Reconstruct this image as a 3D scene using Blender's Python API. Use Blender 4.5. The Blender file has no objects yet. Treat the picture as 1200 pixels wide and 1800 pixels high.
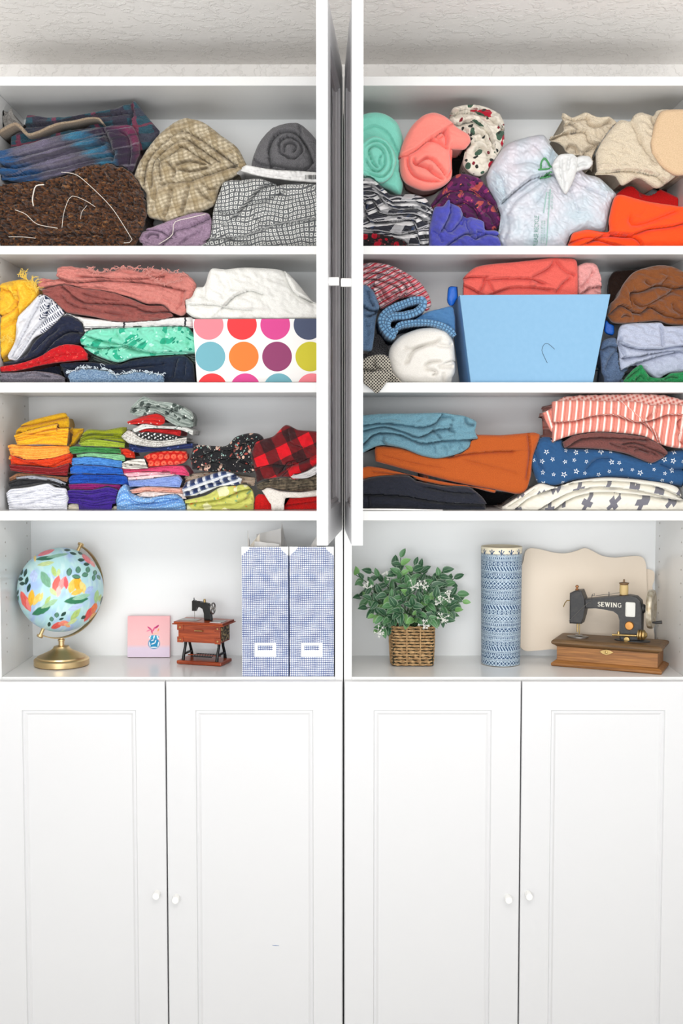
import bpy, bmesh, math, random
import numpy as np
from mathutils import Vector, Matrix

# ------------------------------------------------------------------ camera
SC = bpy.context.scene
FPX, CAM = 1976.0, (-0.0045, -2.55, 1.55)
PITCH = math.radians(3.48)
_c = bpy.data.cameras.new('camera')
_c.sensor_fit = 'VERTICAL'; _c.sensor_height = 36.0; _c.lens = FPX / 1800 * 36.0
_c.clip_start = 0.05
cam = bpy.data.objects.new('camera', _c)
SC.collection.objects.link(cam)
cam.location = CAM
cam.rotation_euler = (math.pi / 2 - PITCH, 0, 0)
SC.camera = cam

# ------------------------------------------------------------------ light
W = bpy.data.worlds.new('daylight'); SC.world = W
W.use_nodes = True
_bg = W.node_tree.nodes['Background']
_bg.inputs[0].default_value = (0.95, 0.98, 1.0, 1)
_bg.inputs[1].default_value = 0.45


def area(name, loc, target, size, energy, col):
    l = bpy.data.lights.new(name, 'AREA'); l.shape = 'RECTANGLE'
    l.size, l.size_y = size; l.energy = energy; l.color = col
    o = bpy.data.objects.new(name, l); SC.collection.objects.link(o)
    o.location = loc
    o.rotation_euler = (Vector(target) - Vector(loc)).to_track_quat('-Z', 'Y').to_euler()
    return o


area('window_light', (-0.5, -4.2, 1.5), (0, 0, 1.45), (2.4, 0.8), 165, (0.96, 0.985, 1.0))
area('window_light_side', (2.45, -2.6, 1.8), (0.1, 0, 1.3), (1.4, 1.6), 14, (0.93, 0.97, 1.0))
area('ceiling_fill', (0.0, -1.75, 0.85), (0.0, -1.1, 2.6), (3.0, 0.8), 52, (0.97, 0.985, 1.0))  # unseen fill light added to brighten the ceiling and shelf undersides
area('overhead_fill', (0.15, -1.75, 2.38), (0.05, 0.0, 1.1), (1.5, 0.6), 46, (1.0, 0.98, 0.95))  # added fill from above for the deck, no real fixture
vs = SC.view_settings
SC.display_settings.display_device = 'sRGB'
vs.view_transform = 'Standard'; vs.look = 'None'; vs.exposure = -1.38; vs.gamma = 1.0
vs.use_curve_mapping = False

# ------------------------------------------------------------------ pixels to places
_cp, _sp = math.cos(PITCH), math.sin(PITCH)


def at(px, py, Y):
    """world points on the upright plane at depth Y that a photograph pixel shows"""
    dx = (np.asarray(px, float) - 600.0) / FPX
    dy = (900.0 - np.asarray(py, float)) / FPX
    ddy = _cp + dy * _sp
    t = (Y - CAM[1]) / ddy
    return CAM[0] + dx * t, CAM[2] + (-_sp + dy * _cp) * t


def px_size(Y):
    return (Y - CAM[1]) / FPX


def crop(x0, y0, k):
    return lambda pts: [(x0 + p[0] / k, y0 + p[1] / k) for p in pts]


A1 = crop(0, 120, 4); A2 = crop(220, 160, 2.7273); B1 = crop(0, 440, 3.5294); B2 = crop(300, 440, 3.5294)
C1 = crop(0, 680, 3.5294); C2 = crop(200, 680, 2.7273); D1 = crop(620, 160, 4); D2 = crop(850, 160, 3.4286)
E1 = crop(620, 440, 4); E2 = crop(880, 440, 3.75); F1 = crop(620, 680, 3.75); F2 = crop(880, 680, 3.75)
G1 = crop(0, 920, 4); G2 = crop(280, 900, 3.5294); G3 = crop(600, 940, 3.75); G4 = crop(900, 920, 4)
PX = lambda pts: [tuple(p) for p in pts]

# ------------------------------------------------------------------ objects
def link(o, parent=None):
    SC.collection.objects.link(o)
    if parent is not None:
        o.parent = parent
    return o


def mesh_obj(name, verts, faces, mat=None, parent=None, smooth=False, uv=None, cols=None):
    me = bpy.data.meshes.new(name)
    me.from_pydata([tuple(v) for v in verts] if not isinstance(verts, np.ndarray) else verts.tolist(), [], faces)
    if smooth:
        me.polygons.foreach_set('use_smooth', [True] * len(me.polygons))
    if uv is not None:
        l = me.uv_layers.new(name='UVMap')
        idx = np.empty(len(me.loops), np.int32); me.loops.foreach_get('vertex_index', idx)
        l.data.foreach_set('uv', np.asarray(uv, np.float32)[idx].ravel())
    if cols is not None:
        a = me.color_attributes.new('print', 'FLOAT_COLOR', 'POINT')
        a.data.foreach_set('color', np.asarray(cols, np.float32).ravel())
    if mat is not None:
        me.materials.append(mat)
    o = bpy.data.objects.new(name, me)
    return link(o, parent)


def empty(name, loc, rz=0.0):
    o = bpy.data.objects.new(name, None); o.empty_display_size = 0.05
    o.location = loc; o.rotation_euler = (0, 0, rz)
    return link(o)


def tag(o, label=None, cat=None, group=None, kind=None):
    if label: o['label'] = label
    if cat: o['category'] = cat
    if group: o['group'] = group
    if kind: o['kind'] = kind
    return o


class MB:
    """collects simple solids, then builds them as one mesh"""
    def __init__(s): s.v = []; s.f = []; s.sm = []

    def add(s, v, f, smooth=False):
        b = len(s.v); s.v += [tuple(p) for p in v]
        s.f += [tuple(i + b for i in q) for q in f]; s.sm += [smooth] * len(f)
        return s

    def box(s, x0, x1, y0, y1, z0, z1, b=0.0):
        if b <= 0:
            v = [(x, y, z) for z in (z0, z1) for y in (y0, y1) for x in (x0, x1)]
            return s.add(v, [(0, 2, 3, 1), (4, 5, 7, 6), (0, 1, 5, 4), (2, 6, 7, 3), (0, 4, 6, 2), (1, 3, 7, 5)])
        bm = bmesh.new(); bmesh.ops.create_cube(bm, size=1)
        for q in bm.verts:
            q.co = Vector(((x0 + x1) / 2 + q.co.x * (x1 - x0), (y0 + y1) / 2 + q.co.y * (y1 - y0), (z0 + z1) / 2 + q.co.z * (z1 - z0)))
        bmesh.ops.bevel(bm, geom=bm.edges[:], offset=b, segments=2, profile=0.5, affect='EDGES')
        bm.verts.index_update()
        s.add([q.co[:] for q in bm.verts], [[q.index for q in f.verts] for f in bm.faces])
        bm.free(); return s

    def tube(s, pts, r, n=8, caps=True):
        pts = [Vector(p) for p in pts]; rs = r if isinstance(r, (list, tuple)) else [r] * len(pts)
        v = []; f = []
        up = None
        for i, p in enumerate(pts):
            t = (pts[min(i + 1, len(pts) - 1)] - pts[max(i - 1, 0)]).normalized()
            if up is None:
                up = Vector((0, 0, 1)) if abs(t.z) < 0.9 else Vector((1, 0, 0))
            a = t.cross(up).normalized(); up = a.cross(t).normalized()
            for k in range(n):
                w = 2 * math.pi * k / n
                v.append(p + (a * math.cos(w) + up * math.sin(w)) * rs[i])
        for i in range(len(pts) - 1):
            for k in range(n):
                f.append((i * n + k, i * n + (k + 1) % n, (i + 1) * n + (k + 1) % n, (i + 1) * n + k))
        if caps:
            f.append(tuple(range(n - 1, -1, -1))); b = (len(pts) - 1) * n; f.append(tuple(b + k for k in range(n)))
        return s.add(v, f, True)

    def lathe(s, prof, n=32, M=None):
        """prof: list of (radius, height) about the local z axis"""
        M = M or Matrix.Identity(4); v = []; f = []
        for r, z in prof:
            for k in range(n):
                w = 2 * math.pi * k / n
                v.append(M @ Vector((max(r, 1e-5) * math.cos(w), max(r, 1e-5) * math.sin(w), z)))
        for i in range(len(prof) - 1):
            for k in range(n):
                f.append((i * n + k, i * n + (k + 1) % n, (i + 1) * n + (k + 1) % n, (i + 1) * n + k))
        f.append(tuple(range(n - 1, -1, -1))); b = (len(prof) - 1) * n; f.append(tuple(b + k for k in range(n)))
        return s.add(v, f, True)

    def prism(s, poly, y0, y1, M=None, bev=0.0):
        """poly in the local x-z plane, from y0 to y1"""
        M = M or Matrix.Identity(4)
        a = sum(poly[i][0] * poly[(i + 1) % len(poly)][1] - poly[(i + 1) % len(poly)][0] * poly[i][1] for i in range(len(poly)))
        if a < 0: poly = poly[::-1]
        n = len(poly)
        bm = bmesh.new()
        lo = [bm.verts.new((p[0], y0, p[1])) for p in poly]; hi = [bm.verts.new((p[0], y1, p[1])) for p in poly]
        fr = bm.faces.new(lo); bk = bm.faces.new(hi[::-1])
        for i in range(n):
            bm.faces.new((lo[(i + 1) % n], lo[i], hi[i], hi[(i + 1) % n]))
        if bev > 0:
            ed = list(fr.edges) + list(bk.edges)
            bmesh.ops.bevel(bm, geom=ed, offset=bev, segments=2, profile=0.5, affect='EDGES')
        bm.verts.index_update()
        s.add([M @ q.co for q in bm.verts], [[q.index for q in f.verts] for f in bm.faces])
        bm.free(); return s

    def build(s, name, mat=None, parent=None, loc=None):
        v = s.v
        if loc is not None:
            v = [(p[0] - loc[0], p[1] - loc[1], p[2] - loc[2]) for p in v]
        o = mesh_obj(name, v, s.f, mat, parent)
        o.data.polygons.foreach_set('use_smooth', s.sm)
        if any(s.sm) and not all(s.sm) or any(s.sm):
            try: o.data.set_sharp_from_angle(angle=math.radians(38))
            except Exception: pass
        if loc is not None: o.location = loc
        return o


# ------------------------------------------------------------------ noise
def _hash(i, j, k, seed):
    h = (i * 374761393 + j * 668265263 + k * 2147483647 + seed * 1274126177) & 0xffffffff
    h = ((h ^ (h >> 13)) * 1274126177) & 0xffffffff
    h = ((h ^ (h >> 16)) * 2246822519) & 0xffffffff
    return ((h ^ (h >> 15)) & 0xffff) / 32767.5 - 1.0


def noise2(x, y, seed=0):
    x = np.asarray(x, float); y = np.asarray(y, float)
    i = np.floor(x).astype(np.int64); j = np.floor(y).astype(np.int64)
    fx = x - i; fy = y - j

    def g(a, b):
        w = _hash(i + a, j + b, 0, seed) * math.pi
        return np.cos(w) * (fx - a) + np.sin(w) * (fy - b)
    u = fx * fx * fx * (fx * (fx * 6 - 15) + 10); v = fy * fy * fy * (fy * (fy * 6 - 15) + 10)
    return 1.5 * ((g(0, 0) * (1 - u) + g(1, 0) * u) * (1 - v) + (g(0, 1) * (1 - u) + g(1, 1) * u) * v)


def fbm(x, y, seed=0, o=3):
    r = 0; a = 1.0
    for k in range(o):
        r = r + a * noise2(x * 2 ** k, y * 2 ** k, seed + k * 17); a *= 0.5
    return r


def spline(pts, n):
    """n points evenly along a smooth curve through pts"""
    P = np.array(pts, float)
    if len(P) == 2:
        t = np.linspace(0, 1, n)[:, None]; return P[0] * (1 - t) + P[1] * t
    Q = np.vstack([2 * P[0] - P[1], P, 2 * P[-1] - P[-2]]); out = []
    for i in range(1, len(Q) - 2):
        p0, p1, p2, p3 = Q[i - 1], Q[i], Q[i + 1], Q[i + 2]
        t = np.linspace(0, 1, 14, endpoint=False)[:, None]
        m1 = (p2 - p0) * 0.42; m2 = (p3 - p1) * 0.42
        L = np.linalg.norm(p2 - p1)
        for m in (m1, m2):
            q = np.linalg.norm(m)
            if q > L: m *= L / q
        out.append((2 * t**3 - 3 * t**2 + 1) * p1 + (t**3 - 2 * t**2 + t) * m1 + (-2 * t**3 + 3 * t**2) * p2 + (t**3 - t**2) * m2)
    D = np.vstack(out + [P[-1:]])
    s = np.concatenate([[0], np.cumsum(np.linalg.norm(np.diff(D, axis=0), axis=1))])
    q = np.linspace(0, s[-1], n)
    return np.stack([np.interp(q, s, D[:, 0]), np.interp(q, s, D[:, 1])], 1)


def seg_dist(P, L):
    """distance, side (+ = above a line drawn left to right) and place (0..1) of points P against polyline L"""
    A = L[:-1]; B = L[1:]; D = B - A
    l2 = (D ** 2).sum(1) + 1e-9
    best = np.full(len(P), 1e9); sg = np.ones(len(P)); pl = np.zeros(len(P))
    for k in range(len(A)):
        r = P - A[k]
        t = np.clip((r * D[k]).sum(1) / l2[k], 0, 1)
        q = r - t[:, None] * D[k]
        d = np.hypot(q[:, 0], q[:, 1])
        m = d < best
        best[m] = d[m]
        cr = D[k, 0] * r[:, 1] - D[k, 1] * r[:, 0]
        sg[m] = np.where(cr[m] < 0, 1, -1)
        pl[m] = ((k + t) / len(A))[m]
    return best, sg, pl


# ------------------------------------------------------------------ cloth
CLOTHS = []
RING_K = [0.10, 0.4, 0.75, 1.0]


def rings(E, Yb, ins, zs, centre=False):
    """the sides and back of a cloth body behind the edge E of its face, drawn in a little so neighbours stay apart"""
    X, Y, Z = E.T
    tx = np.roll(X, -4) - np.roll(X, 4); tz = np.roll(Z, -4) - np.roll(Z, 4); tl = np.hypot(tx, tz) + 1e-9
    nx, nz = -tz / tl, tx / tl
    if centre:
        cx, cz = X.mean() - X, Z.mean() - Z; cl = np.hypot(cx, cz) + 1e-9; nx, nz = cx / cl, cz / cl
    out = []
    for k in RING_K:
        a = ins * (0.9 + 0.5 * k)
        x = np.clip(X + nx * a, X.min(), X.max()); z = np.clip(Z + nz * a, Z.min(), Z.max())
        if zs is not None: z = np.where(Z < zs + .002, Z, z)
        out.append(np.stack([x, Y + (Yb - Y) * k, z], 1))
    out.append(np.array([[out[-1][:, 0].mean(), Yb, out[-1][:, 2].mean()]]))
    return np.vstack(out)


SHELF = {}
LIMS = {}


def cloth(name, top, bot, Y, depth, mat, R=9, belly=0, folds=(), layers=None, wr=(), seed=1, step=1.6, sit=None, roof=None,
          uvr=0.0, uvw=0.0, uvl=0.0, rough=0.0, parent=None, back=0.93, label=None, cat=None, group=None, tilt=0.0, lims=None, auto=1.0, adir=0.3):
    """a body of cloth: its front face is a relief inside two traced edges (photograph pixels at depth Y), its body runs back by depth"""
    T0 = spline(top, 400); B0 = spline(bot, 400)
    wpx = max(np.ptp(T0[:, 0]), np.ptp(B0[:, 0])); hpx = np.max(np.abs(T0[:, 1] - B0[:, 1]))
    nu = max(8, int(wpx / step)); nv = max(6, int(hpx / step))
    T = T0[np.linspace(0, 399, nu).astype(int)]; B = B0[np.linspace(0, 399, nu).astype(int)]
    if rough:
        q = np.arange(nu)
        T = T + rough * np.stack([fbm(q / 5., q * 0 + .3, seed + 5), fbm(q / 6., q * 0 + 7.3, seed + 6)], 1)
        B = B + rough * 0.5 * np.stack([fbm(q / 5., q * 0 + 3.3, seed + 7), fbm(q / 6., q * 0 + 9.3, seed + 8)], 1)
    v = np.linspace(0, 1, nv)
    P = B[:, None, :] * (1 - v)[None, :, None] + T[:, None, :] * v[None, :, None]
    p = P.reshape(-1, 2)
    ring = ([(i, 0) for i in range(nu)] + [(nu - 1, j) for j in range(1, nv)] + [(i, nv - 1) for i in range(nu - 2, -1, -1)] + [(0, j) for j in range(nv - 2, 0, -1)])
    ri = np.array([a * nv + b for a, b in ring])
    bd = p[ri][::max(1, len(ri) // 160)]
    d, _, _ = seg_dist(p, np.vstack([bd, bd[:1]]))
    d[ri] = 0
    e = 1 - np.clip(d / R, 0, 1)
    h = R * np.sqrt(np.clip(1 - e * e, 0, 1))
    if belly:
        h = h + belly * np.sqrt(np.clip(d / d.max(), 0, 1))
    inner = np.clip(d / (R * 0.6), 0, 1)
    uu = np.repeat(np.linspace(0, 1, nu), nv); vv = np.tile(v, nu)
    shift = np.zeros(len(p))
    rng = np.random.RandomState(seed)
    if layers:
        n, groove = layers[0], layers[1] * 1.6
        wob = layers[2] if len(layers) > 2 else 0.35
        ph = vv * n + wob * fbm(uu * wpx / 60, vv * n * 0.35, seed + 31, 2)
        bnd = np.clip(np.floor(ph), 0, n - 1).astype(int); fr = ph - bnd
        prof = np.clip(1 - np.abs(2 * np.clip(fr, 0, 1) - 1) ** 3.5, 0, 1)
        h = h - groove * (1 - prof) * np.where(vv > 0.02, 1, .3)
        h = h + (rng.rand(n + 1)[bnd] - 0.5) * groove * 1.1 * inner
        shift = (rng.rand(n + 1)[bnd] - 0.5) * uvl
        ends = rng.rand(n + 1, 2)[bnd] * 6
        h = h - inner * 5 * np.exp(-((uu * wpx) / (ends[:, 0] + 1.5)) ** 2) - inner * 5 * np.exp(-(((1 - uu) * wpx) / (ends[:, 1] + 1.5)) ** 2)
    for fd in folds:
        kind, line, w, amp = fd[:4]
        L = spline(line, max(6, int(3 * len(line))))
        dd, sg, pl = seg_dist(p, L)
        fade = np.clip(np.minimum(pl, 1 - pl) / 0.12, 0, 1) if kind != 'O' else 1.0
        if kind == 'v':
            h = h - 1.7 * amp * fade * np.exp(-(dd / (w * .45)) ** 1.4) + fade * amp * np.where(sg > 0, .75, -.45) * np.exp(-dd / (w * 1.7))
        elif kind == 'c':
            h = h - 3.0 * amp * fade * np.exp(-(dd / (w * .42)) ** 1.4) + .3 * amp * fade * np.exp(-(dd / (w * 2.2)) ** 2)
        elif kind == 'r':
            h = h + amp * fade * np.exp(-(dd / w) ** 2)
        else:
            up = amp * 0.8 * np.exp(-dd / (w * 1.8)) * (1 - 0.45 * np.exp(-(dd / 1.8) ** 2))
            dn = -amp * 1.2 * np.exp(-dd / w) - amp * 1.6 * np.exp(-(dd / 3.0) ** 1.5)
            h = h + fade * np.where(sg > 0, up, dn)
            shift = shift + np.where(sg > 0, 0.35, -0.35) * uvl * np.exp(-dd / 60)
    big = max(10.0, min(34.0, 0.32 * min(hpx, wpx)))
    auto_wr = [(1.5 * auto, big, big * .42, adir, 2), (.55 * auto, 7, 4, adir + .5, 2)] if auto else []
    for k, (amp, sx, sy, ang, rid) in enumerate(list(wr) + auto_wr):
        ca, sa = math.cos(ang), math.sin(ang)
        wx = p[:, 0] + 0.35 * sx * noise2(p[:, 0] / (sx * 1.7 + 6), p[:, 1] / (sx * 1.7 + 6), seed + 90 + k)
        wy = p[:, 1] + 0.35 * sx * noise2(p[:, 0] / (sx * 1.7 + 6) + 9, p[:, 1] / (sx * 1.7 + 6), seed + 95 + k)
        q = fbm((wx * ca + wy * sa) / sx, (-wx * sa + wy * ca) / sy, seed + 50 + 7 * k, 2)
        q = (0.45 - np.abs(q)) * 1.6 if rid == 1 else (np.abs(q) - 0.3) * 1.8 if rid == 2 else q
        h = h + 1.7 * amp * q * (0.35 + 0.65 * inner)
    s = px_size(Y)
    hm = np.percentile(h, 99.5)
    X, Z = at(p[:, 0], p[:, 1], Y)
    Yv = Y + (hm - h) * s
    zs = SHELF.get(sit, None)
    if zs is not None:
        low = np.tile(v, nu) < 0.5 / nv
        Z = np.where(low & (Z < zs + 0.013), zs + 0.0006, Z)
        Z = np.maximum(Z, zs + 0.0006)
    if roof is not None:
        Z = np.minimum(Z, SHELF[roof] - 0.0006)
    if lims is None and sit in LIMS:
        lims = LIMS[sit]
    if lims is not None:
        X = np.clip(X, lims[0], lims[1])
    n0 = len(p)
    cx, cz = X.mean(), Z.min()
    verts = [np.stack([X, Yv, Z], 1)]
    yf = Yv[ri]
    Yb = min(max(Y + depth, float(yf.max()) + 0.01), 0.2605)
    ins = min(7.0, 0.27 * hpx, 0.27 * wpx) * s
    yf = Yv[ri]
    V = np.vstack([verts[0], rings(verts[0][ri], Yb, ins, zs)])
    ks = RING_K
    I = np.arange(nu * nv).reshape(nu, nv)
    F = np.stack([I[:-1, :-1], I[1:, :-1], I[1:, 1:], I[:-1, 1:]], -1).reshape(-1, 4).tolist()
    m = len(ri); prev = ri
    for k in range(len(ks)):
        cur = n0 + k * m + np.arange(m)
        F += np.stack([prev, cur, np.roll(cur, -1), np.roll(prev, -1)], 1).tolist(); prev = cur
    c = len(V) - 1
    F += [(int(a), c, int(b)) for a, b in zip(prev, np.roll(prev, -1))]
    # print coordinates in centimetres follow the cloth over its folds
    hh = h * s * 100
    du = X[:n0] * 100 + 0.10 * hh + shift; dv = Z * 100 + 0.2 * hh + shift * 0.6
    if uvw:
        du = du + uvw * fbm(p[:, 0] / 70, p[:, 1] / 70, seed + 71, 2); dv = dv + uvw * fbm(p[:, 0] / 60 + 5, p[:, 1] / 60, seed + 72, 2)
    if uvr:
        ca, sa = math.cos(uvr), math.sin(uvr); du, dv = du * ca + dv * sa, -du * sa + dv * ca
    U = np.zeros((len(V), 2)); U[:n0, 0] = du; U[:n0, 1] = dv
    for k in range(len(ks)):
        sl = slice(n0 + k * m, n0 + (k + 1) * m)
        U[sl, 0] = du[ri]; U[sl, 1] = dv[ri] + (V[sl, 1] - yf) * 100
    U[c] = U[c - 1]
    o = mesh_obj(name, V, F, mat, parent, True, U)
    if label: tag(o, label, cat or 'fabric', group)
    CLOTHS.append(dict(o=o, Y=Y, n0=n0, ri=ri, Yb=Yb, ins=ins, zs=zs, part=parent is not None, root=parent.name if parent is not None else o.name, lims=lims))
    return o


def settle():
    """lay neighbouring cloths against each other: where the outline of one reaches behind one in front of it, it ends at that one's edge"""
    bpy.context.view_layer.update()
    R = sorted(CLOTHS, key=lambda r: r['Y'])
    for r in R:
        n = len(r['o'].data.vertices); co = np.empty(n * 3, np.float32); r['o'].data.vertices.foreach_get('co', co)
        r['V'] = co.reshape(-1, 3).astype(float)
    for j, b in enumerate(R):
        G_ = b['V'][:b['n0']]; moved = False; push = min(.0028, .1 * np.ptp(G_[:, 2]))
        for a in R[:j] + R[:j]:
            if a['root'] == b['root']: continue
            ax, bx = a['V'][a['ri']][:, [0, 2]], G_[:, [0, 2]]
            if (ax.min(0) > bx.max(0)).any() or (bx.min(0) > ax.max(0)).any(): continue
            if a['Yb'] < b['V'][:b['n0'], 1].min(): continue
            poly = ax[::2]
            nb = (bx >= poly.min(0) - .002).all(1) & (bx <= poly.max(0) + .002).all(1)
            q = bx[nb]
            if not len(q): continue
            A_, B_ = poly, np.roll(poly, -1, 0)
            ins_ = np.zeros(len(q), bool); best = np.full(len(q), 9.0); near = np.zeros((len(q), 2)); nor = np.zeros((len(q), 2))
            for k in range(len(A_)):
                p0, p1 = A_[k], B_[k]
                c_ = (p0[1] > q[:, 1]) != (p1[1] > q[:, 1])
                if c_.any():
                    xi = p0[0] + (q[:, 1] - p0[1]) * (p1[0] - p0[0]) / (p1[1] - p0[1] + 1e-12)
                    ins_ ^= c_ & (q[:, 0] < xi)
                d = p1 - p0; l2 = d @ d
                if l2 < 1e-14: continue
                t = np.clip(((q - p0) @ d) / l2, 0, 1); w = p0 + t[:, None] * d; e = np.hypot(*(q - w).T)
                m = e < best; best[m] = e[m]; near[m] = w[m]; nor[m] = np.array([d[1], -d[0]]) / math.sqrt(l2)
            if not ins_.any(): continue
            q2 = q.copy(); dv = near - q; dl = np.hypot(*dv.T)[:, None]; dv = np.where(dl > 2e-4, dv / (dl + 1e-9), nor)
            q2[ins_] = near[ins_] + dv[ins_] * push
            if b['zs'] is not None: q2[:, 1] = np.maximum(q2[:, 1], b['zs'] + .0006)
            if b['lims'] is not None: q2[:, 0] = np.clip(q2[:, 0], *b['lims'])
            i_ = np.nonzero(nb)[0]; G_[i_, 0] = q2[:, 0]; G_[i_, 2] = q2[:, 1]; moved = True
        if moved:
            b['V'] = np.vstack([G_, rings(G_[b['ri']], b['Yb'], b['ins'], b['zs'], True)])
            b['o'].data.vertices.foreach_set('co', b['V'].astype(np.float32).ravel()); b['o'].data.update()


    # what still touches is drawn in a little more and set back until the bodies part
    from mathutils.bvhtree import BVHTree
    def tree(r):
        return BVHTree.FromPolygons(r['V'].tolist(), [tuple(p.vertices) for p in r['o'].data.polygons])
    T = {}
    for it in range(3):
        touched = set()
        for j, b in enumerate(R):
            for a in R[:j]:
                if a['root'] == b['root']: continue
                if (a['V'].min(0) > b['V'].max(0)).any() or (b['V'].min(0) > a['V'].max(0)).any(): continue
                for r in (a, b):
                    if id(r) not in T: T[id(r)] = tree(r)
                if T[id(a)].overlap(T[id(b)]): touched.add(id(b)); a['ins'] *= 1.12; b['ins'] *= 1.25
        if not touched: break
        for r in R:
            if id(r) in touched:
                f_ = r['V'][:r['n0']]
                if f_[:, 1].max() + .0035 < r['Yb'] - .006: f_[:, 1] += .003
                r['ins'] = min(r['ins'], .3 * min(np.ptp(f_[:, 0]), np.ptp(f_[:, 2])), .018)
                r['V'] = np.vstack([f_, rings(f_[r['ri']], r['Yb'], r['ins'], r['zs'], True)]); T.pop(id(r), None)
                r['o'].data.vertices.foreach_set('co', r['V'].astype(np.float32).ravel()); r['o'].data.update()

def ribbon(name, path, th, Y, depth, mat, parent=None, n=None, taper=0.0, wob=1.0, seed=3, sit=None, ycurve=None, label=None, cat=None, group=None, lims=None):
    """a thick sheet seen edge-on: path in photograph pixels at depth Y, th its thickness in pixels, running back by depth"""
    L0 = spline(path, 600)
    ln = np.linalg.norm(np.diff(L0, axis=0), axis=1).sum()
    n = n or max(10, int(ln / 2.2))
    L = L0[np.linspace(0, 599, n).astype(int)] if n < 600 else spline(path, n)
    t = np.gradient(L, axis=0); t /= np.linalg.norm(t, axis=1)[:, None] + 1e-9
    nn = np.stack([-t[:, 1], t[:, 0]], 1)
    q = np.arange(n)
    thv = np.array(th(np.linspace(0, 1, n)) if callable(th) else np.full(n, float(th)))
    thv = thv * (1 + 0.12 * fbm(q / 9., q * 0 + .5, seed, 2))
    endf = np.clip(np.minimum(q, n - 1 - q) / 3.0, 0.25, 1) ** 0.5
    thv = thv * endf
    yo = wob * fbm(q / 14., q * 0 + 4.5, seed + 2, 2)
    if ycurve is not None:
        yo = yo + np.interp(np.linspace(0, 1, n), np.linspace(0, 1, len(ycurve)), ycurve)
    s = px_size(Y)
    prof = [(-.5, None, 1), (-.5, .55, 0), (-.44, .22, 0), (-.26, .04, 0), (0, 0, 0), (.26, .04, 0), (.44, .22, 0), (.5, .55, 0), (.5, None, 1)]
    V = []; U = []
    arc = np.concatenate([[0], np.cumsum(np.linalg.norm(np.diff(L, axis=0), axis=1))]) * s * 100
    for a, b, _ in prof:
        P = L + nn * (a * thv)[:, None]
        X, Z = at(P[:, 0], P[:, 1], Y)
        Yv = np.full(n, Y + depth) if b is None else Y + (yo + b * thv) * s
        if sit in SHELF: Z = np.maximum(Z, SHELF[sit] + 0.0006)
        if sit in LIMS or lims is not None:
            X = np.clip(X, *(lims or LIMS[sit]))
        V.append(np.stack([X, Yv, Z], 1))
        U.append(np.stack([arc, (Yv - Y) * 100 + a * thv * s * 100], 1))
    k = len(prof)
    V = np.stack(V, 1).reshape(-1, 3); U = np.stack(U, 1).reshape(-1, 2)
    I = np.arange(n * k).reshape(n, k)
    F = np.stack([I[:-1, :-1], I[:-1, 1:], I[1:, 1:], I[1:, :-1]], -1).reshape(-1, 4).tolist()
    F += np.stack([I[:-1, -1], I[:-1, 0], I[1:, 0], I[1:, -1]], -1).reshape(-1, 4).tolist()
    F.append(I[0, ::-1].tolist()); F.append(I[-1, :].tolist())
    o = mesh_obj(name, V, F, mat, parent, True, U)
    if label: tag(o, label, cat or 'fabric', group)
    return o


def spiral(outline, center, turns, gap, start=0.0, n=260, jit=0.03, seed=2, cw=1, squash=1.0):
    """a spiral path that follows a traced outline inwards to a centre; gap = share of the radius left at the end"""
    O = np.array(outline, float) - np.array(center)
    a = np.arctan2(O[:, 1], O[:, 0]); r = np.hypot(O[:, 0], O[:, 1])
    i = np.argsort(a); a = a[i]; r = r[i]
    a = np.concatenate([a - 2 * math.pi, a, a + 2 * math.pi]); r = np.concatenate([r, r, r])
    t = np.linspace(0, 1, n)
    w = start + cw * 2 * math.pi * turns * t
    ww = (w + math.pi) % (2 * math.pi) - math.pi
    rr = np.interp(ww, a, r) * (1 - (1 - gap) * t)
    rr = rr * (1 + jit * fbm(np.cos(w) * 1.3 + t * 2, np.sin(w) * 1.3, seed, 2))
    return np.stack([center[0] + rr * np.cos(w), center[1] + rr * np.sin(w)], 1)


def threads(name, lines, r, Y, mat, parent=None, jit=1.5, seed=1):
    """thin loose threads, each a polyline of pixels at depth Y"""
    mb = MB(); rng = random.Random(seed)
    for ln in lines:
        L = spline(ln, max(5, len(ln) * 3))
        pts = []
        for q in L:
            yy = Y + rng.uniform(-jit, jit) * 0.0006
            X, Z = at(q[0], q[1], yy); pts.append((float(X), yy, float(Z)))
        mb.tube(pts, r, 5)
    return mb.build(name, mat, parent)


def frayed(name, edge, length, count, Y, mat, parent=None, seed=1, r=0.0006, droop=0.3, spread=0.6, up=True):
    """a fringe of threads along an edge (pixels): one part nobody could count"""
    rng = random.Random(seed); L = spline(edge, 200); mb = MB()
    for k in range(count):
        q = L[rng.randrange(200)]
        l = length * rng.uniform(.4, 1.2); a = rng.uniform(-spread, spread)
        sgn = -1 if up else 1
        p1 = (q[0] + l * .5 * math.sin(a), q[1] + sgn * l * .5 * math.cos(a)); p2 = (q[0] + l * math.sin(a * 1.6), q[1] + sgn * l * math.cos(a * 1.6) * (1 - droop))
        yy = Y + rng.uniform(-.002, .004)
        mb.tube([(float(at(*t, yy)[0]), yy, float(at(*t, yy)[1])) for t in (tuple(q), p1, p2)], r, 4)
    o = mb.build(name, mat, parent); o['kind'] = 'stuff'
    return o


# ------------------------------------------------------------------ materials
def lin(h):
    if not isinstance(h, str): return tuple(h)
    h = h.lstrip('#'); c = [int(h[i:i + 2], 16) / 255 for i in (0, 2, 4)]
    c = [(x / 12.92 if x <= 0.04045 else ((x + 0.055) / 1.055) ** 2.4) for x in c]
    hi, lo = max(c), min(c); st = (hi - lo) / (hi + 1e-6); m = sum(c) / 3; f = 1 - .06 * st   # dyes read a touch deeper in cloth than on screen
    return tuple(max(0.0, min(1.0, (m + (x - m) * (1 + .04 * st)) * f)) for x in c)


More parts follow.
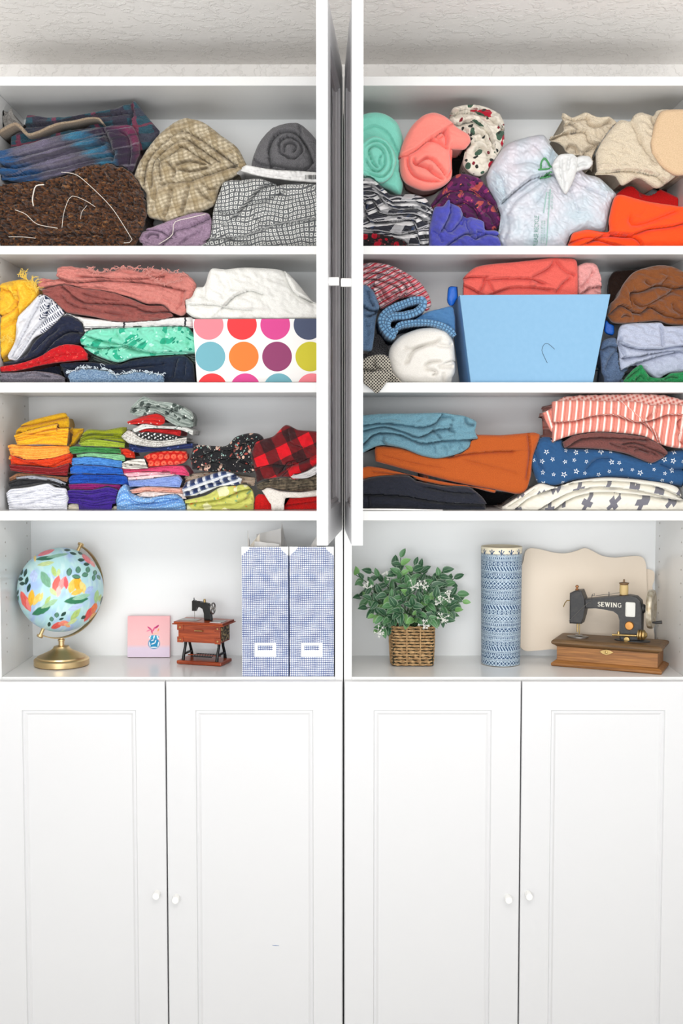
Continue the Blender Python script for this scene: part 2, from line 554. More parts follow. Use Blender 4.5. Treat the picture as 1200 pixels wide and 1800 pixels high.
class N:
    def __init__(s, g, k): s.g = g; s.k = k
    def _op(s, op, *b, clamp=False):
        n = s.g.nt.nodes.new('ShaderNodeMath'); n.operation = op; n.use_clamp = clamp
        for i, x in enumerate((s,) + b):
            if isinstance(x, N): s.g.nt.links.new(x.k, n.inputs[i])
            else: n.inputs[i].default_value = float(x)
        return N(s.g, n.outputs[0])
    def __add__(s, b): return s._op('ADD', b)
    def __sub__(s, b): return s._op('SUBTRACT', b)
    def __mul__(s, b): return s._op('MULTIPLY', b)
    def __truediv__(s, b): return s._op('DIVIDE', b)
    def fr(s): return s._op('FRACT')
    def fl(s): return s._op('FLOOR')
    def ab(s): return s._op('ABSOLUTE')
    def lt(s, b): return s._op('LESS_THAN', b)
    def gt(s, b): return s._op('GREATER_THAN', b)
    def mx(s, b): return s._op('MAXIMUM', b)
    def mn(s, b): return s._op('MINIMUM', b)
    def sin(s): return s._op('SINE')
    def cos(s): return s._op('COSINE')
    def sq(s): return s._op('SQRT')
    def at2(s, b): return s._op('ARCTAN2', b)
    def inv(s): return N(s.g, s._op('MULTIPLY', -1).k) + 1.0
    def sat(s): return s._op('ADD', 0.0, clamp=True)
    def step(s, a, b): return ((s - a) / (b - a)).sat()


class G:
    def __init__(s, nt): s.nt = nt; s.cache = {}
    def _n(s, t): return s.nt.nodes.new(t)
    def uv(s, rot=0.0, warp=0.0, wscale=0.3, ox=0.0, oy=0.0):
        t = s._n('ShaderNodeUVMap'); t.uv_map = 'UVMap'
        return s.split(t.outputs[0], rot, warp, wscale, ox, oy)
    def obj(s):
        return s._n('ShaderNodeTexCoord').outputs['Object']
    def split(s, k, rot=0.0, warp=0.0, wscale=0.3, ox=0.0, oy=0.0):
        x = s._n('ShaderNodeSeparateXYZ'); s.nt.links.new(k, x.inputs[0])
        a, b = N(s, x.outputs[0]) + ox, N(s, x.outputs[1]) + oy
        if warp:
            c = s.vec(a, b)
            n1 = s.noise(c, wscale, 2); n2 = s.noise(s.vec(a + 37.0, b), wscale, 2)
            a, b = a + (n1 - .5) * warp, b + (n2 - .5) * warp
        if rot:
            ca, sa = math.cos(rot), math.sin(rot); a, b = a * ca + b * sa, b * ca - a * sa
        return a, b
    def vec(s, a, b, c=0.0):
        n = s._n('ShaderNodeCombineXYZ')
        for i, x in enumerate((a, b, c)):
            if isinstance(x, N): s.nt.links.new(x.k, n.inputs[i])
            else: n.inputs[i].default_value = x
        return n.outputs[0]
    def noise(s, v, scale, detail=2, rough=.5):
        n = s._n('ShaderNodeTexNoise'); n.inputs['Scale'].default_value = scale; n.inputs['Detail'].default_value = detail
        n.inputs['Roughness'].default_value = rough
        s.nt.links.new(v, n.inputs['Vector']); return N(s, n.outputs[0])
    def white(s, v):
        n = s._n('ShaderNodeTexWhiteNoise'); n.noise_dimensions = '3D'; s.nt.links.new(v, n.inputs['Vector']); return N(s, n.outputs['Value'])
    def voro(s, v, scale, feature='F1', rnd=1.0):
        n = s._n('ShaderNodeTexVoronoi'); n.feature = feature; n.inputs['Scale'].default_value = scale
        n.inputs['Randomness'].default_value = rnd
        s.nt.links.new(v, n.inputs['Vector'])
        if feature == 'DISTANCE_TO_EDGE': return N(s, n.outputs['Distance'])
        w = s._n('ShaderNodeTexWhiteNoise'); w.noise_dimensions = '3D'; s.nt.links.new(n.outputs['Position'], w.inputs['Vector'])
        return N(s, n.outputs['Distance']), N(s, w.outputs['Value']), n.outputs['Position']
    def mix(s, f, a, b):
        n = s._n('ShaderNodeMix'); n.data_type = 'RGBA'
        if isinstance(f, N): s.nt.links.new(f.k, n.inputs[0])
        else: n.inputs[0].default_value = f
        for i, x in ((6, a), (7, b)):
            if hasattr(x, 'is_linked'): s.nt.links.new(x, n.inputs[i])
            else: n.inputs[i].default_value = (*lin(x), 1)
        return n.outputs[2]
    def ramp(s, v, stops, const=True):
        n = s._n('ShaderNodeValToRGB'); r = n.color_ramp; r.interpolation = 'CONSTANT' if const else 'LINEAR'
        while len(r.elements) < len(stops): r.elements.new(0.5)
        for e, (p, c) in zip(r.elements, stops): e.position = p; e.color = (*lin(c), 1)
        s.nt.links.new(v.k, n.inputs[0]); return n.outputs[0]


def mat(name, fn, rough=.85, sheen=.15, bump=None, metal=0.0, spec=None, bstr=.4, bdist=.0015, trans=0.0, sss=0.0, coat=0.0, grain=True, ior=None):
    m = bpy.data.materials.new(name); m.use_nodes = True
    nt = m.node_tree; b = nt.nodes['Principled BSDF']; g = G(nt)
    b.inputs['Roughness'].default_value = rough; b.inputs['Metallic'].default_value = metal
    b.inputs['Sheen Weight'].default_value = sheen; b.inputs['Transmission Weight'].default_value = trans
    b.inputs['Coat Weight'].default_value = coat
    if ior: b.inputs['IOR'].default_value = ior
    if spec is not None: b.inputs['Specular IOR Level'].default_value = spec
    c = fn(g) if callable(fn) else fn
    if hasattr(c, 'is_linked'): nt.links.new(c, b.inputs['Base Color'])
    else: b.inputs['Base Color'].default_value = (*lin(c), 1)
    if bump is not None:
        h = bump(g); n = nt.nodes.new('ShaderNodeBump'); n.inputs['Strength'].default_value = bstr; n.inputs['Distance'].default_value = bdist
        nt.links.new(h.k, n.inputs['Height']); nt.links.new(n.outputs[0], b.inputs['Normal'])
    return m


def weave(g, sc=3.0):
    x, y = g.uv(); return g.noise(g.vec(x, y), sc, 3)


def plain(name, col, dark=None, rough=.9, sheen=.2, sc=3.0, bstr=.35, amt=.18):
    """a plain woven cloth: a slight slub in its colour and a fine relief"""
    def fn(g):
        x, y = g.uv(); f = g.noise(g.vec(x, y * 2.2), sc, 3)
        c = np.array(lin(col)); d = np.array(lin(dark)) if dark else c * (1 - amt)
        return g.mix(f.step(.35, .68), tuple(d), tuple(np.minimum(c * (1 + amt * .25), 1)))
    return mat(name, fn, rough, sheen, lambda g: weave(g, sc * 2), bstr=bstr)


def band(x, period, a, b):
    f = (x / period).fr(); return f.gt(a) * f.lt(b)

# ------------------------------------------------------------------ the room
def tex_ceiling(g):
    v = g.obj(); n = g.noise(v, 3.0, 3)
    return g.mix(n.step(.3, .7), '#efebe7', '#f3f0ed')


def knock(g):
    v = g.obj(); a = g.noise(v, 34, 4, .6); b = g.noise(v, 90, 2)
    return a.step(.50, .57) * .8 + b * .3


M_CEIL = mat('knockdown_plaster', tex_ceiling, .95, 0, knock, bstr=.55, bdist=.004)
M_WALL = mat('wall_paint', tex_ceiling, .95, 0, knock, bstr=.55, bdist=.004)
M_ROOM = mat('side_wall_paint', '#ecebe8', .9, 0)
M_FLOOR = mat('pale_oak_floor', lambda g: g.mix(g.noise(g.obj(), 4, 4), '#e2dfdb', '#ecebe8'), .5, 0)


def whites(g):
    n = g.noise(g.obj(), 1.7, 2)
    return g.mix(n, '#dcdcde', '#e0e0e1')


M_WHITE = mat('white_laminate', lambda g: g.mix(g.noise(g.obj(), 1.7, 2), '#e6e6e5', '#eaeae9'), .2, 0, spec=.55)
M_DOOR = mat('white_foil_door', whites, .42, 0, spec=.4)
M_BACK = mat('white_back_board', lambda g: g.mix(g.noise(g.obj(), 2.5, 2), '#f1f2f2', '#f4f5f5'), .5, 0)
M_HOLE = mat('peg_hole_shade', '#aaa59f', .8, 0)
M_KNOB = mat('white_knob_lacquer', '#f4f3f0', .22, 0)
M_GLASS = mat('door_glass', '#93888b', .02, 0, lambda g: g.noise(g.obj(), 26, 2), trans=1.0, bstr=.12, bdist=.005, ior=1.45)

CEIL_Z = float(at(600, 113, 0.285)[1])


def shell(name, *b, m=M_ROOM):
    o = MB().box(*b).build(name, m); o['kind'] = 'structure'; return o


shell('floor', -2.8, 2.8, -4.6, 0.40, -0.05, 0.0, m=M_FLOOR)
shell('ceiling', -2.8, 2.8, -4.6, 0.40, CEIL_Z, CEIL_Z + 0.05, m=M_CEIL)
shell('wall_back', -2.8, 2.8, 0.285, 0.40, 0.0, CEIL_Z, m=M_WALL)
shell('wall_left', -2.85, -2.8, -4.6, 0.40, 0.0, CEIL_Z)
shell('wall_right', 2.8, 2.85, -4.6, 0.40, 0.0, CEIL_Z)

# ------------------------------------------------------------------ the two bookcases
zf = lambda py, Y=0.0: float(at(600, py, Y)[1])
BW, PT, YB = 0.8, 0.018, 0.262
Z_TOP, Z_TOPU = zf(134), zf(150.5)
BOARDS = [('s1', 432, 447), ('s2', 672, 690), ('s3', 898, 915), ('deck', 1190, 1207)]
for k, a, b in BOARDS:
    SHELF[k] = zf(a)
SHELF['u1'] = Z_TOPU; SHELF['u2'] = zf(447); SHELF['u3'] = zf(690); SHELF['u4'] = zf(915)
XL = (-0.0012 - BW, -0.0012); XR = (0.0012, 0.0012 + BW)
LL = (XL[0] + PT + .001, XL[1] - PT - .001); LR = (XR[0] + PT + .001, XR[1] - PT - .001)


def sides(k, left): LIMS[k] = LL if left else LR


def bookcase(x0, x1, lab):
    root = empty('bookcase', ((x0 + x1) / 2, 0.14, 0.0))
    tag(root, lab, 'bookcase')
    P = lambda name, m, *b, bev=.0012: _kid(MB().box(*b, b=bev), name, m, root)
    P('side_panel', M_WHITE, x0, x0 + PT, 0, 0.28, 0, Z_TOP)
    P('side_panel', M_WHITE, x1 - PT, x1, 0, 0.28, 0, Z_TOP)
    P('top_panel', M_WHITE, x0 + PT, x1 - PT, 0, 0.28, Z_TOPU, Z_TOP)
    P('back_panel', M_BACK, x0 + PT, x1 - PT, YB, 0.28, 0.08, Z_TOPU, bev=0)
    for k, a, b in BOARDS:
        P('shelf', M_WHITE, x0 + PT, x1 - PT, 0.0, YB, zf(b), zf(a))
    P('shelf', M_WHITE, x0 + PT, x1 - PT, 0.01, YB, .42, .438)
    P('bottom_panel', M_WHITE, x0 + PT, x1 - PT, 0.0, YB, .07, .088)
    P('plinth', M_WHITE, x0 + PT, x1 - PT, 0.02, .035, 0, .07)
    # shelf-pin holes down the inside of both sides
    mb = MB()
    for x in (x0 + PT + .0004, x1 - PT - .0004):
        for y in (.045, .225):
            z = zf(1190) + .05
            while z < Z_TOPU - .04:
                if all(abs(z - zf(a)) > .025 for _, a, _ in BOARDS):
                    M = Matrix.Translation((x, y, z)) @ Matrix.Rotation(math.pi / 2, 4, 'Y')
                    mb.lathe([(.0021, -.0003), (.0021, .0003)], 8, M)
                z += .032
    h = mb.build('peg_holes', M_HOLE, root); h['kind'] = 'stuff'; h.location = -root.location
    return root


def _kid(mb, name, m, root):
    o = mb.build(name, m, root); o.location = -root.location
    return o


def panel_door(w, h, t, glass=False):
    """a framed door in its own x (0..w), y (0 = room side .. t), z (0..h): a frame, a sunk field with a moulded edge"""
    st = .066; md = .012; dp = .007
    mb = MB()
    ring = lambda i, y: [(i, y, i), (w - i, y, i), (w - i, y, h - i), (i, y, h - i)]
    loops = [ring(0, t), ring(0, .0012), ring(.0012, 0), ring(st, 0), ring(st + .002, .0045), ring(st + md * .6, .0035), ring(st + md, dp)]
    v = [p for l in loops for p in l]; f = []
    for i in range(len(loops) - 1):
        for k in range(4):
            f.append((i * 4 + k, i * 4 + (k + 1) % 4, (i + 1) * 4 + (k + 1) % 4, (i + 1) * 4 + k))
    if glass:
        b = len(v)
        v += ring(st + md, t); f += [(24 + k, 24 + (k + 1) % 4, b + (k + 1) % 4, b + k) for k in range(4)]
        f += [(k, b + k, b + (k + 1) % 4, (k + 1) % 4) for k in range(4)]
    else:
        f.append((24, 25, 26, 27)); f.append((3, 2, 1, 0))
    mb.add(v, f)
    return mb, (st + md, w - st - md, st + md, h - st - md, dp)


def knob_mb(x, z, y=0.0):
    M = Matrix.Translation((x, y, z)) @ Matrix.Rotation(math.pi / 2, 4, 'X')
    return MB().lathe([(.0082, 0), (.0082, .0175), (.0076, .0192), (.005, .0195)], 24, M)


def lower_door(root, x0, x1, ztop, knob_px, lab):
    gap = .0016
    w = x1 - x0 - 2 * gap; z0 = .012; h = ztop - z0
    mb, _ = panel_door(w, h, .018)
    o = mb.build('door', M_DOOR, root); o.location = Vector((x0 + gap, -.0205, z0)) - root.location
    kx, kz = at(knob_px[0], knob_px[1], -.03)
    k = knob_mb(float(kx) - x0 - gap, float(kz) - z0).build('knob', M_KNOB, o)
    return o


def upper_door(root, hinge_x, side, ang, knob_py):
    """a glass door swung open towards the room; side -1: it closes to the left of its hinge"""
    w, z0, z1 = .395, zf(930), zf(123)
    h = z1 - z0
    mb, (a, b, c, d, dp) = panel_door(w, h, .0215, True)
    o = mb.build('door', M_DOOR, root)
    gl = MB().box(a - .006, b + .006, .0085, .0125, c - .006, d + .006).build('glass_pane', M_GLASS, o)
    kz = zf(knob_py, -.38) - z0
    knob_mb(.026 if side < 0 else w - .026, kz).build('knob', M_KNOB, o)
    # outer face (local y = 0) turns towards the gap between the bookcases
    if side > 0:
        M = Matrix.Translation(Vector((hinge_x, -.021, z0)) - root.location) @ Matrix.Rotation(-math.pi / 2 + ang, 4, 'Z')
    else:
        far = Vector((hinge_x - w * math.sin(ang), -.021 - w * math.cos(ang), z0))
        M = Matrix.Translation(far - root.location) @ Matrix.Rotation(math.pi / 2 - ang, 4, 'Z')
    o.matrix_local = M
    return o


ZD = zf(1198, -.02)
bl = bookcase(*XL, 'white bookcase left of the gap with the globe and the blue check files')
br = bookcase(*XR, 'white bookcase right of the gap with the plant and the blue vase')
xs = lambda px: float(at(px, 1300, -.02)[0])
lower_door(bl, XL[0] + .0005, xs(291.5), ZD, (275, 1573), '')
lower_door(bl, xs(291.5), XL[1], ZD, (309, 1580), '')
lower_door(br, XR[0], xs(915.5), ZD, (893, 1580), '')
lower_door(br, xs(915.5), XR[1] - .0005, ZD, (929, 1574), '')
upper_door(bl, -.0025, -1, math.radians(4.0), 496)
upper_door(br, .0025, 1, math.radians(1.75), 498)

# ------------------------------------------------------------------ cloth prints
def tweed(name, a, b, c=None, sc=4.0, lo=.42, hi=.58, rough=.95, bstr=.6, stretch=1.0):
    def fn(g):
        x, y = g.uv(); n = g.noise(g.vec(x, y * stretch), sc, 3, .65)
        k = g.mix(n.step(lo, hi), a, b)
        if c:
            n2 = g.noise(g.vec(x + 31.0, y), sc * .8, 2); k = g.mix(n2.step(.6, .68), k, c)
        return k
    return mat(name, fn, rough, .2, lambda g: weave(g, sc), bstr=bstr, bdist=.003)


def stripes_mat(name, base, bands, rot=0.0, warp=0.0, **kw):
    """bands: list of (period, from, to, colour)"""
    def fn(g):
        x, y = g.uv(rot, warp); k = base
        for p, a, b, c in bands: k = g.mix(band(x, p, a, b), k, c)
        return k
    return mat(name, fn, kw.pop('rough', .9), kw.pop('sheen', .15), lambda g: weave(g, 6), **kw)


def plaid_mat(name, base, xb, yb, rot=0.0, warp=0.0, speck=0.0, **kw):
    """crossed bands: (period, from, to, colour, opacity)"""
    def fn(g):
        x, y = g.uv(rot, warp); k = base
        for p, a, b, c, o in xb: k = g.mix(band(x, p, a, b) * o, k, c)
        for p, a, b, c, o in yb: k = g.mix(band(y, p, a, b) * o, k, c)
        if speck:
            n = g.noise(g.vec(x, y), 5, 2); k = g.mix(n.step(.35, .7) * speck, k, '#161214')
        return k
    return mat(name, fn, kw.pop('rough', .92), .2, lambda g: weave(g, 5), **kw)


def spots_mat(name, base, layers, warp=0.0, rot=0.0, **kw):
    """scattered blobs: layers of (cells per cm, radius, colour, share of cells, offset)"""
    def fn(g):
        x, y = g.uv(rot, warp); k = base if not callable(base) else base(g)
        for sc, r, c, share, off in layers:
            d, w, _ = g.voro(g.vec(x + off, y + off * .7), sc)
            k = g.mix(d.lt(r) * w.lt(share), k, c)
        return k
    return mat(name, fn, kw.pop('rough', .9), .15, lambda g: weave(g, 6), **kw)


def grid_mat(name, base, ink, period, draw, rot=0.0, stag=0.0, warp=0.0, ink2=None, **kw):
    """one motif per cell; draw(g, x, y, w) -> mask, x and y in -.5 .. .5, w random per cell"""
    def fn(g):
        x, y = g.uv(rot, warp); x, y = x / period, y / period
        if stag: x = x + (y.fl() * .5).fr() * 2 * stag
        w = g.white(g.vec(x.fl(), y.fl()))
        m = draw(g, x.fr() - .5, y.fr() - .5, w)
        return g.mix(m, base, ink)
    return mat(name, fn, kw.pop('rough', .9), .15, lambda g: weave(g, 6), **kw)


def hollow_square(g, x, y, w):
    m = x.ab().mx(y.ab()); return m.gt(.15) * m.lt(.33)


def star_draw(g, x, y, w):
    """a five-pointed outline star, its place, size and turn random in the cell"""
    ox = (w * 7.3).fr() * .5 - .25; oy = (w * 13.7).fr() * .5 - .25
    x, y = x - ox, y - oy
    r = (x * x + y * y).sq(); a = y.at2(x) + w * 6.0
    k = 2 * math.pi / 5
    f = ((a / k).fr() - .5).ab() * 2            # 1 at a tip, 0 in a notch
    size = (w * 29.1).fr() * .14 + .17
    edge = size * (f * f * .6 + .42)
    return r.lt(edge) * r.gt(edge * .58) * w.lt(.85)


def plus_draw(g, x, y, w):
    a = (w * 9.7).fr() * 1.4
    c, s = a.cos(), a.sin(); u, v = x * c + y * s, y * c - x * s
    p = u.ab().lt(.075) * v.ab().lt(.22); q = v.ab().lt(.075) * u.ab().lt(.22)
    return p.mx(q)


def dash_draw(g, x, y, w):
    return x.ab().lt(.17) * y.ab().lt(.36)


def dot_draw(g, x, y, w):
    return (x * x + y * y).sq().lt(.27)


# top left
def _blanket(g):
    x, y = g.uv(.24, 2.0, .12)
    k = g.ramp(x.step(-23.0, 8.0), [(0, '#25639c'), (.13, '#2c5a8e'), (.2, '#6d6a80'), (.42, '#786f86'), (.56, '#5c5868'), (.62, '#3f86a6'), (.72, '#2f6a8c'), (.78, '#2c2238'), (.9, '#3a2440'), (.97, '#7a2a52')], False)
    k = g.mix(band(y, 4.6, .0, .16) * .6, k, '#2a2434'); k = g.mix(band(y, 4.6, .5, .6) * .45, k, '#97909c')
    n = g.noise(g.vec(x, y), 5, 3); return g.mix(n.step(.38, .7) * .55, k, '#1c1820')
M_PLAIDBL = mat('purple_blue_plaid', _blanket, .95, .25, lambda g: weave(g, 5), bstr=.6, bdist=.003)
M_PLAIDBL2 = plaid_mat('teal_end_of_plaid', '#2f5868', [(9, .0, .35, '#3c2f42', .85), (9, .5, .62, '#a32d52', .6)], [(6, .1, .42, '#4a4656', .8), (6, .7, .78, '#8c3a50', .8)], rot=.15, warp=1.0, speck=.6)
M_BROWNFUR = tweed('brown_boucle', '#150b07', '#6e4325', '#a06f42', sc=1.7, lo=.40, hi=.58, bstr=1.0)
M_THREAD = mat('pale_thread', '#e5ddd2', .8, 0)
M_BEIGEPL = plaid_mat('beige_check_wool', '#d9cbb0', [(4.2, .0, .3, '#a8946f', .55), (1.05, .0, .45, '#8d7a58', .35)], [(4.2, .1, .4, '#a08a64', .5), (.85, .0, .5, '#7d6a4a', .38)], rot=.3, warp=1.5, bstr=.7, bdist=.003)
M_MAUVE = plain('mauve_cotton', '#ab92a8', '#8a7087')
M_GREYTWEED = tweed('charcoal_herringbone', '#343334', '#8b898d', sc=7, lo=.38, hi=.62, stretch=1.8)
M_SQPRINT = grid_mat('grey_square_print', '#66686a', '#e6e6e2', .95, hollow_square, rot=.12, warp=.9)
M_SHEER = plain('sheer_grey', '#98948f', '#77736f')
M_TAN = plain('tan_hem', '#a99680', '#7f6c58')
M_PACKET = mat('white_mailer_film', '#eceae8', .3, 0)
M_BLACK = mat('black_print', '#17171a', .7, 0)
# second left
M_YELLOW = plain('yellow_satin', '#fdd046', '#eeb01e', rough=.6)
M_STRING = mat('yellow_thread', '#f2cf63', .8, 0)
def _dash(g):
    x, y = g.uv(.55); x2, _ = g.uv()
    p, q = (x / .52).fr() - .5, (y / 1.5).fr() - .5
    return g.mix(p.ab().lt(.2) * q.ab().lt(.38) * x2.gt(-69.0), '#dfdfe4', '#26304f')
M_DASH = mat('white_dash_print', _dash, .85, .1, lambda g: weave(g, 6))
M_NAVY = plain('navy_jersey', '#16203f', '#0b1128', amt=.3)
M_REDFL = spots_mat('red_scroll_print', '#c9121f', [(1.1, .30, '#e3443f', .6, 0), (1.6, .2, '#8e0a16', .5, 9), (2.4, .2, '#f07a68', .3, 4)], warp=1.4)
M_GREYPURP = plain('grey_cotton', '#8c8691', '#5d5a66')
M_INDIGO = plain('dark_indigo', '#25304a', '#121a2c')
M_PINKGZ = plain('pink_gauze', '#d98f85', '#c4766d', sc=5)
M_ROSE = plain('dusty_rose_gauze', '#a65e57', '#8a4843', sc=5)
M_PINKTH = mat('pink_thread', '#d4938a', .85, 0)
M_WINDOW = plaid_mat('white_windowpane', '#e9e7e5', [(14, .40, .43, '#35343a', 1)], [(3.2, .62, .72, '#35343a', 1), (3.2, .82, .87, '#7c7b80', .8)])
M_MINTFL = spots_mat('mint_leaf_print', '#83d9bd', [(.55, .50, '#2fae8b', .5, 0), (.8, .34, '#1c8f74', .35, 9), (1.1, .26, '#b9efdc', .5, 4)], warp=2.6)
M_TICKING = stripes_mat('green_grey_ticking', '#7d8a80', [(.5, .0, .4, '#3d4a48')], rot=1.2)
M_DENIMD = plain('dark_denim', '#1b2c48', '#101a2e', sc=5, amt=.3)
M_DENIML = tweed('faded_denim', '#5d7a9a', '#8fa7bf', sc=3.0)
M_DENIMTH = mat('white_denim_thread', '#d8e2ea', .85, 0)
M_WHITECL = plain('white_cotton', '#f1f0ec', '#e2e0da', amt=.05)
# top right
M_MINT = plain('mint_fleece', '#97e3d1', '#78d2bd', sc=6, rough=1, sheen=.5, amt=.1)
M_CORAL = plain('coral_fleece', '#ff968a', '#fb8579', sc=6, rough=1, sheen=.4, amt=.08)
M_CRANB = spots_mat('cranberry_floral', '#ded6c8', [(.30, .55, '#b3122f', .30, 0), (.42, .40, '#3c5a48', .35, 21), (.75, .28, '#262a26', .35, 13), (.5, .2, '#7d0d22', .5, 33)], warp=2.2)
M_PURPLEP = spots_mat('purple_stroke_print', '#55154f', [(.45, .40, '#b9524f', .6, 0), (.6, .34, '#8c2a66', .7, 15), (.8, .25, '#2c0a2e', .6, 7), (1.1, .18, '#e07a58', .5, 27)], warp=3.4)
M_BWPLAID = plaid_mat('black_white_plaid', '#23252f', [(9, .0, .28, '#d9d8da', .55), (9, .5, .58, '#20365c', .9)], [(1.9, .0, .30, '#e6e4e4', .95), (1.9, .42, .52, '#c9c7cb', .8), (7.6, .60, .66, '#a32a35', .0)], warp=.7)
M_DARKRED = spots_mat('dark_red_floral', '#160f12', [(.6, .45, '#b5122a', .35, 0), (1.0, .3, '#5d0d18', .5, 8), (1.6, .2, '#c46a70', .25, 3)], warp=1.0)
M_PERI = plain('periwinkle_fleece', '#5457bd', '#4244a3', sc=6, sheen=.4, amt=.12)
M_SHERPA = tweed('cream_sherpa', '#cdb99d', '#e9dcc6', sc=5, lo=.3, hi=.62, bstr=.9)
M_SUEDE = plain('tan_suede', '#dcbf9d', '#cdae8a', amt=.06)
M_ORANGE = plain('orange_fleece', '#fd5a22', '#f24a16', sc=6, amt=.08)
M_REDFELT = plain('red_felt', '#dc150c', '#c20d08', amt=.08)
M_MAROON = plain('maroon_felt', '#7c0c12', '#5c080d')
# second right
M_REDSTR = plaid_mat('red_black_stripe_check', '#e8c9cb', [(5, .0, .35, '#c96c78', .6), (5, .62, .8, '#4b4357', .7)], [(1.25, .0, .30, '#c01f36', .95), (1.25, .42, .60, '#3a2d38', .8)], rot=.5, warp=.6)
M_DENIM = tweed('mid_denim', '#3d587a', '#6f8cab', sc=6, lo=.3, hi=.7)
def _waffle(g):
    x, y = g.uv(); m = ((x / .75).fr() - .5).ab(); q = ((y / .75).fr() - .5).ab()
    return m.mx(q).step(.25, .5)
M_WAFFLE = mat('blue_waffle_knit', lambda g: g.mix(_waffle(g), '#79aad2', '#3f6f9e'), .95, .3, lambda g: _waffle(g).inv(), bstr=.8, bdist=.004)
M_BLUEKNIT = plain('blue_knit_back', '#5b8dbd', '#4a79a8', sc=6)
M_IVORY = plain('ivory_fleece', '#eeeae4', '#e3ded6', amt=.05, sheen=.4)
def _lace(g):
    x, y = g.uv(.78); m = ((x / .5).fr() - .5).ab(); q = ((y / .5).fr() - .5).ab()
    return m.mn(q).lt(.16) + 0
M_CROCHET = mat('black_cream_crochet', lambda g: g.mix(_lace(g), '#242220', '#cfc8ba'), .95, .1, lambda g: weave(g, 5), bstr=.7)
M_DKKNIT = tweed('black_grey_knit', '#1c1c1f', '#6d6c70', sc=5)
M_BIN = mat('blue_bin_side', lambda g: g.mix(g.noise(g.obj(), 60, 2), '#3a8fd4', '#429adc'), .7, .1)
M_BINF = mat('blue_bin_front', lambda g: g.mix(g.noise(g.obj(), 90, 2), '#7fabcd', '#88b3d3'), .75, .1)
M_BINTAB = mat('bin_handle_blue', '#1f63c4', .5, 0)
M_CORALRED = plain('coral_red_jersey', '#e4685d', '#d5584f', amt=.06)
M_PINKSH = plain('pink_shirting', '#e6a8a4', '#d58f8d', amt=.08)
M_BROWN = plain('brown_fleece', '#8a4f22', '#6d3a15', sc=5, sheen=.3, amt=.2)
M_DKBROWN = plain('dark_brown_fleece', '#3a2114', '#28160d')
M_GREYBL = plain('pale_grey_blue', '#b9bfd0', '#a4aabf', amt=.08)
M_SLATE = plain('slate_denim', '#5f7390', '#465976')
M_GREEN = plain('green_knit', '#1f9150', '#11693a')
# third right
M_TEAL = plain('teal_jersey', '#749dac', '#5d899b', amt=.12)
M_RUST = plain('rust_canvas', '#bd5a1f', '#a94c16', amt=.1, sc=4)
M_INK = plain('navy_black_twill', '#1b1f30', '#0f121d', amt=.25)
M_BLK = plain('black_cotton', '#131316', '#08080a')
M_CORALST = stripes_mat('coral_white_stripe', '#db8a7c', [(1.55, .60, .85, '#f6e6dc'), (1.55, .05, .12, '#c7614f')])
M_CORALGH = plaid_mat('coral_gingham', '#c96e62', [(.9, 0, .5, '#f0cfc4', .6)], [(.9, 0, .5, '#f0cfc4', .6)], rot=.4)
M_BROWNMV = plain('brown_mauve', '#7d4a45', '#633733', amt=.15)
M_STARS = grid_mat('navy_star_print', '#23507e', '#eef2f4', 2.5, star_draw, warp=.3)
M_PLUS = grid_mat('cream_plus_print', '#e9e4d8', '#73727c', 6.2, plus_draw, stag=.5)

# ------------------------------------------------------------------ top left shelf
PI = math.pi
def setter(sit, lims, roof):
    def f(*a, **k):
        k.setdefault('sit', sit); k.setdefault('lims', lims); k.setdefault('roof', roof)
        return cloth(*a, **k)
    return f
def rib(sit, lims):
    def f(*a, **k):
        k.setdefault('sit', sit); k.setdefault('lims', lims)
        return ribbon(*a, **k)
    return f
c = setter('s1', LL, 'u1'); rb = rib('s1', LL)

o = c('boucle_fabric', A1([(-60, 800), (100, 772), (300, 760), (430, 722), (560, 662), (680, 642), (830, 662), (930, 740), (995, 880), (1012, 990)]),
      A1([(-60, 1228), (0, 1228), (150, 1235), (330, 1255), (560, 1258), (700, 1250), (900, 1240), (960, 1160), (1010, 1020)]), .014, .22, M_BROWNFUR, R=16,
      wr=[(9, 15, 10, .3, 0), (5, 6, 6, 0, 2)], seed=4, rough=2.0,
      folds=[('O', A1([(0, 1165), (250, 1150), (500, 1140), (900, 1150)]), 9, 7), ('v', A1([(300, 790), (440, 830), (480, 900), (620, 980)]), 8, 6), ('v', A1([(60, 860), (180, 980), (280, 1010)]), 8, 5), ('v', A1([(700, 700), (820, 880), (900, 1060)]), 9, 5)],
      label='dark brown shaggy boucle fabric bundle with loose white threads on it', cat='fabric')
threads('loose_thread', [A1(l) for l in ([(430, 730), (540, 750), (690, 880), (800, 1000), (920, 1190), (930, 1222), (870, 1228)],)], .00065, .011, M_THREAD, o, jit=3)
threads('loose_thread', [A1([(435, 1120), (450, 1010), (500, 900), (600, 930), (670, 975)])], .0006, .010, M_THREAD, o, jit=3)
threads('loose_thread', [A1([(105, 995), (180, 1025), (260, 1095), (405, 1125)])], .00065, .010, M_THREAD, o, jit=3)
threads('loose_thread', [A1([(565, 1060), (575, 1010), (610, 965)])], .0005, .010, M_THREAD, o)
threads('loose_thread', [A1([(235, 968), (228, 920), (250, 830), (310, 818)])], .0014, .010, M_THREAD, o)
threads('loose_thread', [A1([(60, 1185), (150, 1185), (250, 1195)])], .00055, .009, M_THREAD, o)

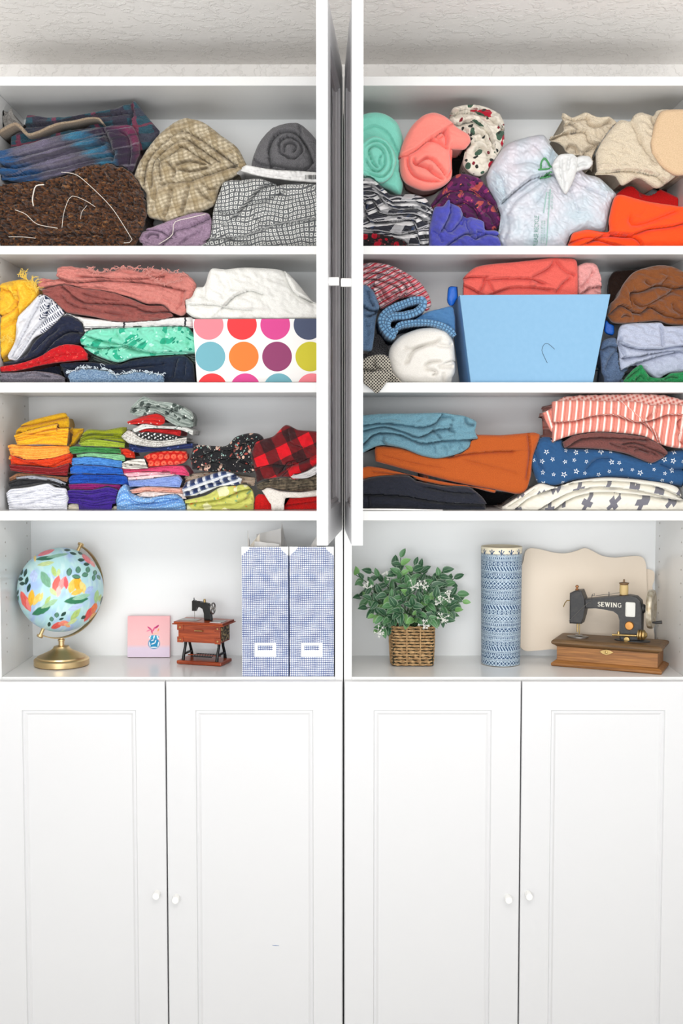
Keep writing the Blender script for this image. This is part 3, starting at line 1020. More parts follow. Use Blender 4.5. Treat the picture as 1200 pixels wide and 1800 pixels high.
o = c('plaid_blanket', A1([(-60, 560), (0, 555), (110, 530), (350, 465), (560, 418), (700, 396), (800, 380), (912, 382), (960, 480), (968, 560)]),
      A1([(-60, 760), (0, 755), (40, 765), (200, 785), (420, 725), (560, 672), (700, 655), (790, 668), (850, 692), (910, 712), (965, 580)]), .028, .19, M_PLAIDBL, R=9, seed=11, step=1.7, uvl=3,
      folds=[('O', A1([(-60, 640), (0, 655), (70, 668), (200, 640), (400, 575), (700, 500)]), 9, 17), ('O', A1([(-20, 720), (30, 715), (200, 692), (420, 640), (765, 562)]), 9, 17),
             ('v', A1([(710, 398), (745, 470), (770, 560), (772, 640)]), 7, 12), ('O', A1([(100, 600), (350, 530), (560, 470), (690, 440)]), 8, 12), ('v', A1([(820, 420), (880, 450), (905, 560), (890, 680)]), 7, 6)],
      wr=[(2.0, 30, 7, -.22, 0)],
      label='folded plaid blanket in purple, blue and teal on the brown boucle bundle', cat='blanket')
c('folded_end', A1([(60, 470), (160, 400), (180, 315), (300, 330), (460, 330), (640, 302), (780, 275), (900, 232), (945, 224), (1030, 330), (1112, 425)]),
  A1([(60, 620), (300, 560), (600, 500), (760, 520), (900, 560), (1000, 560), (1060, 520), (1112, 440)]), .07, .17, M_PLAIDBL2, R=8, seed=12, parent=o,
  folds=[('O', A1([(180, 385), (400, 370), (560, 335), (700, 315), (900, 290)]), 7, 7), ('O', A1([(930, 250), (935, 300), (915, 380)]), 6, 8), ('v', A1([(300, 440), (600, 390), (780, 385)]), 8, 8)], wr=[(2, 28, 6, -.15, 0)])
rb('hem', A1([(-40, 455), (0, 440), (110, 390), (190, 462), (260, 450), (400, 392), (520, 372), (620, 350), (690, 352), (725, 388)]), lambda t: 6.5 - 3 * t, .045, .12, M_TAN, o)
c('sheer_fabric', A1([(-60, 300), (0, 283), (40, 305), (65, 262), (90, 325), (150, 392)]), A1([(-60, 470), (0, 440), (60, 430), (110, 400), (150, 400)]), .08, .12, M_SHEER, R=6, seed=13, parent=None, lims=LL,
  wr=[(3, 10, 5, 1.2, 0)], label='crumpled sheer grey fabric tucked behind the plaid blanket', cat='fabric')

o = c('wool_roll', A2([(28, 395), (60, 320), (130, 215), (200, 150), (260, 114), (300, 112), (370, 132), (450, 192), (530, 252), (578, 340)]),
      A2([(32, 410), (90, 480), (92, 580), (150, 605), (222, 618), (300, 580), (345, 572), (420, 530), (450, 440), (515, 395), (575, 350)]), .03, .21, M_BEIGEPL, R=12, seed=21, step=1.6, belly=4, sit='s1',
      folds=[('O', A2([(75, 430), (95, 320), (170, 232), (265, 170), (370, 222), (450, 280), (520, 335)]), 6, 8), ('O', A2([(110, 440), (122, 330), (190, 256), (270, 205), (345, 250), (440, 318)]), 6, 8),
             ('O', A2([(160, 430), (145, 320), (200, 290), (265, 245), (320, 280), (400, 330)]), 6, 8), ('c', A2([(230, 345), (300, 325), (390, 342)]), 5, 9), ('c', A2([(245, 362), (320, 375), (400, 352)]), 5, 9), ('c', A2([(190, 320), (230, 370), (220, 410)]), 5, 8),
             ('O', A2([(170, 425), (300, 412), (430, 368), (530, 335)]), 5, 7), ('c', A2([(215, 440), (205, 520), (175, 600)]), 5, 7), ('c', A2([(300, 430), (285, 500), (265, 575)]), 5, 8), ('c', A2([(330, 440), (370, 490), (420, 520)]), 5, 7), ('c', A2([(360, 420), (400, 460), (440, 450)]), 4, 6), ('c', A2([(140, 440), (130, 520), (110, 570)]), 5, 5)],
      wr=[(1.6, 14, 6, .6, 0)], label='loosely rolled beige and brown checked wool fabric', cat='fabric roll')
o = c('cotton_bundle', A2([(55, 700), (80, 660), (130, 640), (200, 612), (260, 590), (330, 572), (395, 578), (412, 640)]), A2([(60, 715), (120, 742), (250, 742), (370, 742), (412, 680)]), .022, .15, M_MAUVE, R=8, seed=22,
      folds=[('v', A2([(90, 700), (110, 675), (150, 680), (150, 705)]), 4, 9), ('O', A2([(160, 735), (230, 660), (300, 640), (390, 600)]), 5, 6), ('v', A2([(240, 740), (300, 690), (370, 660)]), 4, 4), ('O', A2([(90, 655), (160, 660), (210, 690)]), 5, 5), ('v', A2([(210, 640), (240, 700)]), 4, 4)],
      wr=[(2, 12, 8, .4, 0)], label='crumpled mauve cotton fabric under the beige checked roll', cat='fabric')
threads('frayed_edge', [A2([(160, 735), (225, 690), (235, 630), (300, 610), (385, 590)])], .0008, .020, M_THREAD, o)

o = c('tweed_roll', A2([(598, 372), (605, 315), (640, 230), (700, 165), (770, 141), (830, 140), (880, 180), (925, 235), (960, 330)]), A2([(600, 376), (640, 366), (700, 371), (820, 378), (900, 382), (955, 386)]), .045, .2, M_GREYTWEED, R=12, seed=31, step=1.7, sit=None, belly=3,
      folds=[('O', A2([(690, 350), (682, 280), (705, 215), (760, 180), (820, 190), (870, 250), (905, 330)]), 6, 8), ('O', A2([(905, 330), (870, 372), (790, 370), (700, 350)]), 5, 6), ('O', A2([(735, 290), (735, 230), (785, 205), (840, 235), (850, 290), (800, 325), (745, 300)]), 5, 7),
             ('c', A2([(760, 290), (765, 250), (800, 240), (820, 260), (800, 290)]), 4, 8), ('O', A2([(620, 320), (650, 340), (700, 350)]), 5, 4), ('c', A2([(830, 145), (850, 220), (880, 270)]), 5, 4)],
      wr=[(1.2, 10, 6, .3, 0)], label='charcoal grey herringbone fabric roll on the white mailer', cat='fabric roll')
o = c('mailer_packet', A2([(510, 355), (545, 345), (700, 371), (850, 380), (960, 388)]), A2([(512, 364), (600, 392), (700, 414), (850, 428), (960, 434)]), .03, .16, M_PACKET, R=3, seed=32, sit=None, folds=[('O', A2([(520, 360), (620, 378), (760, 400), (850, 400)]), 3, 2)],
      label='white plastic mailer with a barcode lying under the charcoal roll', cat='packet')
mb = MB()
rng = random.Random(2)
x = 862
while x < 912:
    w_ = rng.choice([1.5, 2.5, 4])
    q = [at(*A2([(x, 402)])[0], .029), at(*A2([(x + w_, 422)])[0], .029)]
    mb.box(float(q[0][0]), float(q[1][0]), .0285, .0300, float(q[1][1]), float(q[0][1])); x += w_ + rng.choice([2.5, 4])
b_ = mb.build('barcode', M_BLACK, o); b_['kind'] = 'stuff'
o = c('printed_bundle', A2([(342, 738), (400, 690), (415, 560), (445, 470), (470, 418), (560, 410), (640, 405), (720, 432), (830, 428), (960, 434)]), A2([(345, 743), (500, 743), (700, 743), (960, 743)]), .02, .2, M_SQPRINT, R=14, seed=33, step=1.7, belly=8, uvw=.8, uvl=2, auto=.4,
      folds=[('O', A2([(520, 590), (590, 520), (650, 450), (730, 430)]), 8, 7), ('v', A2([(430, 560), (500, 580), (540, 560)]), 7, 7), ('v', A2([(590, 530), (660, 520), (780, 460)]), 8, 6), ('O', A2([(430, 700), (560, 690), (700, 640), (930, 600)]), 12, 4), ('v', A2([(600, 540), (620, 590), (700, 640)]), 8, 5), ('v', A2([(400, 700), (440, 680), (600, 735)]), 7, 5)],
      wr=[(2.2, 26, 12, .5, 0)], label='large grey fabric bundle printed with small white squares', cat='fabric')

# ------------------------------------------------------------------ second left shelf
c = setter('s2', LL, 'u2'); rb = rib('s2', LL)
o = c('satin_fabric', B1([(-40, 215), (0, 190), (60, 175), (130, 165), (200, 190), (222, 250)]), B1([(-40, 690), (0, 660), (40, 628), (80, 560), (100, 400), (215, 275)]), .018, .18, M_YELLOW, R=14, seed=41, belly=6, auto=.5,
      folds=[('O', B1([(-30, 400), (40, 370), (85, 310), (80, 250)]), 10, 8), ('v', B1([(-20, 480), (50, 440), (90, 400)]), 8, 6), ('O', B1([(0, 230), (60, 250), (95, 330), (100, 420)]), 9, 5), ('v', B1([(120, 180), (180, 260), (130, 350)]), 9, 4)],
      wr=[(2.5, 22, 10, 1.0, 0)], label='bright yellow satin fabric with a frayed edge at the shelf end', cat='fabric')
frayed('fringe', B1([(105, 165), (140, 170), (210, 220), (228, 270)]), 22, 46, .02, M_STRING, o, seed=1)
frayed('fringe', B1([(20, 540), (40, 520), (75, 555)]), 12, 36, .014, M_STRING, o, seed=2, up=False)
c('dash_fabric', B1([(38, 655), (85, 560), (95, 420), (170, 338), (240, 270), (300, 288), (345, 330), (388, 375)]), B1([(45, 675), (92, 675), (190, 548), (270, 502), (340, 440), (388, 388)]), .024, .16, M_DASH, R=6, seed=42,
  folds=[('O', B1([(60, 650), (150, 470), (235, 300)]), 5, 6), ('O', B1([(80, 665), (190, 500), (270, 400), (285, 300)]), 5, 7), ('v', B1([(90, 600), (140, 560), (180, 500)]), 4, 4), ('v', B1([(110, 440), (180, 390), (230, 340)]), 5, 3)],
  wr=[(1.2, 16, 6, -.9, 0)], label='white fabric with short navy dashes leaning on the navy jersey', cat='fabric')
c('jersey_fabric', B1([(0, 690), (60, 688), (150, 640), (200, 560), (300, 462), (360, 402), (420, 398), (490, 440), (508, 490)]), B1([(5, 702), (60, 708), (130, 698), (240, 655), (330, 600), (430, 582), (505, 562)]), .026, .17, M_NAVY, R=9, seed=43,
  folds=[('O', B1([(110, 690), (230, 640), (320, 540), (420, 490), (500, 505)]), 8, 9), ('v', B1([(180, 630), (280, 530), (360, 470)]), 7, 4)], wr=[(1.6, 20, 8, -.6, 0)],
  label='navy blue jersey fabric draped above the red scroll print', cat='fabric')
c('scroll_print_fabric', B1([(-40, 728), (0, 718), (130, 695), (240, 655), (320, 605), (400, 580), (490, 590), (537, 640)]), B1([(-40, 752), (0, 752), (100, 745), (230, 715), (350, 695), (450, 685), (535, 678)]), .022, .17, M_REDFL, R=6, seed=44,
  wr=[(1.8, 10, 6, .3, 0)], folds=[('v', B1([(100, 725), (250, 690), (380, 640), (500, 640)]), 4, 4)], label='red scroll-print fabric below the navy jersey', cat='fabric')
c('indigo_fabric', B1([(180, 740), (250, 715), (330, 697), (365, 720)]), B1([(200, 808), (300, 808), (385, 808)]), .085, .1, M_INDIGO, R=6, seed=46, wr=[(2, 9, 6, .4, 0)], label='small dark indigo piece behind the grey folded cotton', cat='fabric')
c('cotton_piece', B1([(-40, 770), (0, 755), (80, 752), (200, 745), (300, 755), (360, 770), (392, 790)]), B1([(-40, 808), (0, 808), (200, 808), (392, 808)]), .018, .045, M_GREYPURP, R=5, seed=45, layers=(2, 5),
  folds=[('O', B1([(110, 770), (200, 750), (300, 780)]), 5, 4)], label='grey folded cotton lying lowest under the red scroll print', cat='fabric')

o = c('gauze_fabric', B1([(212, 205), (235, 167), (330, 165), (345, 95), (420, 90), (560, 112), (640, 130), (760, 95), (870, 125), (920, 95), (1050, 130), (1140, 130), (1205, 190), (1200, 250)]),
      B1([(225, 225), (380, 200), (500, 225), (600, 235), (800, 285), (900, 325), (1000, 330), (1060, 380), (1130, 395), (1170, 330), (1195, 260)]), .022, .19, M_PINKGZ, R=8, seed=51, rough=1.5,
      folds=[('O', B1([(330, 150), (450, 185), (620, 172), (800, 180), (950, 195), (1130, 235)]), 6, 8), ('O', B1([(500, 150), (650, 160), (850, 165), (1000, 150)]), 5, 6), ('v', B1([(1130, 240), (1120, 320), (1080, 370)]), 6, 5), ('v', B1([(240, 190), (350, 170), (430, 195)]), 5, 4), ('v', B1([(450, 210), (700, 235), (900, 290)]), 7, 3)],
      wr=[(1.8, 30, 8, .2, 0), (1.2, 8, 5, .4, 2)], label='pale pink gauze with frayed fringes folded on top of the dusty rose gauze', cat='fabric')
frayed('fringe', B1([(540, 120), (620, 140), (760, 110), (900, 120), (1060, 140), (1160, 160)]), 11, 90, .020, M_PINKTH, o, seed=3, spread=1.4, r=.0008)
frayed('fringe', B1([(900, 130), (980, 190), (1050, 200), (1130, 170)]), 9, 50, .019, M_PINKTH, o, seed=4, spread=1.5, up=False, r=.0008)
c('rose_gauze', B1([(245, 238), (380, 206), (500, 230), (650, 245), (800, 295), (900, 335), (1000, 340), (1065, 395)]), B1([(252, 262), (330, 345), (400, 380), (560, 405), (700, 435), (850, 435), (980, 425), (1062, 405)]), .026, .18, M_ROSE, R=9, seed=52, step=1.7,
  folds=[('O', B1([(380, 215), (500, 310), (650, 320), (800, 330), (900, 370), (1040, 370)]), 6, 7), ('v', B1([(350, 250), (430, 330), (600, 370), (800, 400)]), 5, 6), ('v', B1([(480, 250), (600, 290), (760, 310)]), 4, 5)],
  wr=[(2.6, 40, 5, .28, 2), (1.2, 20, 4, .3, 0)], label='dusty rose crinkled gauze under the pale pink gauze', cat='fabric')
c('windowpane_fabric', B1([(380, 385), (450, 400), (600, 420), (800, 438), (1000, 415), (1185, 405)]), B1([(400, 420), (500, 505), (700, 490), (1000, 485), (1205, 482)]), .03, .18, M_WINDOW, R=4, seed=53, layers=(3, 4, .15), label='white windowpane check fabric between the pink gauze and the mint print', cat='fabric')
c('leaf_print_fabric', B1([(483, 550), (540, 492), (650, 480), (900, 470), (1150, 470), (1210, 535)]), B1([(500, 600), (600, 655), (720, 692), (820, 665), (1000, 645), (1215, 632)]), .022, .19, M_MINTFL, R=8, seed=54, step=1.7, uvl=4, uvw=1,
  folds=[('O', B1([(488, 580), (600, 600), (750, 590), (900, 625), (1200, 632)]), 5, 7), ('O', B1([(540, 530), (650, 560), (760, 580), (830, 600)]), 6, 6), ('v', B1([(1010, 480), (1015, 560), (1005, 620)]), 4, 4), ('v', B1([(1150, 480), (1160, 560), (1165, 620)]), 4, 4), ('v', B1([(700, 490), (740, 550), (800, 570)]), 5, 4)],
  wr=[(2.5, 14, 8, .5, 0)], label='mint green leaf-print fabric folded above the dark denim', cat='fabric')
c('ticking_fabric', B1([(520, 635), (720, 685), (1000, 645), (1205, 635)]), B1([(540, 672), (720, 712), (900, 668), (1210, 700)]), .07, .13, M_TICKING, R=4, seed=55, label='green-grey striped ticking, a thin edge under the mint print', cat='fabric')
c('denim_piece', B1([(358, 695), (540, 690), (720, 705), (800, 682), (900, 662), (1050, 652), (1140, 652), (1195, 700)]), B1([(400, 808), (700, 808), (1000, 808), (1205, 808)]), .046, .16, M_DENIMD, R=9, seed=56, folds=[('v', B1([(1100, 660), (1080, 740), (1070, 800)]), 5, 5), ('O', B1([(370, 720), (600, 740), (800, 720), (1000, 700)]), 7, 4), ('v', B1([(1150, 670), (1140, 780)]), 4, 4)],
  wr=[(1.5, 18, 8, .1, 0)], label='dark blue denim folded under the mint print', cat='fabric')
o = c('frayed_denim', B1([(415, 785), (430, 755), (500, 730), (650, 742), (720, 772), (860, 752), (1000, 775), (1015, 795)]), B1([(425, 808), (560, 808), (800, 808), (1012, 808)]), .012, .013, M_DENIML, R=5, seed=57, wr=[(1.5, 10, 5, 0, 0)], rough=1.2, folds=[('v', B1([(700, 760), (720, 800)]), 4, 4)],
      label='faded blue denim scrap with a white frayed edge on the shelf lip', cat='fabric')
frayed('fringe', B1([(420, 765), (500, 730), (650, 742), (720, 772), (860, 752), (1010, 775)]), 7, 110, .0115, M_DENIMTH, o, seed=5, spread=1.5, r=.0007)
threads('loose_thread', [B1([(650, 715), (620, 700), (640, 735), (700, 750), (725, 790)])], .0005, .011, M_DENIMTH, o)

# polka dot box with white cloth in it
def _polka(g):
    t = g._n('ShaderNodeUVMap'); t.uv_map = 'UVMap'
    x, y = g.split(t.outputs[0]); y = y / 55.7; r = (y + .5).fl(); x = x / 58.6 - r * .052
    col = (x + .5).fl(); dx, dy = (x + .5).fr() - .5, (y + .5).fr() - .5
    d = ((dx * 58.6) * (dx * 58.6) + (dy * 55.7) * (dy * 55.7)).sq()
    cols = ['#f2808c', '#e8242c', '#d93a8c', '#35405f', '#6aaab8', '#fb7a22', '#8c2460', '#cbc01c', '#e8242c', '#d93a8c', '#6aaab8', '#f2808c']
    k = g.ramp((col + r * 4 + .5) / 12, [(i / 12, cc) for i, cc in enumerate(cols)])
    return g.mix(d.lt(26.2), '#f0edea', k)
M_POLKA = mat('polka_dot_paper', _polka, .55, 0)
M_BOXIN = mat('box_board', '#e9e5df', .8, 0)
fq = PX([(338.5, 561), (346, 671.5), (587.5, 671.5), (587.5, 560)])
yb0, yb1, tk = .02, .23, .0035
pt3 = lambda q, Y: tuple(float(v) if i != 1 else Y for i, v in enumerate((at(q[0], q[1], yb0)[0], 0, at(q[0], q[1], yb0)[1])))
F3 = [pt3(q, yb0) for q in fq]; B3 = [(p[0], yb1, p[2]) for p in F3]
F3 = [(max(min(p[0], LL[1] - .001), LL[0]), p[1], max(p[2], SHELF['s2'] + .0006)) for p in F3]; B3 = [(max(min(p[0], LL[1] - .001), LL[0]), p[1], max(p[2], SHELF['s2'] + .0006)) for p in B3]
inn = [(F3[0][0] + tk, F3[0][2]), (F3[1][0] + tk, F3[1][2] + tk), (F3[2][0] - tk, F3[2][2] + tk), (F3[3][0] - tk, F3[3][2])]
V = F3 + B3 + [(x, yb0 + tk, z) for x, z in inn] + [(x, yb1 - tk, z) for x, z in inn]
Fs = [(0, 1, 2, 3), (7, 6, 5, 4), (0, 4, 5, 1), (1, 5, 6, 2), (2, 6, 7, 3), (8, 11, 10, 9), (12, 13, 14, 15), (8, 9, 13, 12), (9, 10, 14, 13), (10, 11, 15, 14), (0, 3, 11, 8), (3, 7, 15, 11), (7, 4, 12, 15), (4, 0, 8, 12)]
uv = [(q[0] - 366.6, q[1] - 571) for q in fq] + [(q[0] - 366.6 + 160, q[1] - 571) for q in fq] + [(300, 9999)] * 8
box = mesh_obj('storage_box', V, Fs, M_POLKA, None, False, uv)
box.data.materials.append(M_BOXIN)
for i_, p_ in enumerate(box.data.polygons):
    if i_ >= 5: p_.material_index = 1
tag(box, 'white open box printed with large multicoloured dots', 'box')
c('white_cotton', B2([(80, 300), (120, 280), (150, 222), (200, 210), (240, 106), (330, 106), (440, 95), (600, 100), (700, 116), (780, 190), (870, 300), (920, 325), (990, 350)]),
  B2([(85, 375), (120, 402), (180, 424), (400, 426), (600, 424), (800, 424), (990, 424)]), .008, .2, M_WHITECL, R=12, seed=61, sit=None, belly=6, auto=.45,
  folds=[('O', B2([(330, 335), (400, 272), (490, 240), (560, 262)]), 10, 6), ('v', B2([(205, 215), (215, 300), (330, 330)]), 9, 5), ('O', B2([(120, 330), (250, 330), (400, 355), (500, 360)]), 9, 5), ('v', B2([(370, 165), (380, 230), (480, 235)]), 10, 4), ('r', B2([(240, 110), (300, 130), (330, 110)]), 6, 4), ('O', B2([(700, 120), (760, 250), (870, 310)]), 12, 5)],
  wr=[(2.4, 24, 12, .6, 0)], label='heap of white cotton fabric filling the dotted box', cat='fabric')

# ------------------------------------------------------------------ third left shelf: the folded cuts
c = setter('s3', LL, 'u3'); rb = rib('s3', LL)
_cut = [0]
def cut(name, label, m, top, bot, n=3, Y=.03, depth=.17, cr=C1, groove=3.2, folds=(), group=None, wr=((.8, 14, 5, .1, 0),), R=3.5, **k):
    _cut[0] += 1
    k.setdefault('seed', 300 + _cut[0])
    return c(name, cr(top), cr(bot), Y, depth, m, R=R, layers=(int(n * 1.5 + .6), groove * 1.15, .75) if n else None, folds=folds, wr=list(wr), step=1.0, label=label, cat='fabric', group=group, auto=k.pop('auto', .4), **k)
P_ = lambda n, a, b=None, **k: plain(n, a, b, **k)
G1_, G2_, G3_ = 'folded cuts in the yellow to white stack', 'folded cuts in the green to purple stack', 'folded cuts in the tall print stack'
# first stack
cut('folded_cotton', 'white cotton cuts lying lowest in the stack at the shelf end', P_('bright_white_cotton', '#efeff3', '#dcdce4', amt=.05), [(28, 660), (60, 632), (180, 617), (290, 597), (335, 622), (400, 632), (418, 680)], [(45, 757), (200, 759), (380, 759), (420, 700)], 6, group=G1_, groove=4,
    folds=[('v', C1([(60, 690), (200, 650), (330, 640)]), 4, 4), ('v', C1([(120, 740), (250, 700), (400, 660)]), 4, 4)])
cut('folded_cotton', 'black cotton cut between the grey one and the white stack', P_('soft_black', '#232329', '#141418'), [(45, 595), (120, 572), (250, 578), (340, 590), (392, 612)], [(52, 632), (150, 617), (290, 597), (388, 622)], 2, group=G1_)
cut('folded_cotton', 'light grey cotton cut just above the black one', P_('pale_grey_cut', '#b4b8c0', '#9a9ea8'), [(85, 562), (200, 551), (330, 568), (398, 602)], [(92, 576), (250, 580), (388, 614)], 1, group=G1_, R=3)
cut('folded_cotton', 'tan brown cotton cut below the dark red one', P_('tan_cut', '#a87a5a', '#86583c'), [(42, 562), (100, 536), (250, 545), (412, 562)], [(45, 585), (120, 566), (200, 553), (405, 592)], 2, group=G1_, Y=.033)
cut('folded_cotton', 'dark red cotton cut folded under the orange one', P_('dark_red_cut', '#a01c22', '#7c1018'), [(48, 484), (200, 494), (330, 502), (425, 470)], [(58, 520), (200, 540), (410, 552)], 3, group=G1_)
cut('folded_cotton', 'deep orange cotton cut on the dark red one', P_('deep_orange_cut', '#ee4f22', '#d33c14'), [(45, 420), (150, 452), (300, 445), (437, 408)], [(52, 484), (200, 490), (330, 505), (430, 476)], 3, group=G1_,
    folds=[('O', C1([(180, 470), (300, 490), (430, 425)]), 4, 4)])
cut('folded_cotton', 'pale orange cotton cut below the two yellow ones', P_('pale_orange_cut', '#ffbd5c', '#f7a13c'), [(32, 365), (60, 356), (200, 366), (400, 366), (425, 385)], [(58, 450), (250, 452), (330, 448), (420, 410)], 4, group=G1_)
cut('folded_cotton', 'golden yellow cotton cut under the mustard one', P_('golden_cut', '#f9c63a', '#eda41c'), [(80, 300), (180, 268), (345, 228), (350, 256), (420, 256)], [(98, 360), (250, 358), (410, 364)], 3, group=G1_, folds=[('v', C1([(90, 300), (160, 290), (330, 300)]), 4, 4), ('O', C1([(180, 290), (300, 262), (350, 255)]), 4, 4)])
cut('folded_cotton', 'mustard cotton cut topmost in the stack at the shelf end', P_('mustard_cut', '#e0b01c', '#c89410'), [(85, 268), (130, 228), (200, 200), (370, 160), (400, 166), (418, 220)], [(75, 312), (100, 278), (180, 300), (330, 232), (345, 256), (418, 252)], 0, group=G1_, Y=.036, folds=[('O', C1([(120, 240), (250, 215), (395, 185)]), 5, 5)], R=6)
cut('folded_cotton', 'mustard cotton end sticking out behind the golden cut', P_('mustard_end', '#dcae22', '#c69614'), [(400, 262), (450, 256), (508, 258)], [(405, 368), (445, 366), (475, 330), (505, 280)], 1, Y=.06, depth=.14, R=5)
# second stack
cut('folded_cotton', 'cream cotton cut lying lowest under the purple one', P_('cream_cut', '#e9e2d2', '#d8cdb6'), [(385, 742), (480, 718), (600, 747), (772, 735)], [(385, 759), (600, 760), (778, 759)], 2, group=G2_, Y=.04)
cut('folded_cotton', 'purple cotton cut with fanned folds', P_('purple_cut', '#46259a', '#331878'), [(388, 690), (420, 640), (560, 640), (660, 617), (700, 628), (735, 645)], [(385, 718), (500, 732), (600, 748), (718, 722)], 5, group=G2_, groove=4)
cut('folded_cotton', 'thin magenta cotton cut on the purple one', P_('magenta_cut', '#9c1b78', '#7c0f5e'), [(412, 606), (550, 600), (740, 606)], [(425, 638), (500, 640), (600, 638), (738, 642)], 2, group=G2_)
cut('folded_cotton', 'strong blue cotton cut above the magenta one', P_('strong_blue_cut', '#1f5cc4', '#12429c'), [(412, 572), (440, 546), (600, 542), (765, 548), (792, 600)], [(418, 604), (600, 604), (788, 612)], 4, group=G2_)
cut('folded_cotton', 'medium blue cotton cut between two other blues', P_('medium_blue_cut', '#3577d2', '#205cb4'), [(428, 502), (460, 484), (600, 490), (752, 508)], [(430, 540), (600, 546), (762, 550)], 3, group=G2_)
cut('folded_cotton', 'light blue cotton cut under the mint one', P_('light_blue_cut', '#64a2e2', '#4484cc'), [(428, 442), (560, 434), (748, 460)], [(435, 490), (600, 488), (750, 510)], 4, group=G2_)
cut('folded_cotton', 'mint green cotton cut under the dark green one', P_('mint_cut', '#9cd3a2', '#7cb988'), [(462, 420), (560, 409), (740, 416), (768, 432)], [(468, 440), (600, 448), (766, 462)], 2, group=G2_)
cut('folded_cotton', 'dark green cotton cut under the lime one', P_('dark_green_cut', '#43924e', '#2f7439'), [(418, 386), (440, 370), (560, 370), (745, 386)], [(440, 416), (600, 412), (748, 416)], 2, group=G2_)
cut('folded_cotton', 'lime green cotton cut under the olive one', P_('lime_cut', '#b0c244', '#94a82c'), [(478, 350), (560, 322), (768, 350)], [(498, 368), (650, 374), (768, 378)], 2, group=G2_)
cut('folded_cotton', 'olive green cotton cut topmost on the green to purple stack', P_('olive_cut', '#9aa31a', '#7f880c'), [(488, 310), (530, 264), (640, 266), (740, 248), (775, 250)], [(480, 348), (600, 322), (770, 350)], 2, group=G2_, Y=.034, R=5, folds=[('O', C1([(500, 300), (600, 285), (770, 310)]), 5, 4)])
# third stack
cut('folded_print', 'pale blue dotted cotton folded lowest in the tall print stack', grid_mat('blue_dot_print', '#7fb0e4', '#cfe2f6', .62, lambda g, x, y, w: (x * x + y * y).sq().lt(.17), stag=.5, rot=.4), [(712, 712), (730, 642), (770, 605), (800, 660), (900, 690), (1080, 668), (1130, 700)], [(715, 735), (780, 759), (900, 760), (1100, 759), (1148, 738)], 2, group=G3_, Y=.026, R=5,
    folds=[('O', C1([(790, 730), (950, 720), (1060, 700), (1100, 690)]), 5, 4)])
cut('folded_print', 'cream white print cut above the pale blue dots', P_('cream_print', '#efe3df', '#dccac4'), [(838, 672), (900, 652), (1132, 664)], [(840, 688), (1000, 694), (1152, 698)], 2, group=G3_)
cut('folded_print', 'peach print cut above the cream one', P_('peach_print', '#ecbcae', '#d99d8c'), [(793, 642), (900, 618), (1132, 630)], [(808, 664), (1000, 656), (1142, 664)], 3, group=G3_)
cut('folded_print', 'lavender blue cut in the middle of the tall stack', P_('lavender_print', '#9fb4e6', '#7f97d4'), [(788, 582), (900, 574), (1100, 550), (1128, 580)], [(798, 620), (950, 618), (1112, 624)], 4, group=G3_)
cut('folded_print', 'pale rose print cut above the lavender one', spots_mat('rose_sprig', '#f4dfe0', [(1.6, .25, '#e88aa0', .5, 0)]), [(783, 562), (900, 552), (1062, 538), (1105, 552)], [(788, 584), (950, 580), (1098, 560)], 2, group=G3_)
cut('folded_print', 'light pink print cut below the hot pink one', spots_mat('pink_sprig', '#f2bcc8', [(1.8, .28, '#fbe9ec', .6, 0)]), [(733, 538), (900, 528), (1050, 530)], [(738, 556), (900, 560), (1065, 546)], 2, group=G3_)
cut('folded_print', 'hot pink cut under the white ruler print', P_('hot_pink_print', '#e5557f', '#cf3866'), [(733, 512), (900, 500), (1122, 490), (1168, 540)], [(740, 536), (900, 530), (1168, 556)], 2, group=G3_)
cut('folded_print', 'white print end with grey lettering lines', stripes_mat('grey_line_print', '#ece7de', [(.75, .0, .3, '#98928c'), (2.2, .0, .08, '#5c5650')], rot=1.45), [(752, 474), (800, 454), (892, 445)], [(758, 508), (840, 510), (915, 506)], 2, group=G3_, Y=.026)
cut('folded_print', 'tomato red scalloped print beside the white lettering print', grid_mat('tomato_scallop', '#cf2118', '#ee6a50', 1.5, lambda g, x, y, w: (x * x + (y + .1) * (y + .1)).sq().lt(.40) * (x * x + (y + .1) * (y + .1)).sq().gt(.10), stag=.5), [(882, 432), (950, 402), (1142, 396), (1158, 440)], [(908, 504), (1000, 504), (1132, 474), (1155, 455)], 2, group=G3_, R=6)
cut('folded_print', 'orange red print end beside the olive cut', spots_mat('orange_red_sprig', '#dd3a20', [(1.8, .25, '#f3b48c', .4, 0)]), [(712, 404), (760, 380), (822, 396)], [(716, 430), (770, 440), (832, 446)], 2, Y=.034, depth=.14)
cut('folded_print', 'navy print cut under the white lacy knit', spots_mat('navy_sprig', '#1f2d64', [(1.6, .28, '#5f77b8', .4, 0)]), [(793, 358), (830, 346), (960, 378), (1192, 350)], [(800, 392), (850, 408), (1000, 396), (1192, 380)], 3, group=G3_)
cut('folded_print', 'white lacy knit bulging from the tall stack', tweed('white_lace_knit', '#b9b4ac', '#f0ede8', sc=3.5), [(742, 306), (790, 268), (880, 320), (1000, 332), (1152, 312)], [(758, 326), (800, 354), (960, 376), (1152, 352)], 2, group=G3_, Y=.022, R=6, wr=((2.5, 8, 7, .2, 0),))
cut('folded_print', 'black and white dotted cut below the leaf prints', grid_mat('black_dot', '#17171a', '#f0eeee', .78, dot_draw, stag=.5, rot=.5), [(832, 292), (900, 280), (1000, 292), (1105, 312)], [(858, 314), (960, 348), (1102, 328)], 1, group=G3_, R=4)
cut('folded_print', 'red cut just above the black and white dots', P_('bright_red_cut', '#d22a2a', '#a8151a'), [(852, 262), (1000, 262), (1112, 268), (1118, 288)], [(858, 282), (1000, 288), (1112, 306)], 2, group=G3_, Y=.034)
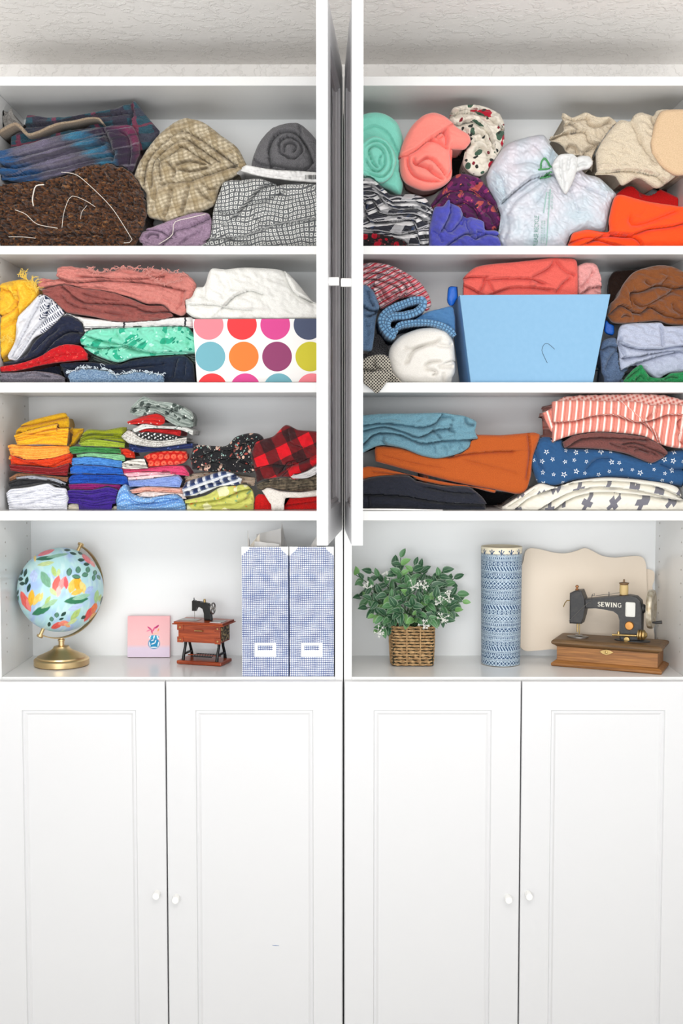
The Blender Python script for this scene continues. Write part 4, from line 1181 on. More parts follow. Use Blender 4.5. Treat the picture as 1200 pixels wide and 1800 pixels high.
cut('folded_print', 'white and grey sprig cut with drooping folds', spots_mat('grey_sprig', '#e2e2de', [(1.2, .3, '#7d8a84', .45, 0)]), [(818, 258), (900, 226), (1000, 240), (1150, 250), (1195, 272)], [(826, 282), (900, 258), (1010, 258), (1120, 268), (1190, 300)], 3, group=G3_, Y=.028)
cut('folded_print', 'red and white scribble print cut under the grey leaf prints', spots_mat('red_scribble', '#c9201e', [(1.5, .25, '#f3d9cf', .4, 0)]), [(778, 216), (850, 190), (960, 164), (1012, 186), (1018, 214)], [(796, 234), (900, 228), (980, 240), (1015, 226)], 1, group=G3_, Y=.024, R=4)
cut('folded_print', 'grey green leaf print cuts topmost on the tall stack', spots_mat('grey_leaf_print', '#aab4ad', [(.8, .45, '#4c5752', .5, 0), (1.3, .25, '#eceee9', .5, 8), (1.5, .18, '#26302d', .4, 3)], warp=1.5), [(798, 140), (840, 90), (888, 58), (960, 86), (1080, 100), (1180, 150), (1198, 200)], [(800, 160), (850, 188), (950, 166), (1015, 200), (1100, 246), (1192, 252)], 5, group=G3_, Y=.03, groove=4.5, R=5,
    folds=[('O', C1([(810, 130), (950, 120), (1080, 150), (1190, 210)]), 5, 5), ('v', C1([(1020, 150), (1080, 200), (1180, 240)]), 4, 5)], wr=((1.6, 12, 5, -.3, 0),))
# fourth stack
M_BLKFL = spots_mat('black_floral', '#141318', [(.8, .36, '#dcb9a6', .42, 0), (1.1, .28, '#b8554a', .42, 11), (1.4, .25, '#8fb0a8', .5, 5), (2.0, .2, '#efe6dc', .5, 17), (.8, .14, '#3a2420', .42, 0)], warp=1.8)
cut('floral_fabric', 'yellow green paisley fabric lying lowest beside the pale blue dots', spots_mat('paisley_yellow', '#d0d070', [(.45, .5, '#e9e6b8', .5, 0), (.8, .28, '#e8a64c', .25, 9), (.9, .25, '#8cae7a', .4, 14), (1.5, .16, '#d9798c', .2, 4)], warp=2.2), [(335, 545), (440, 520), (520, 476), (630, 470), (662, 500), (672, 545)], [(345, 592), (480, 594), (600, 588), (668, 565)], 0, cr=C2, R=8, Y=.024, folds=[('O', C2([(345, 560), (500, 540), (600, 500), (650, 490)]), 6, 6), ('v', C2([(580, 560), (640, 530), (650, 500)]), 4, 5), ('v', C2([(400, 580), (500, 570), (620, 560)]), 5, 4)], wr=((1.8, 14, 8, .3, 0),))
cut('floral_fabric', 'peach floral fabric edge between the black floral and the gingham', spots_mat('peach_floral', '#e3cdb8', [(1.0, .3, '#c98a74', .45, 0), (1.6, .22, '#5a6a58', .3, 6), (2, .2, '#fbf3ea', .4, 3)]), [(328, 440), (350, 420), (480, 405), (600, 420), (678, 436)], [(330, 470), (420, 480), (560, 478), (672, 476)], 3, cr=C2, Y=.08, depth=.1)
cut('gingham_fabric', 'navy and white gingham folded slantwise on the paisley', plaid_mat('navy_gingham', '#1b2c58', [(1.9, 0, .34, '#eef0f2', .7), (1.9, .34, .5, '#6f7fa4', .5)], [(1.9, 0, .30, '#eef0f2', .85), (1.9, .30, .44, '#6f7fa4', .5)], rot=.33), [(322, 490), (345, 456), (440, 426), (520, 404), (572, 416)], [(330, 527), (400, 520), (500, 480), (600, 470), (612, 442)], 2, cr=C2, Y=.02, depth=.04, R=6, groove=4)
cut('floral_fabric', 'black floral print fabric gathered in a heap', M_BLKFL, [(360, 345), (390, 282), (530, 284), (580, 240), (640, 222), (688, 224), (715, 250), (695, 330)], [(370, 395), (450, 408), (560, 410), (650, 415), (692, 400)], 0, cr=C2, Y=.028, R=9,
    folds=[('O', C2([(365, 350), (470, 310), (560, 300), (640, 260)]), 7, 6), ('v', C2([(560, 300), (600, 360), (680, 380)]), 6, 6), ('v', C2([(420, 300), (450, 350), (540, 380)]), 6, 6), ('O', C2([(400, 390), (500, 350), (600, 345), (690, 390)]), 6, 6), ('v', C2([(640, 230), (620, 280), (680, 320)]), 5, 5)], wr=((2.4, 16, 9, .4, 0),))
# fifth stack
M_BUFFALO = plaid_mat('red_black_buffalo', '#df1226', [(5.6, 0, .5, '#120a0e', .78)], [(5.6, 0, .5, '#120a0e', .78)], rot=.45)
cut('felt_fabric', 'red fabric lying lowest under the white one', P_('scarlet', '#dc0f14', '#b8080c'), [(656, 560), (690, 516), (740, 522), (850, 532), (990, 515)], [(668, 594), (800, 594), (1000, 594)], 0, cr=C2, Y=.042, R=6, folds=[('O', C2([(800, 570), (880, 560), (990, 545)]), 5, 4)])
cut('white_fabric', 'white fabric corner hanging over the red fabric', P_('offwhite_cut', '#ece6df', '#d6cec4'), [(708, 498), (740, 484), (800, 500), (900, 506), (1000, 498)], [(716, 510), (758, 570), (812, 572), (822, 535), (900, 532), (1000, 518)], 0, cr=C2, Y=.014, depth=.02, R=4)
cut('camo_fabric', 'mottled brown fabric between the white one and the buffalo check', tweed('mottled_brown', '#4e4538', '#8a7c66', '#2e2a24', sc=.9, lo=.4, hi=.62), [(678, 470), (740, 442), (880, 432), (1000, 400)], [(688, 494), (850, 506), (1000, 500)], 3, cr=C2, Y=.034, depth=.15)
cut('swirl_fabric', 'white and grey swirl print edge under the buffalo check', spots_mat('grey_swirl', '#dcd9d8', [(1.5, .3, '#5c5a60', .5, 0)], warp=1.5), [(846, 430), (930, 402), (1000, 355)], [(858, 440), (930, 436), (1000, 402)], 2, cr=C2, Y=.014, depth=.02)
cut('buffalo_check', 'red and black buffalo check flannel heaped on top', M_BUFFALO, [(655, 320), (680, 262), (760, 236), (820, 182), (880, 205), (940, 210), (1000, 215)], [(680, 462), (720, 446), (800, 434), (870, 434), (940, 394), (1000, 350)], 0, cr=C2, Y=.02, R=10,
    folds=[('O', C2([(690, 385), (760, 372), (850, 375), (960, 330)]), 7, 7), ('O', C2([(800, 400), (830, 360), (870, 350)]), 6, 5), ('v', C2([(830, 190), (850, 270), (960, 300)]), 6, 3), ('v', C2([(790, 440), (840, 390), (850, 350)]), 5, 5)], wr=((2, 18, 10, .4, 0),))

# ------------------------------------------------------------------ top right shelf
c = setter('s1', LR, 'u1'); rb = rib('s1', LR)
o = c('fleece_roll', D1([(0, 210), (75, 148), (150, 132), (230, 145), (310, 200), (352, 300), (368, 430)]), D1([(0, 600), (150, 640), (250, 680), (340, 718), (366, 560)]), .055, .19, M_MINT, R=14, seed=61, sit=None, auto=.5, belly=2,
      folds=[('O', D1([(60, 270), (150, 235), (250, 290), (320, 420)]), 14, 2.5)], label='rolled mint green fleece standing with its spiral end to the front', cat='fabric roll')
c('roll_end', D1([(20, 480), (50, 370), (110, 320), (165, 308), (235, 340), (290, 410), (308, 480)]), D1([(20, 490), (70, 580), (130, 620), (210, 640), (275, 590), (306, 500)]), .035, .03, M_MINT, R=8, seed=62, sit=None, auto=.3, parent=o,
  folds=[('c', D1([(80, 560), (200, 600), (262, 540), (262, 440), (220, 365), (150, 345), (85, 380)]), 4, 5), ('c', D1([(90, 540), (180, 560), (222, 510), (215, 420), (165, 380), (115, 400), (105, 470)]), 4, 5), ('c', D1([(110, 420), (140, 500), (180, 540)]), 4, 5), ('c', D1([(205, 430), (185, 480), (195, 530)]), 3, 5), ('c', D1([(85, 470), (120, 530), (160, 560)]), 3, 4)])
o = c('fleece_roll', D1([(328, 440), (360, 330), (420, 220), (500, 147), (580, 128), (660, 160), (740, 230), (825, 285), (838, 325)]), D1([(332, 455), (340, 560), (380, 632), (500, 682), (620, 662), (700, 592), (705, 460), (690, 392), (790, 388), (836, 340)]), .022, .15, M_CORAL, R=14, seed=63, sit=None, auto=.4, belly=5, step=1.4,
      folds=[('O', D1([(335, 440), (430, 405), (520, 335), (600, 285), (648, 255)]), 12, 8), ('c', D1([(640, 255), (660, 310), (660, 370)]), 7, 7), ('c', D1([(530, 325), (600, 345), (680, 395)]), 7, 6), ('c', D1([(395, 420), (388, 500), (430, 580), (520, 618), (640, 622)]), 6, 7),
             ('c', D1([(425, 450), (440, 500), (520, 530), (580, 575), (650, 610)]), 6, 8), ('c', D1([(450, 505), (500, 470), (530, 450)]), 5, 7), ('c', D1([(500, 465), (560, 470), (620, 530), (665, 595)]), 5, 7), ('c', D1([(530, 520), (560, 545)]), 5, 6), ('c', D1([(690, 420), (702, 520), (660, 610)]), 5, 4), ('c', D1([(590, 300), (610, 320), (640, 300)]), 5, 4)],
      label='rolled coral pink fleece with a pointed flap folded outwards', cat='fabric roll')
c('floral_fabric', D1([(680, 165), (720, 97), (850, 78), (960, 100), (1040, 140), (1072, 210), (1076, 320)]), D1([(690, 215), (760, 265), (812, 300), (800, 400), (780, 490), (830, 560), (900, 582), (965, 540), (1040, 420), (1076, 335)]), .05, .165, M_CRANB, R=10, seed=64, sit=None, uvl=3, step=1.4,
  folds=[('O', D1([(700, 130), (850, 130), (960, 160), (1060, 240)]), 6, 7), ('O', D1([(740, 215), (850, 190), (960, 260), (1000, 380)]), 6, 8), ('v', D1([(830, 300), (900, 270), (950, 330), (970, 430)]), 6, 8), ('v', D1([(850, 420), (900, 370), (950, 400), (970, 500)]), 6, 8), ('O', D1([(690, 160), (780, 110), (900, 110)]), 5, 5), ('v', D1([(800, 380), (870, 330), (900, 300)]), 5, 6)],
  wr=[(3, 14, 9, .6, 0)], label='white fabric with cranberry flowers stuffed behind the coral roll', cat='fabric')
c('fleece_fabric', D1([(540, 800), (640, 660), (720, 572), (800, 556), (900, 590), (980, 680), (1060, 790), (1085, 870)]), D1([(545, 850), (700, 900), (800, 940), (900, 965), (1010, 962), (1082, 900)]), .05, .165, M_PURPLEP, R=14, seed=65, sit=None, uvl=3, step=1.5,
  folds=[('O', D1([(560, 800), (680, 690), (850, 680), (980, 760), (1060, 850)]), 9, 7), ('O', D1([(700, 800), (800, 760), (880, 830), (930, 930)]), 9, 7), ('v', D1([(830, 600), (900, 680), (960, 720)]), 8, 5), ('v', D1([(900, 800), (980, 860), (1010, 940)]), 7, 6)], wr=[(2, 22, 12, .5, 0)],
  label='purple fleece with coral brush strokes below the cranberry flowers', cat='fabric')
c('dark_floral_fabric', D1([(0, 980), (200, 985), (400, 1020), (460, 1090)]), D1([(0, 1092), (200, 1092), (462, 1092)]), .028, .17, M_DARKRED, R=7, seed=66, wr=[(2, 10, 8, .3, 0)], label='black fabric with dark red flowers at the shelf corner under the plaid', cat='fabric')
c('plaid_fabric', D1([(0, 610), (60, 595), (120, 588), (190, 640), (270, 708), (420, 705), (520, 740), (572, 830)]), D1([(0, 965), (60, 985), (150, 985), (300, 1015), (420, 1070), (540, 1092), (572, 860)]), .022, .2, M_BWPLAID, R=9, seed=67, uvl=4, step=1.3,
  folds=[('O', D1([(0, 650), (75, 640), (150, 645), (210, 705), (290, 768), (420, 758), (520, 790), (568, 830)]), 5, 8), ('O', D1([(0, 700), (80, 680), (170, 690), (240, 770), (330, 815), (450, 800), (565, 868)]), 5, 8), ('O', D1([(40, 760), (150, 745), (190, 830), (300, 850), (420, 840), (548, 905)]), 5, 8),
         ('O', D1([(90, 800), (130, 900), (300, 895), (430, 885), (455, 950)]), 5, 9), ('O', D1([(60, 950), (200, 965), (320, 990), (430, 970)]), 5, 7), ('v', D1([(450, 1000), (480, 1050), (490, 1085)]), 4, 6), ('v', D1([(500, 960), (520, 1020), (525, 1085)]), 4, 6), ('v', D1([(80, 720), (100, 800), (90, 900)]), 5, 7), ('v', D1([(340, 990), (380, 960), (420, 985)]), 4, 6)], wr=[(1.2, 14, 6, .3, 0)],
  label='folded black and white plaid flannel in wavy layers', cat='fabric')
c('fleece_fabric', D1([(540, 960), (580, 800), (640, 790), (680, 745), (720, 770), (765, 800), (810, 870), (840, 866), (930, 900), (942, 960), (1030, 970), (1095, 1070)]), D1([(540, 1092), (700, 1092), (900, 1092), (1098, 1092)]), .018, .19, M_PERI, R=12, seed=68, belly=4, auto=.6,
  folds=[('O', D1([(630, 960), (665, 900), (690, 830), (690, 760)]), 9, 8), ('v', D1([(640, 910), (690, 975), (770, 890), (790, 830)]), 7, 7), ('O', D1([(650, 1085), (720, 1030), (800, 985), (850, 985)]), 8, 7), ('v', D1([(830, 960), (850, 1010), (885, 1020), (880, 975), (935, 985)]), 5, 8), ('v', D1([(815, 880), (810, 940), (840, 985)]), 6, 6), ('O', D1([(890, 1010), (960, 985), (1040, 1000)]), 8, 5), ('v', D1([(560, 960), (620, 1000), (640, 1060)]), 8, 5), ('v', D1([(780, 800), (800, 870), (770, 940)]), 6, 5)], wr=[(2.5, 22, 12, .8, 0)],
  label='crumpled periwinkle blue fleece on the shelf beside the plastic bag', cat='fabric')
# plastic bag
M_BAG = mat('white_plastic_film', lambda g: g.mix(g.noise(g.vec(*g.uv()), .12, 3).step(.35, .7), '#bcc9d2', '#d2cad2'), .3, 0, lambda g: g.noise(g.vec(*g.uv(warp=2.0)), .7, 3), bstr=.2, bdist=.004, spec=.5)
M_BAGW = mat('bag_handle_film', '#d6d6d5', .28, 0, lambda g: g.noise(g.vec(*g.uv()), .8, 3), bstr=.3, bdist=.004)
M_GPRINT = mat('green_bag_print', '#4f9a5c', .4, 0)
M_GPALE = mat('pale_green_bag_print', '#a3c6bd', .4, 0)
o = c('plastic_bag', D2([(28, 490), (70, 400), (150, 292), (250, 250), (380, 228), (425, 290), (480, 360), (600, 420), (640, 468), (720, 490), (800, 560), (832, 595)]), D2([(38, 540), (80, 620), (132, 760), (100, 860), (150, 938), (350, 938), (520, 938), (545, 870), (640, 832), (758, 830), (792, 690), (832, 605)]), .016, .2, M_BAG, R=20, seed=71, belly=12, auto=.4, adir=.9, step=1.6,
      folds=[('O', D2([(130, 640), (200, 580), (300, 505), (420, 480)]), 12, 9), ('v', D2([(410, 490), (330, 560), (200, 650), (150, 740)]), 6, 3.5), ('v', D2([(410, 495), (370, 600), (310, 680)]), 6, 3), ('v', D2([(405, 490), (290, 540), (220, 600)]), 5, 3), ('v', D2([(415, 470), (300, 420), (180, 430)]), 8, 3), ('v', D2([(410, 455), (360, 360), (300, 300)]), 7, 2.5), ('v', D2([(540, 500), (620, 560), (760, 620)]), 8, 3), ('v', D2([(520, 520), (560, 640), (600, 760)]), 8, 2.5), ('v', D2([(60, 450), (120, 520), (140, 640)]), 8, 3), ('v', D2([(440, 330), (420, 400), (425, 450)]), 6, 4), ('v', D2([(150, 700), (160, 800), (130, 900)]), 10, 3)], wr=[(1.2, 18, 7, .9, 2)],
      label='knotted white plastic grocery bag with pale green print', cat='bag')
c('tied_handle', D2([(415, 440), (440, 395), (470, 372), (540, 370), (560, 385), (575, 400)]), D2([(418, 460), (450, 540), (495, 618), (530, 570), (560, 495), (575, 415)]), .004, .03, M_BAGW, R=7, seed=72, sit=None, parent=o, folds=[('v', D2([(470, 390), (470, 480), (490, 590)]), 4, 4), ('v', D2([(520, 390), (510, 480)]), 4, 3)], auto=.6)
c('tied_handle', D2([(545, 400), (590, 382), (640, 386), (664, 420)]), D2([(550, 490), (600, 470), (640, 462), (664, 432)]), .008, .03, M_BAGW, R=7, seed=73, sit=None, parent=o, folds=[('v', D2([(560, 450), (600, 430), (630, 440)]), 4, 4)], auto=.6)
c('fleece_fabric', D2([(405, 268), (480, 240), (492, 180), (480, 122), (540, 150), (620, 118), (700, 146), (770, 146), (818, 182), (812, 225)]), D2([(415, 285), (470, 312), (520, 372), (590, 382), (650, 440), (690, 472), (705, 340), (800, 250)]), .06, .18, M_SHERPA, R=7, seed=74, sit=None, step=1.5,
  folds=[('O', D2([(420, 268), (520, 235), (630, 232), (645, 290), (700, 310)]), 6, 8), ('v', D2([(635, 130), (645, 190), (700, 200), (790, 160)]), 6, 8), ('v', D2([(500, 350), (520, 320), (560, 330), (580, 370)]), 5, 8), ('O', D2([(500, 190), (540, 180), (570, 215)]), 5, 6), ('v', D2([(600, 380), (640, 340), (690, 320)]), 6, 7), ('O', D2([(490, 140), (540, 165), (620, 150)]), 5, 5)],
  wr=[(2.2, 14, 8, .5, 0)], label='ruffled cream fleece bunched behind the plastic bag knot', cat='fabric')
o = c('sherpa_fabric', D2([(688, 360), (730, 282), (830, 160), (895, 165), (920, 130), (960, 110), (1035, 132), (1060, 100), (1120, 92), (1200, 110), (1300, 112)]), D2([(692, 482), (800, 492), (850, 555), (950, 510), (1060, 572), (1160, 512), (1200, 480), (1300, 480)]), .022, .21, M_SHERPA, R=12, seed=75, sit=None, belly=3, step=1.5,
      folds=[('v', D2([(900, 165), (950, 280), (990, 350), (1060, 440)]), 8, 6), ('O', D2([(700, 475), (800, 470), (930, 470), (1050, 500), (1110, 540)]), 8, 6), ('v', D2([(1030, 135), (1040, 200), (1060, 180)]), 6, 6)], wr=[(1.8, 18, 10, .6, 0)],
      label='cream sherpa fabric with a smooth tan side above the orange fleece', cat='fabric')
c('smooth_side', D2([(1012, 310), (1040, 180), (1080, 112), (1180, 100), (1300, 108)]), D2([(1020, 365), (1080, 450), (1170, 505), (1300, 480)]), .012, .03, M_SUEDE, R=9, seed=76, sit=None, parent=o, auto=.2)
c('felt_fabric', D2([(1080, 590), (1160, 512), (1300, 500)]), D2([(1090, 650), (1160, 690), (1300, 690)]), .2, .05, M_MAROON, R=6, seed=79, sit=None, label='dark maroon felt tucked behind the red felt', cat='fabric')
c('felt_fabric', D2([(800, 620), (870, 560), (942, 505), (970, 572), (1060, 582), (1190, 640), (1300, 660)]), D2([(805, 650), (900, 700), (1000, 720), (1300, 740)]), .115, .07, M_REDFELT, R=7, seed=77, sit=None, auto=.3, folds=[('v', D2([(945, 510), (950, 580), (960, 640)]), 6, 6)], label='red felt rising behind the orange fleece', cat='fabric')
c('fleece_fabric', D2([(522, 925), (545, 850), (590, 832), (640, 824), (758, 842), (768, 760), (800, 632), (840, 608), (1000, 650), (1180, 678), (1300, 690)]), D2([(525, 938), (700, 938), (800, 938), (1000, 938), (1300, 938)]), .012, .085, M_ORANGE, R=12, seed=78, auto=.3, belly=3,
  folds=[('O', D2([(640, 900), (760, 850), (900, 858), (960, 895), (970, 935)]), 10, 6), ('O', D2([(770, 850), (880, 860), (1000, 820), (1150, 800), (1300, 760)]), 12, 7), ('v', D2([(900, 720), (890, 780), (910, 800), (1000, 780), (1200, 700)]), 10, 5), ('O', D2([(530, 900), (640, 870), (760, 900), (860, 930)]), 8, 5)], label='bright orange red fleece spread on the shelf beside the plastic bag', cat='fabric')
c('dark_filler', D1([(640, 420), (690, 380), (780, 380), (830, 430)]), D1([(600, 690), (700, 660), (790, 620), (840, 560)]), .236, .02, M_BLK, R=8, seed=80, sit=None, label='black filler sheet in the gap behind the coral roll', cat='fabric')  # thin black filler added so the pale back board stays hidden

# ------------------------------------------------------------------ second right shelf
c = setter('s2', LR, 'u2'); rb = rib('s2', LR)
c('check_roll', E1([(0, 110), (60, 92), (140, 78), (260, 95), (380, 150), (480, 220), (540, 310), (556, 360)]), E1([(0, 260), (80, 250), (140, 290), (190, 405), (260, 378), (330, 335), (430, 330), (520, 420), (556, 380)]), .045, .2, M_REDSTR, R=10, seed=81, sit=None, uvl=5, step=1.4,
  folds=[('O', E1([(60, 150), (200, 150), (330, 200), (390, 260), (360, 330)]), 6, 7), ('O', E1([(60, 190), (150, 190), (280, 225), (340, 270), (330, 320)]), 5, 7), ('c', E1([(130, 240), (200, 260), (230, 320), (270, 350)]), 5, 8), ('O', E1([(60, 120), (200, 110), (350, 160), (440, 260)]), 5, 5), ('c', E1([(180, 290), (210, 350), (240, 370)]), 4, 7), ('c', E1([(265, 300), (290, 285), (310, 300), (290, 330)]), 4, 7)],
  wr=[(1.2, 14, 6, .5, 0)], label='rolled pink, red and black checked fabric above the blue waffle knit', cat='fabric roll')
o = c('denim_fabric', E1([(40, 250), (80, 235), (110, 245), (150, 290), (185, 380)]), E1([(40, 700), (80, 705), (135, 700), (165, 470), (188, 395)]), .03, .12, M_DENIM, R=7, seed=82, sit=None,
  folds=[('O', E1([(70, 380), (120, 410), (175, 420)]), 5, 7), ('v', E1([(75, 445), (120, 455), (170, 430)]), 4, 8), ('v', E1([(100, 270), (120, 340), (150, 400)]), 5, 5), ('v', E1([(80, 480), (110, 560), (90, 680)]), 5, 4)], label='mid blue denim hanging down by the open door edge', cat='fabric')
c('knit_fabric', E1([(60, 720), (140, 640), (160, 580), (200, 600), (250, 690), (270, 760)]), E1([(62, 780), (150, 780), (260, 800), (275, 780)]), .1, .1, M_DKKNIT, R=7, seed=83, sit=None, wr=[(2, 9, 8, .4, 0)], label='black and grey knit squeezed behind the crochet piece', cat='fabric')
o = c('crochet_fabric', E1([(30, 790), (70, 762), (120, 740), (200, 728), (255, 750), (285, 860), (340, 915)]), E1([(30, 928), (100, 928), (200, 928), (345, 928)]), .012, .15, M_CROCHET, R=7, seed=84, folds=[('O', E1([(80, 830), (160, 840), (250, 870)]), 5, 6), ('v', E1([(150, 760), (160, 810), (200, 840)]), 4, 5)],
      label='black and cream crochet fabric drooping over the shelf edge', cat='fabric')
c('hanging_corner', E1([(72, 860), (140, 850), (200, 845), (262, 858)]), E1([(76, 935), (130, 975), (170, 1006), (225, 945), (268, 880)]), -.0235, .012, M_CROCHET, R=4, seed=85, sit=None, parent=o, step=1.4)
o = rb('knit_fabric', E1([(300, 612), (245, 575), (208, 520), (206, 470), (245, 425), (330, 385), (430, 350), (490, 352), (488, 395), (440, 432), (360, 455), (280, 462), (245, 490), (240, 535), (270, 572), (315, 560)]), 14, .022, .16, M_WAFFLE, seed=86, sit=None, n=170, label='blue waffle knit folded in an S above the ivory roll', cat='fabric')
rb('folded_layer', E1([(300, 548), (340, 522), (420, 508), (520, 505), (600, 520), (670, 552), (722, 600)]), 11.5, .024, .15, M_WAFFLE, parent=o, seed=87, sit=None)
c('back_layer', E1([(440, 480), (520, 432), (600, 410), (700, 392), (722, 470)]), E1([(440, 515), (520, 500), (640, 530), (725, 585)]), .05, .15, M_BLUEKNIT, R=6, seed=88, sit=None, parent=o)
c('fleece_roll', E1([(252, 750), (270, 670), (340, 592), (470, 540), (600, 530), (680, 560), (718, 640), (725, 700)]), E1([(255, 770), (280, 855), (340, 915), (480, 934), (640, 934), (720, 872), (730, 790)]), .016, .2, M_IVORY, R=16, seed=89, belly=5, auto=.3,
  folds=[('c', E1([(350, 800), (385, 780), (400, 742), (440, 690), (510, 662), (590, 640), (625, 595)]), 6, 5), ('c', E1([(510, 838), (518, 800), (560, 780), (630, 778)]), 5, 5), ('c', E1([(505, 835), (560, 838), (590, 855), (560, 880)]), 5, 5), ('c', E1([(350, 680), (420, 692), (510, 662)]), 6, 3), ('c', E1([(590, 660), (680, 670), (710, 640)]), 7, 3), ('c', E1([(640, 850), (645, 930)]), 5, 4), ('c', E1([(600, 815), (720, 810)]), 7, 4), ('O', E1([(660, 780), (710, 765), (728, 770)]), 5, 4)], label='rolled ivory white fleece lying beside the blue bin', cat='fabric roll')
# blue bin
yb0 = .012
wl = lambda q, Y: (float(at(q[0], q[1], yb0)[0]), Y, max(float(at(q[0], q[1], yb0)[1]), SHELF['s2'] + .0006))
tl, tr, br_, bl_ = wl((807.5, 518.5), 0), wl((1072.5, 517), 0), wl((1042, 672.5), 0), wl((827, 672.5), 0)
def bin_ring(y, ins, dz=0): return [(tl[0] + ins, y, tl[2]), (tr[0] - ins, y, tr[2]), (br_[0] - ins, y, br_[2] + dz), (bl_[0] + ins, y, bl_[2] + dz)]
root = empty('storage_bin', ((tl[0] + tr[0]) / 2, .12, SHELF['s2']))
tag(root, 'blue fabric storage bin filled with coral and pink cloth', 'bin')
t_ = .004; yk = .235
rg = lambda Y, ins: [(p[0] + ins * s_, Y, p[2] + (ins if k_ > 1 else 0)) for k_, (p, s_) in enumerate(((tl, 1), (tr, -1), (br_, -1), (bl_, 1)))]
a0 = rg(yb0 + t_, 0.0004); b0 = rg(yk, 0); a1 = rg(yb0 + t_, t_); b1 = rg(yk - t_, t_)
V = a0 + b0 + a1 + b1
Fs = [(0, 4, 7, 3), (1, 2, 6, 5), (3, 7, 6, 2), (4, 5, 6, 7), (8, 11, 15, 12), (9, 13, 14, 10), (11, 10, 14, 15), (12, 15, 14, 13), (0, 8, 12, 4), (1, 5, 13, 9), (4, 12, 13, 5), (0, 3, 11, 8), (1, 9, 10, 2), (3, 2, 10, 11)]
q = mesh_obj('bin_body', V, Fs, M_BIN, root); q.location = -root.location
fp = [(p[0], p[2]) for p in (tl, tr, br_, bl_)]
q = MB().prism(fp, yb0, yb0 + t_, bev=.0012).build('front_panel', M_BINF, root); q.location = -root.location; q['label'] = 'paler blue front panel'
q = c('handle_tab', E1([(664, 345), (672, 262), (690, 248), (738, 252)]), E1([(668, 365), (690, 394), (712, 380), (742, 322)]), .05, .03, M_BINTAB, R=6, seed=90, sit=None, parent=None, auto=.4); q.parent = root; q.location = -root.location
q = c('handle_tab', E2([(690, 470), (700, 455), (745, 490), (752, 500)]), E2([(684, 530), (700, 550), (740, 560), (752, 540)]), .07, .03, M_BINTAB, R=4, seed=91, sit=None, parent=None, auto=.4); q.parent = root; q.location = -root.location
q = threads('dark_hair', [E2([(355, 652), (310, 615), (285, 620), (270, 660), (290, 710), (306, 742)])], .0004, yb0 - .0014, M_BLACK); tag(q, 'loose dark hair curled on the blue bin front', 'hair')
c('jersey_fabric', E1([(735, 312), (745, 240), (800, 165), (870, 110), (980, 88), (1120, 76), (1250, 62), (1430, 42), (1480, 46), (1580, 62), (1592, 200), (1592, 290)]), E1([(760, 420), (900, 420), (1100, 420), (1300, 420), (1585, 420)]), .03, .15, M_CORALRED, R=9, seed=92, sit=None, auto=.5, lims=(tl[0] + .012, tr[0] - .012), step=1.5,
  folds=[('O', E1([(780, 185), (850, 178), (935, 178)]), 5, 6), ('v', E1([(938, 180), (925, 235), (895, 300)]), 5, 6), ('O', E1([(785, 235), (840, 262), (890, 292)]), 5, 6), ('O', E1([(950, 195), (1100, 188), (1250, 190), (1340, 220)]), 8, 6), ('v', E1([(1250, 190), (1380, 120), (1430, 50)]), 6, 6), ('v', E1([(1430, 60), (1500, 140), (1585, 170)]), 6, 5), ('v', E1([(1430, 300), (1480, 230), (1540, 180)]), 5, 6), ('O', E1([(960, 310), (1100, 255), (1250, 250), (1380, 265)]), 7, 6), ('v', E1([(955, 200), (980, 260), (1000, 300)]), 5, 5), ('r', E1([(1260, 210), (1290, 240)]), 6, 5)],
  label='coral red jersey folded in the blue bin', cat='fabric')
c('shirting_fabric', E2([(508, 100), (560, 76), (628, 80), (650, 110), (672, 180), (700, 232), (720, 252)]), E2([(515, 330), (600, 330), (690, 330), (712, 300)]), .045, .13, M_PINKSH, R=6, seed=93, sit=None, lims=(tl[0] + .012, tr[0] - .012), folds=[('v', E2([(520, 250), (580, 190), (620, 120)]), 4, 5), ('O', E2([(540, 275), (600, 240), (660, 235), (710, 250)]), 4, 6), ('v', E2([(560, 280), (590, 230)]), 4, 5)], wr=[(1.5, 10, 5, 1, 0)],
  label='pale pink cotton at the end of the blue bin beside the coral jersey', cat='fabric')
c('dark_fleece', E2([(715, 230), (722, 180), (760, 132), (900, 118), (1000, 95), (1200, 62), (1300, 70)]), E2([(715, 380), (800, 420), (1000, 400), (1300, 380)]), .17, .08, M_DKBROWN, R=8, seed=94, sit=None, label='dark brown fleece rising behind the brown fleece', cat='fabric')
c('brown_fleece', E2([(735, 345), (790, 290), (820, 220), (900, 130), (1040, 88), (1140, 90), (1230, 130), (1300, 170)]), E2([(722, 420), (760, 468), (870, 475), (1050, 458), (1150, 482), (1300, 485)]), .022, .13, M_BROWN, R=12, seed=95, sit=None, auto=.7, belly=3,
  folds=[('O', E2([(860, 340), (850, 290), (880, 262), (930, 262), (1060, 215), (1160, 235), (1240, 225)]), 9, 9), ('v', E2([(880, 300), (900, 340), (960, 360), (1060, 310), (1180, 240)]), 6, 7), ('O', E2([(740, 400), (800, 350), (880, 390), (940, 400), (1000, 362), (1120, 420), (1250, 440)]), 7, 8), ('v', E2([(960, 180), (990, 220), (1060, 215), (1120, 160)]), 7, 5), ('v', E2([(1150, 330), (1160, 380), (1250, 430)]), 7, 6), ('v', E2([(800, 440), (830, 420), (870, 430)]), 4, 6)], wr=[(2.4, 18, 9, .5, 0)],
  label='brown fleece folded in thick rolls on the pale grey-blue cotton', cat='fabric')
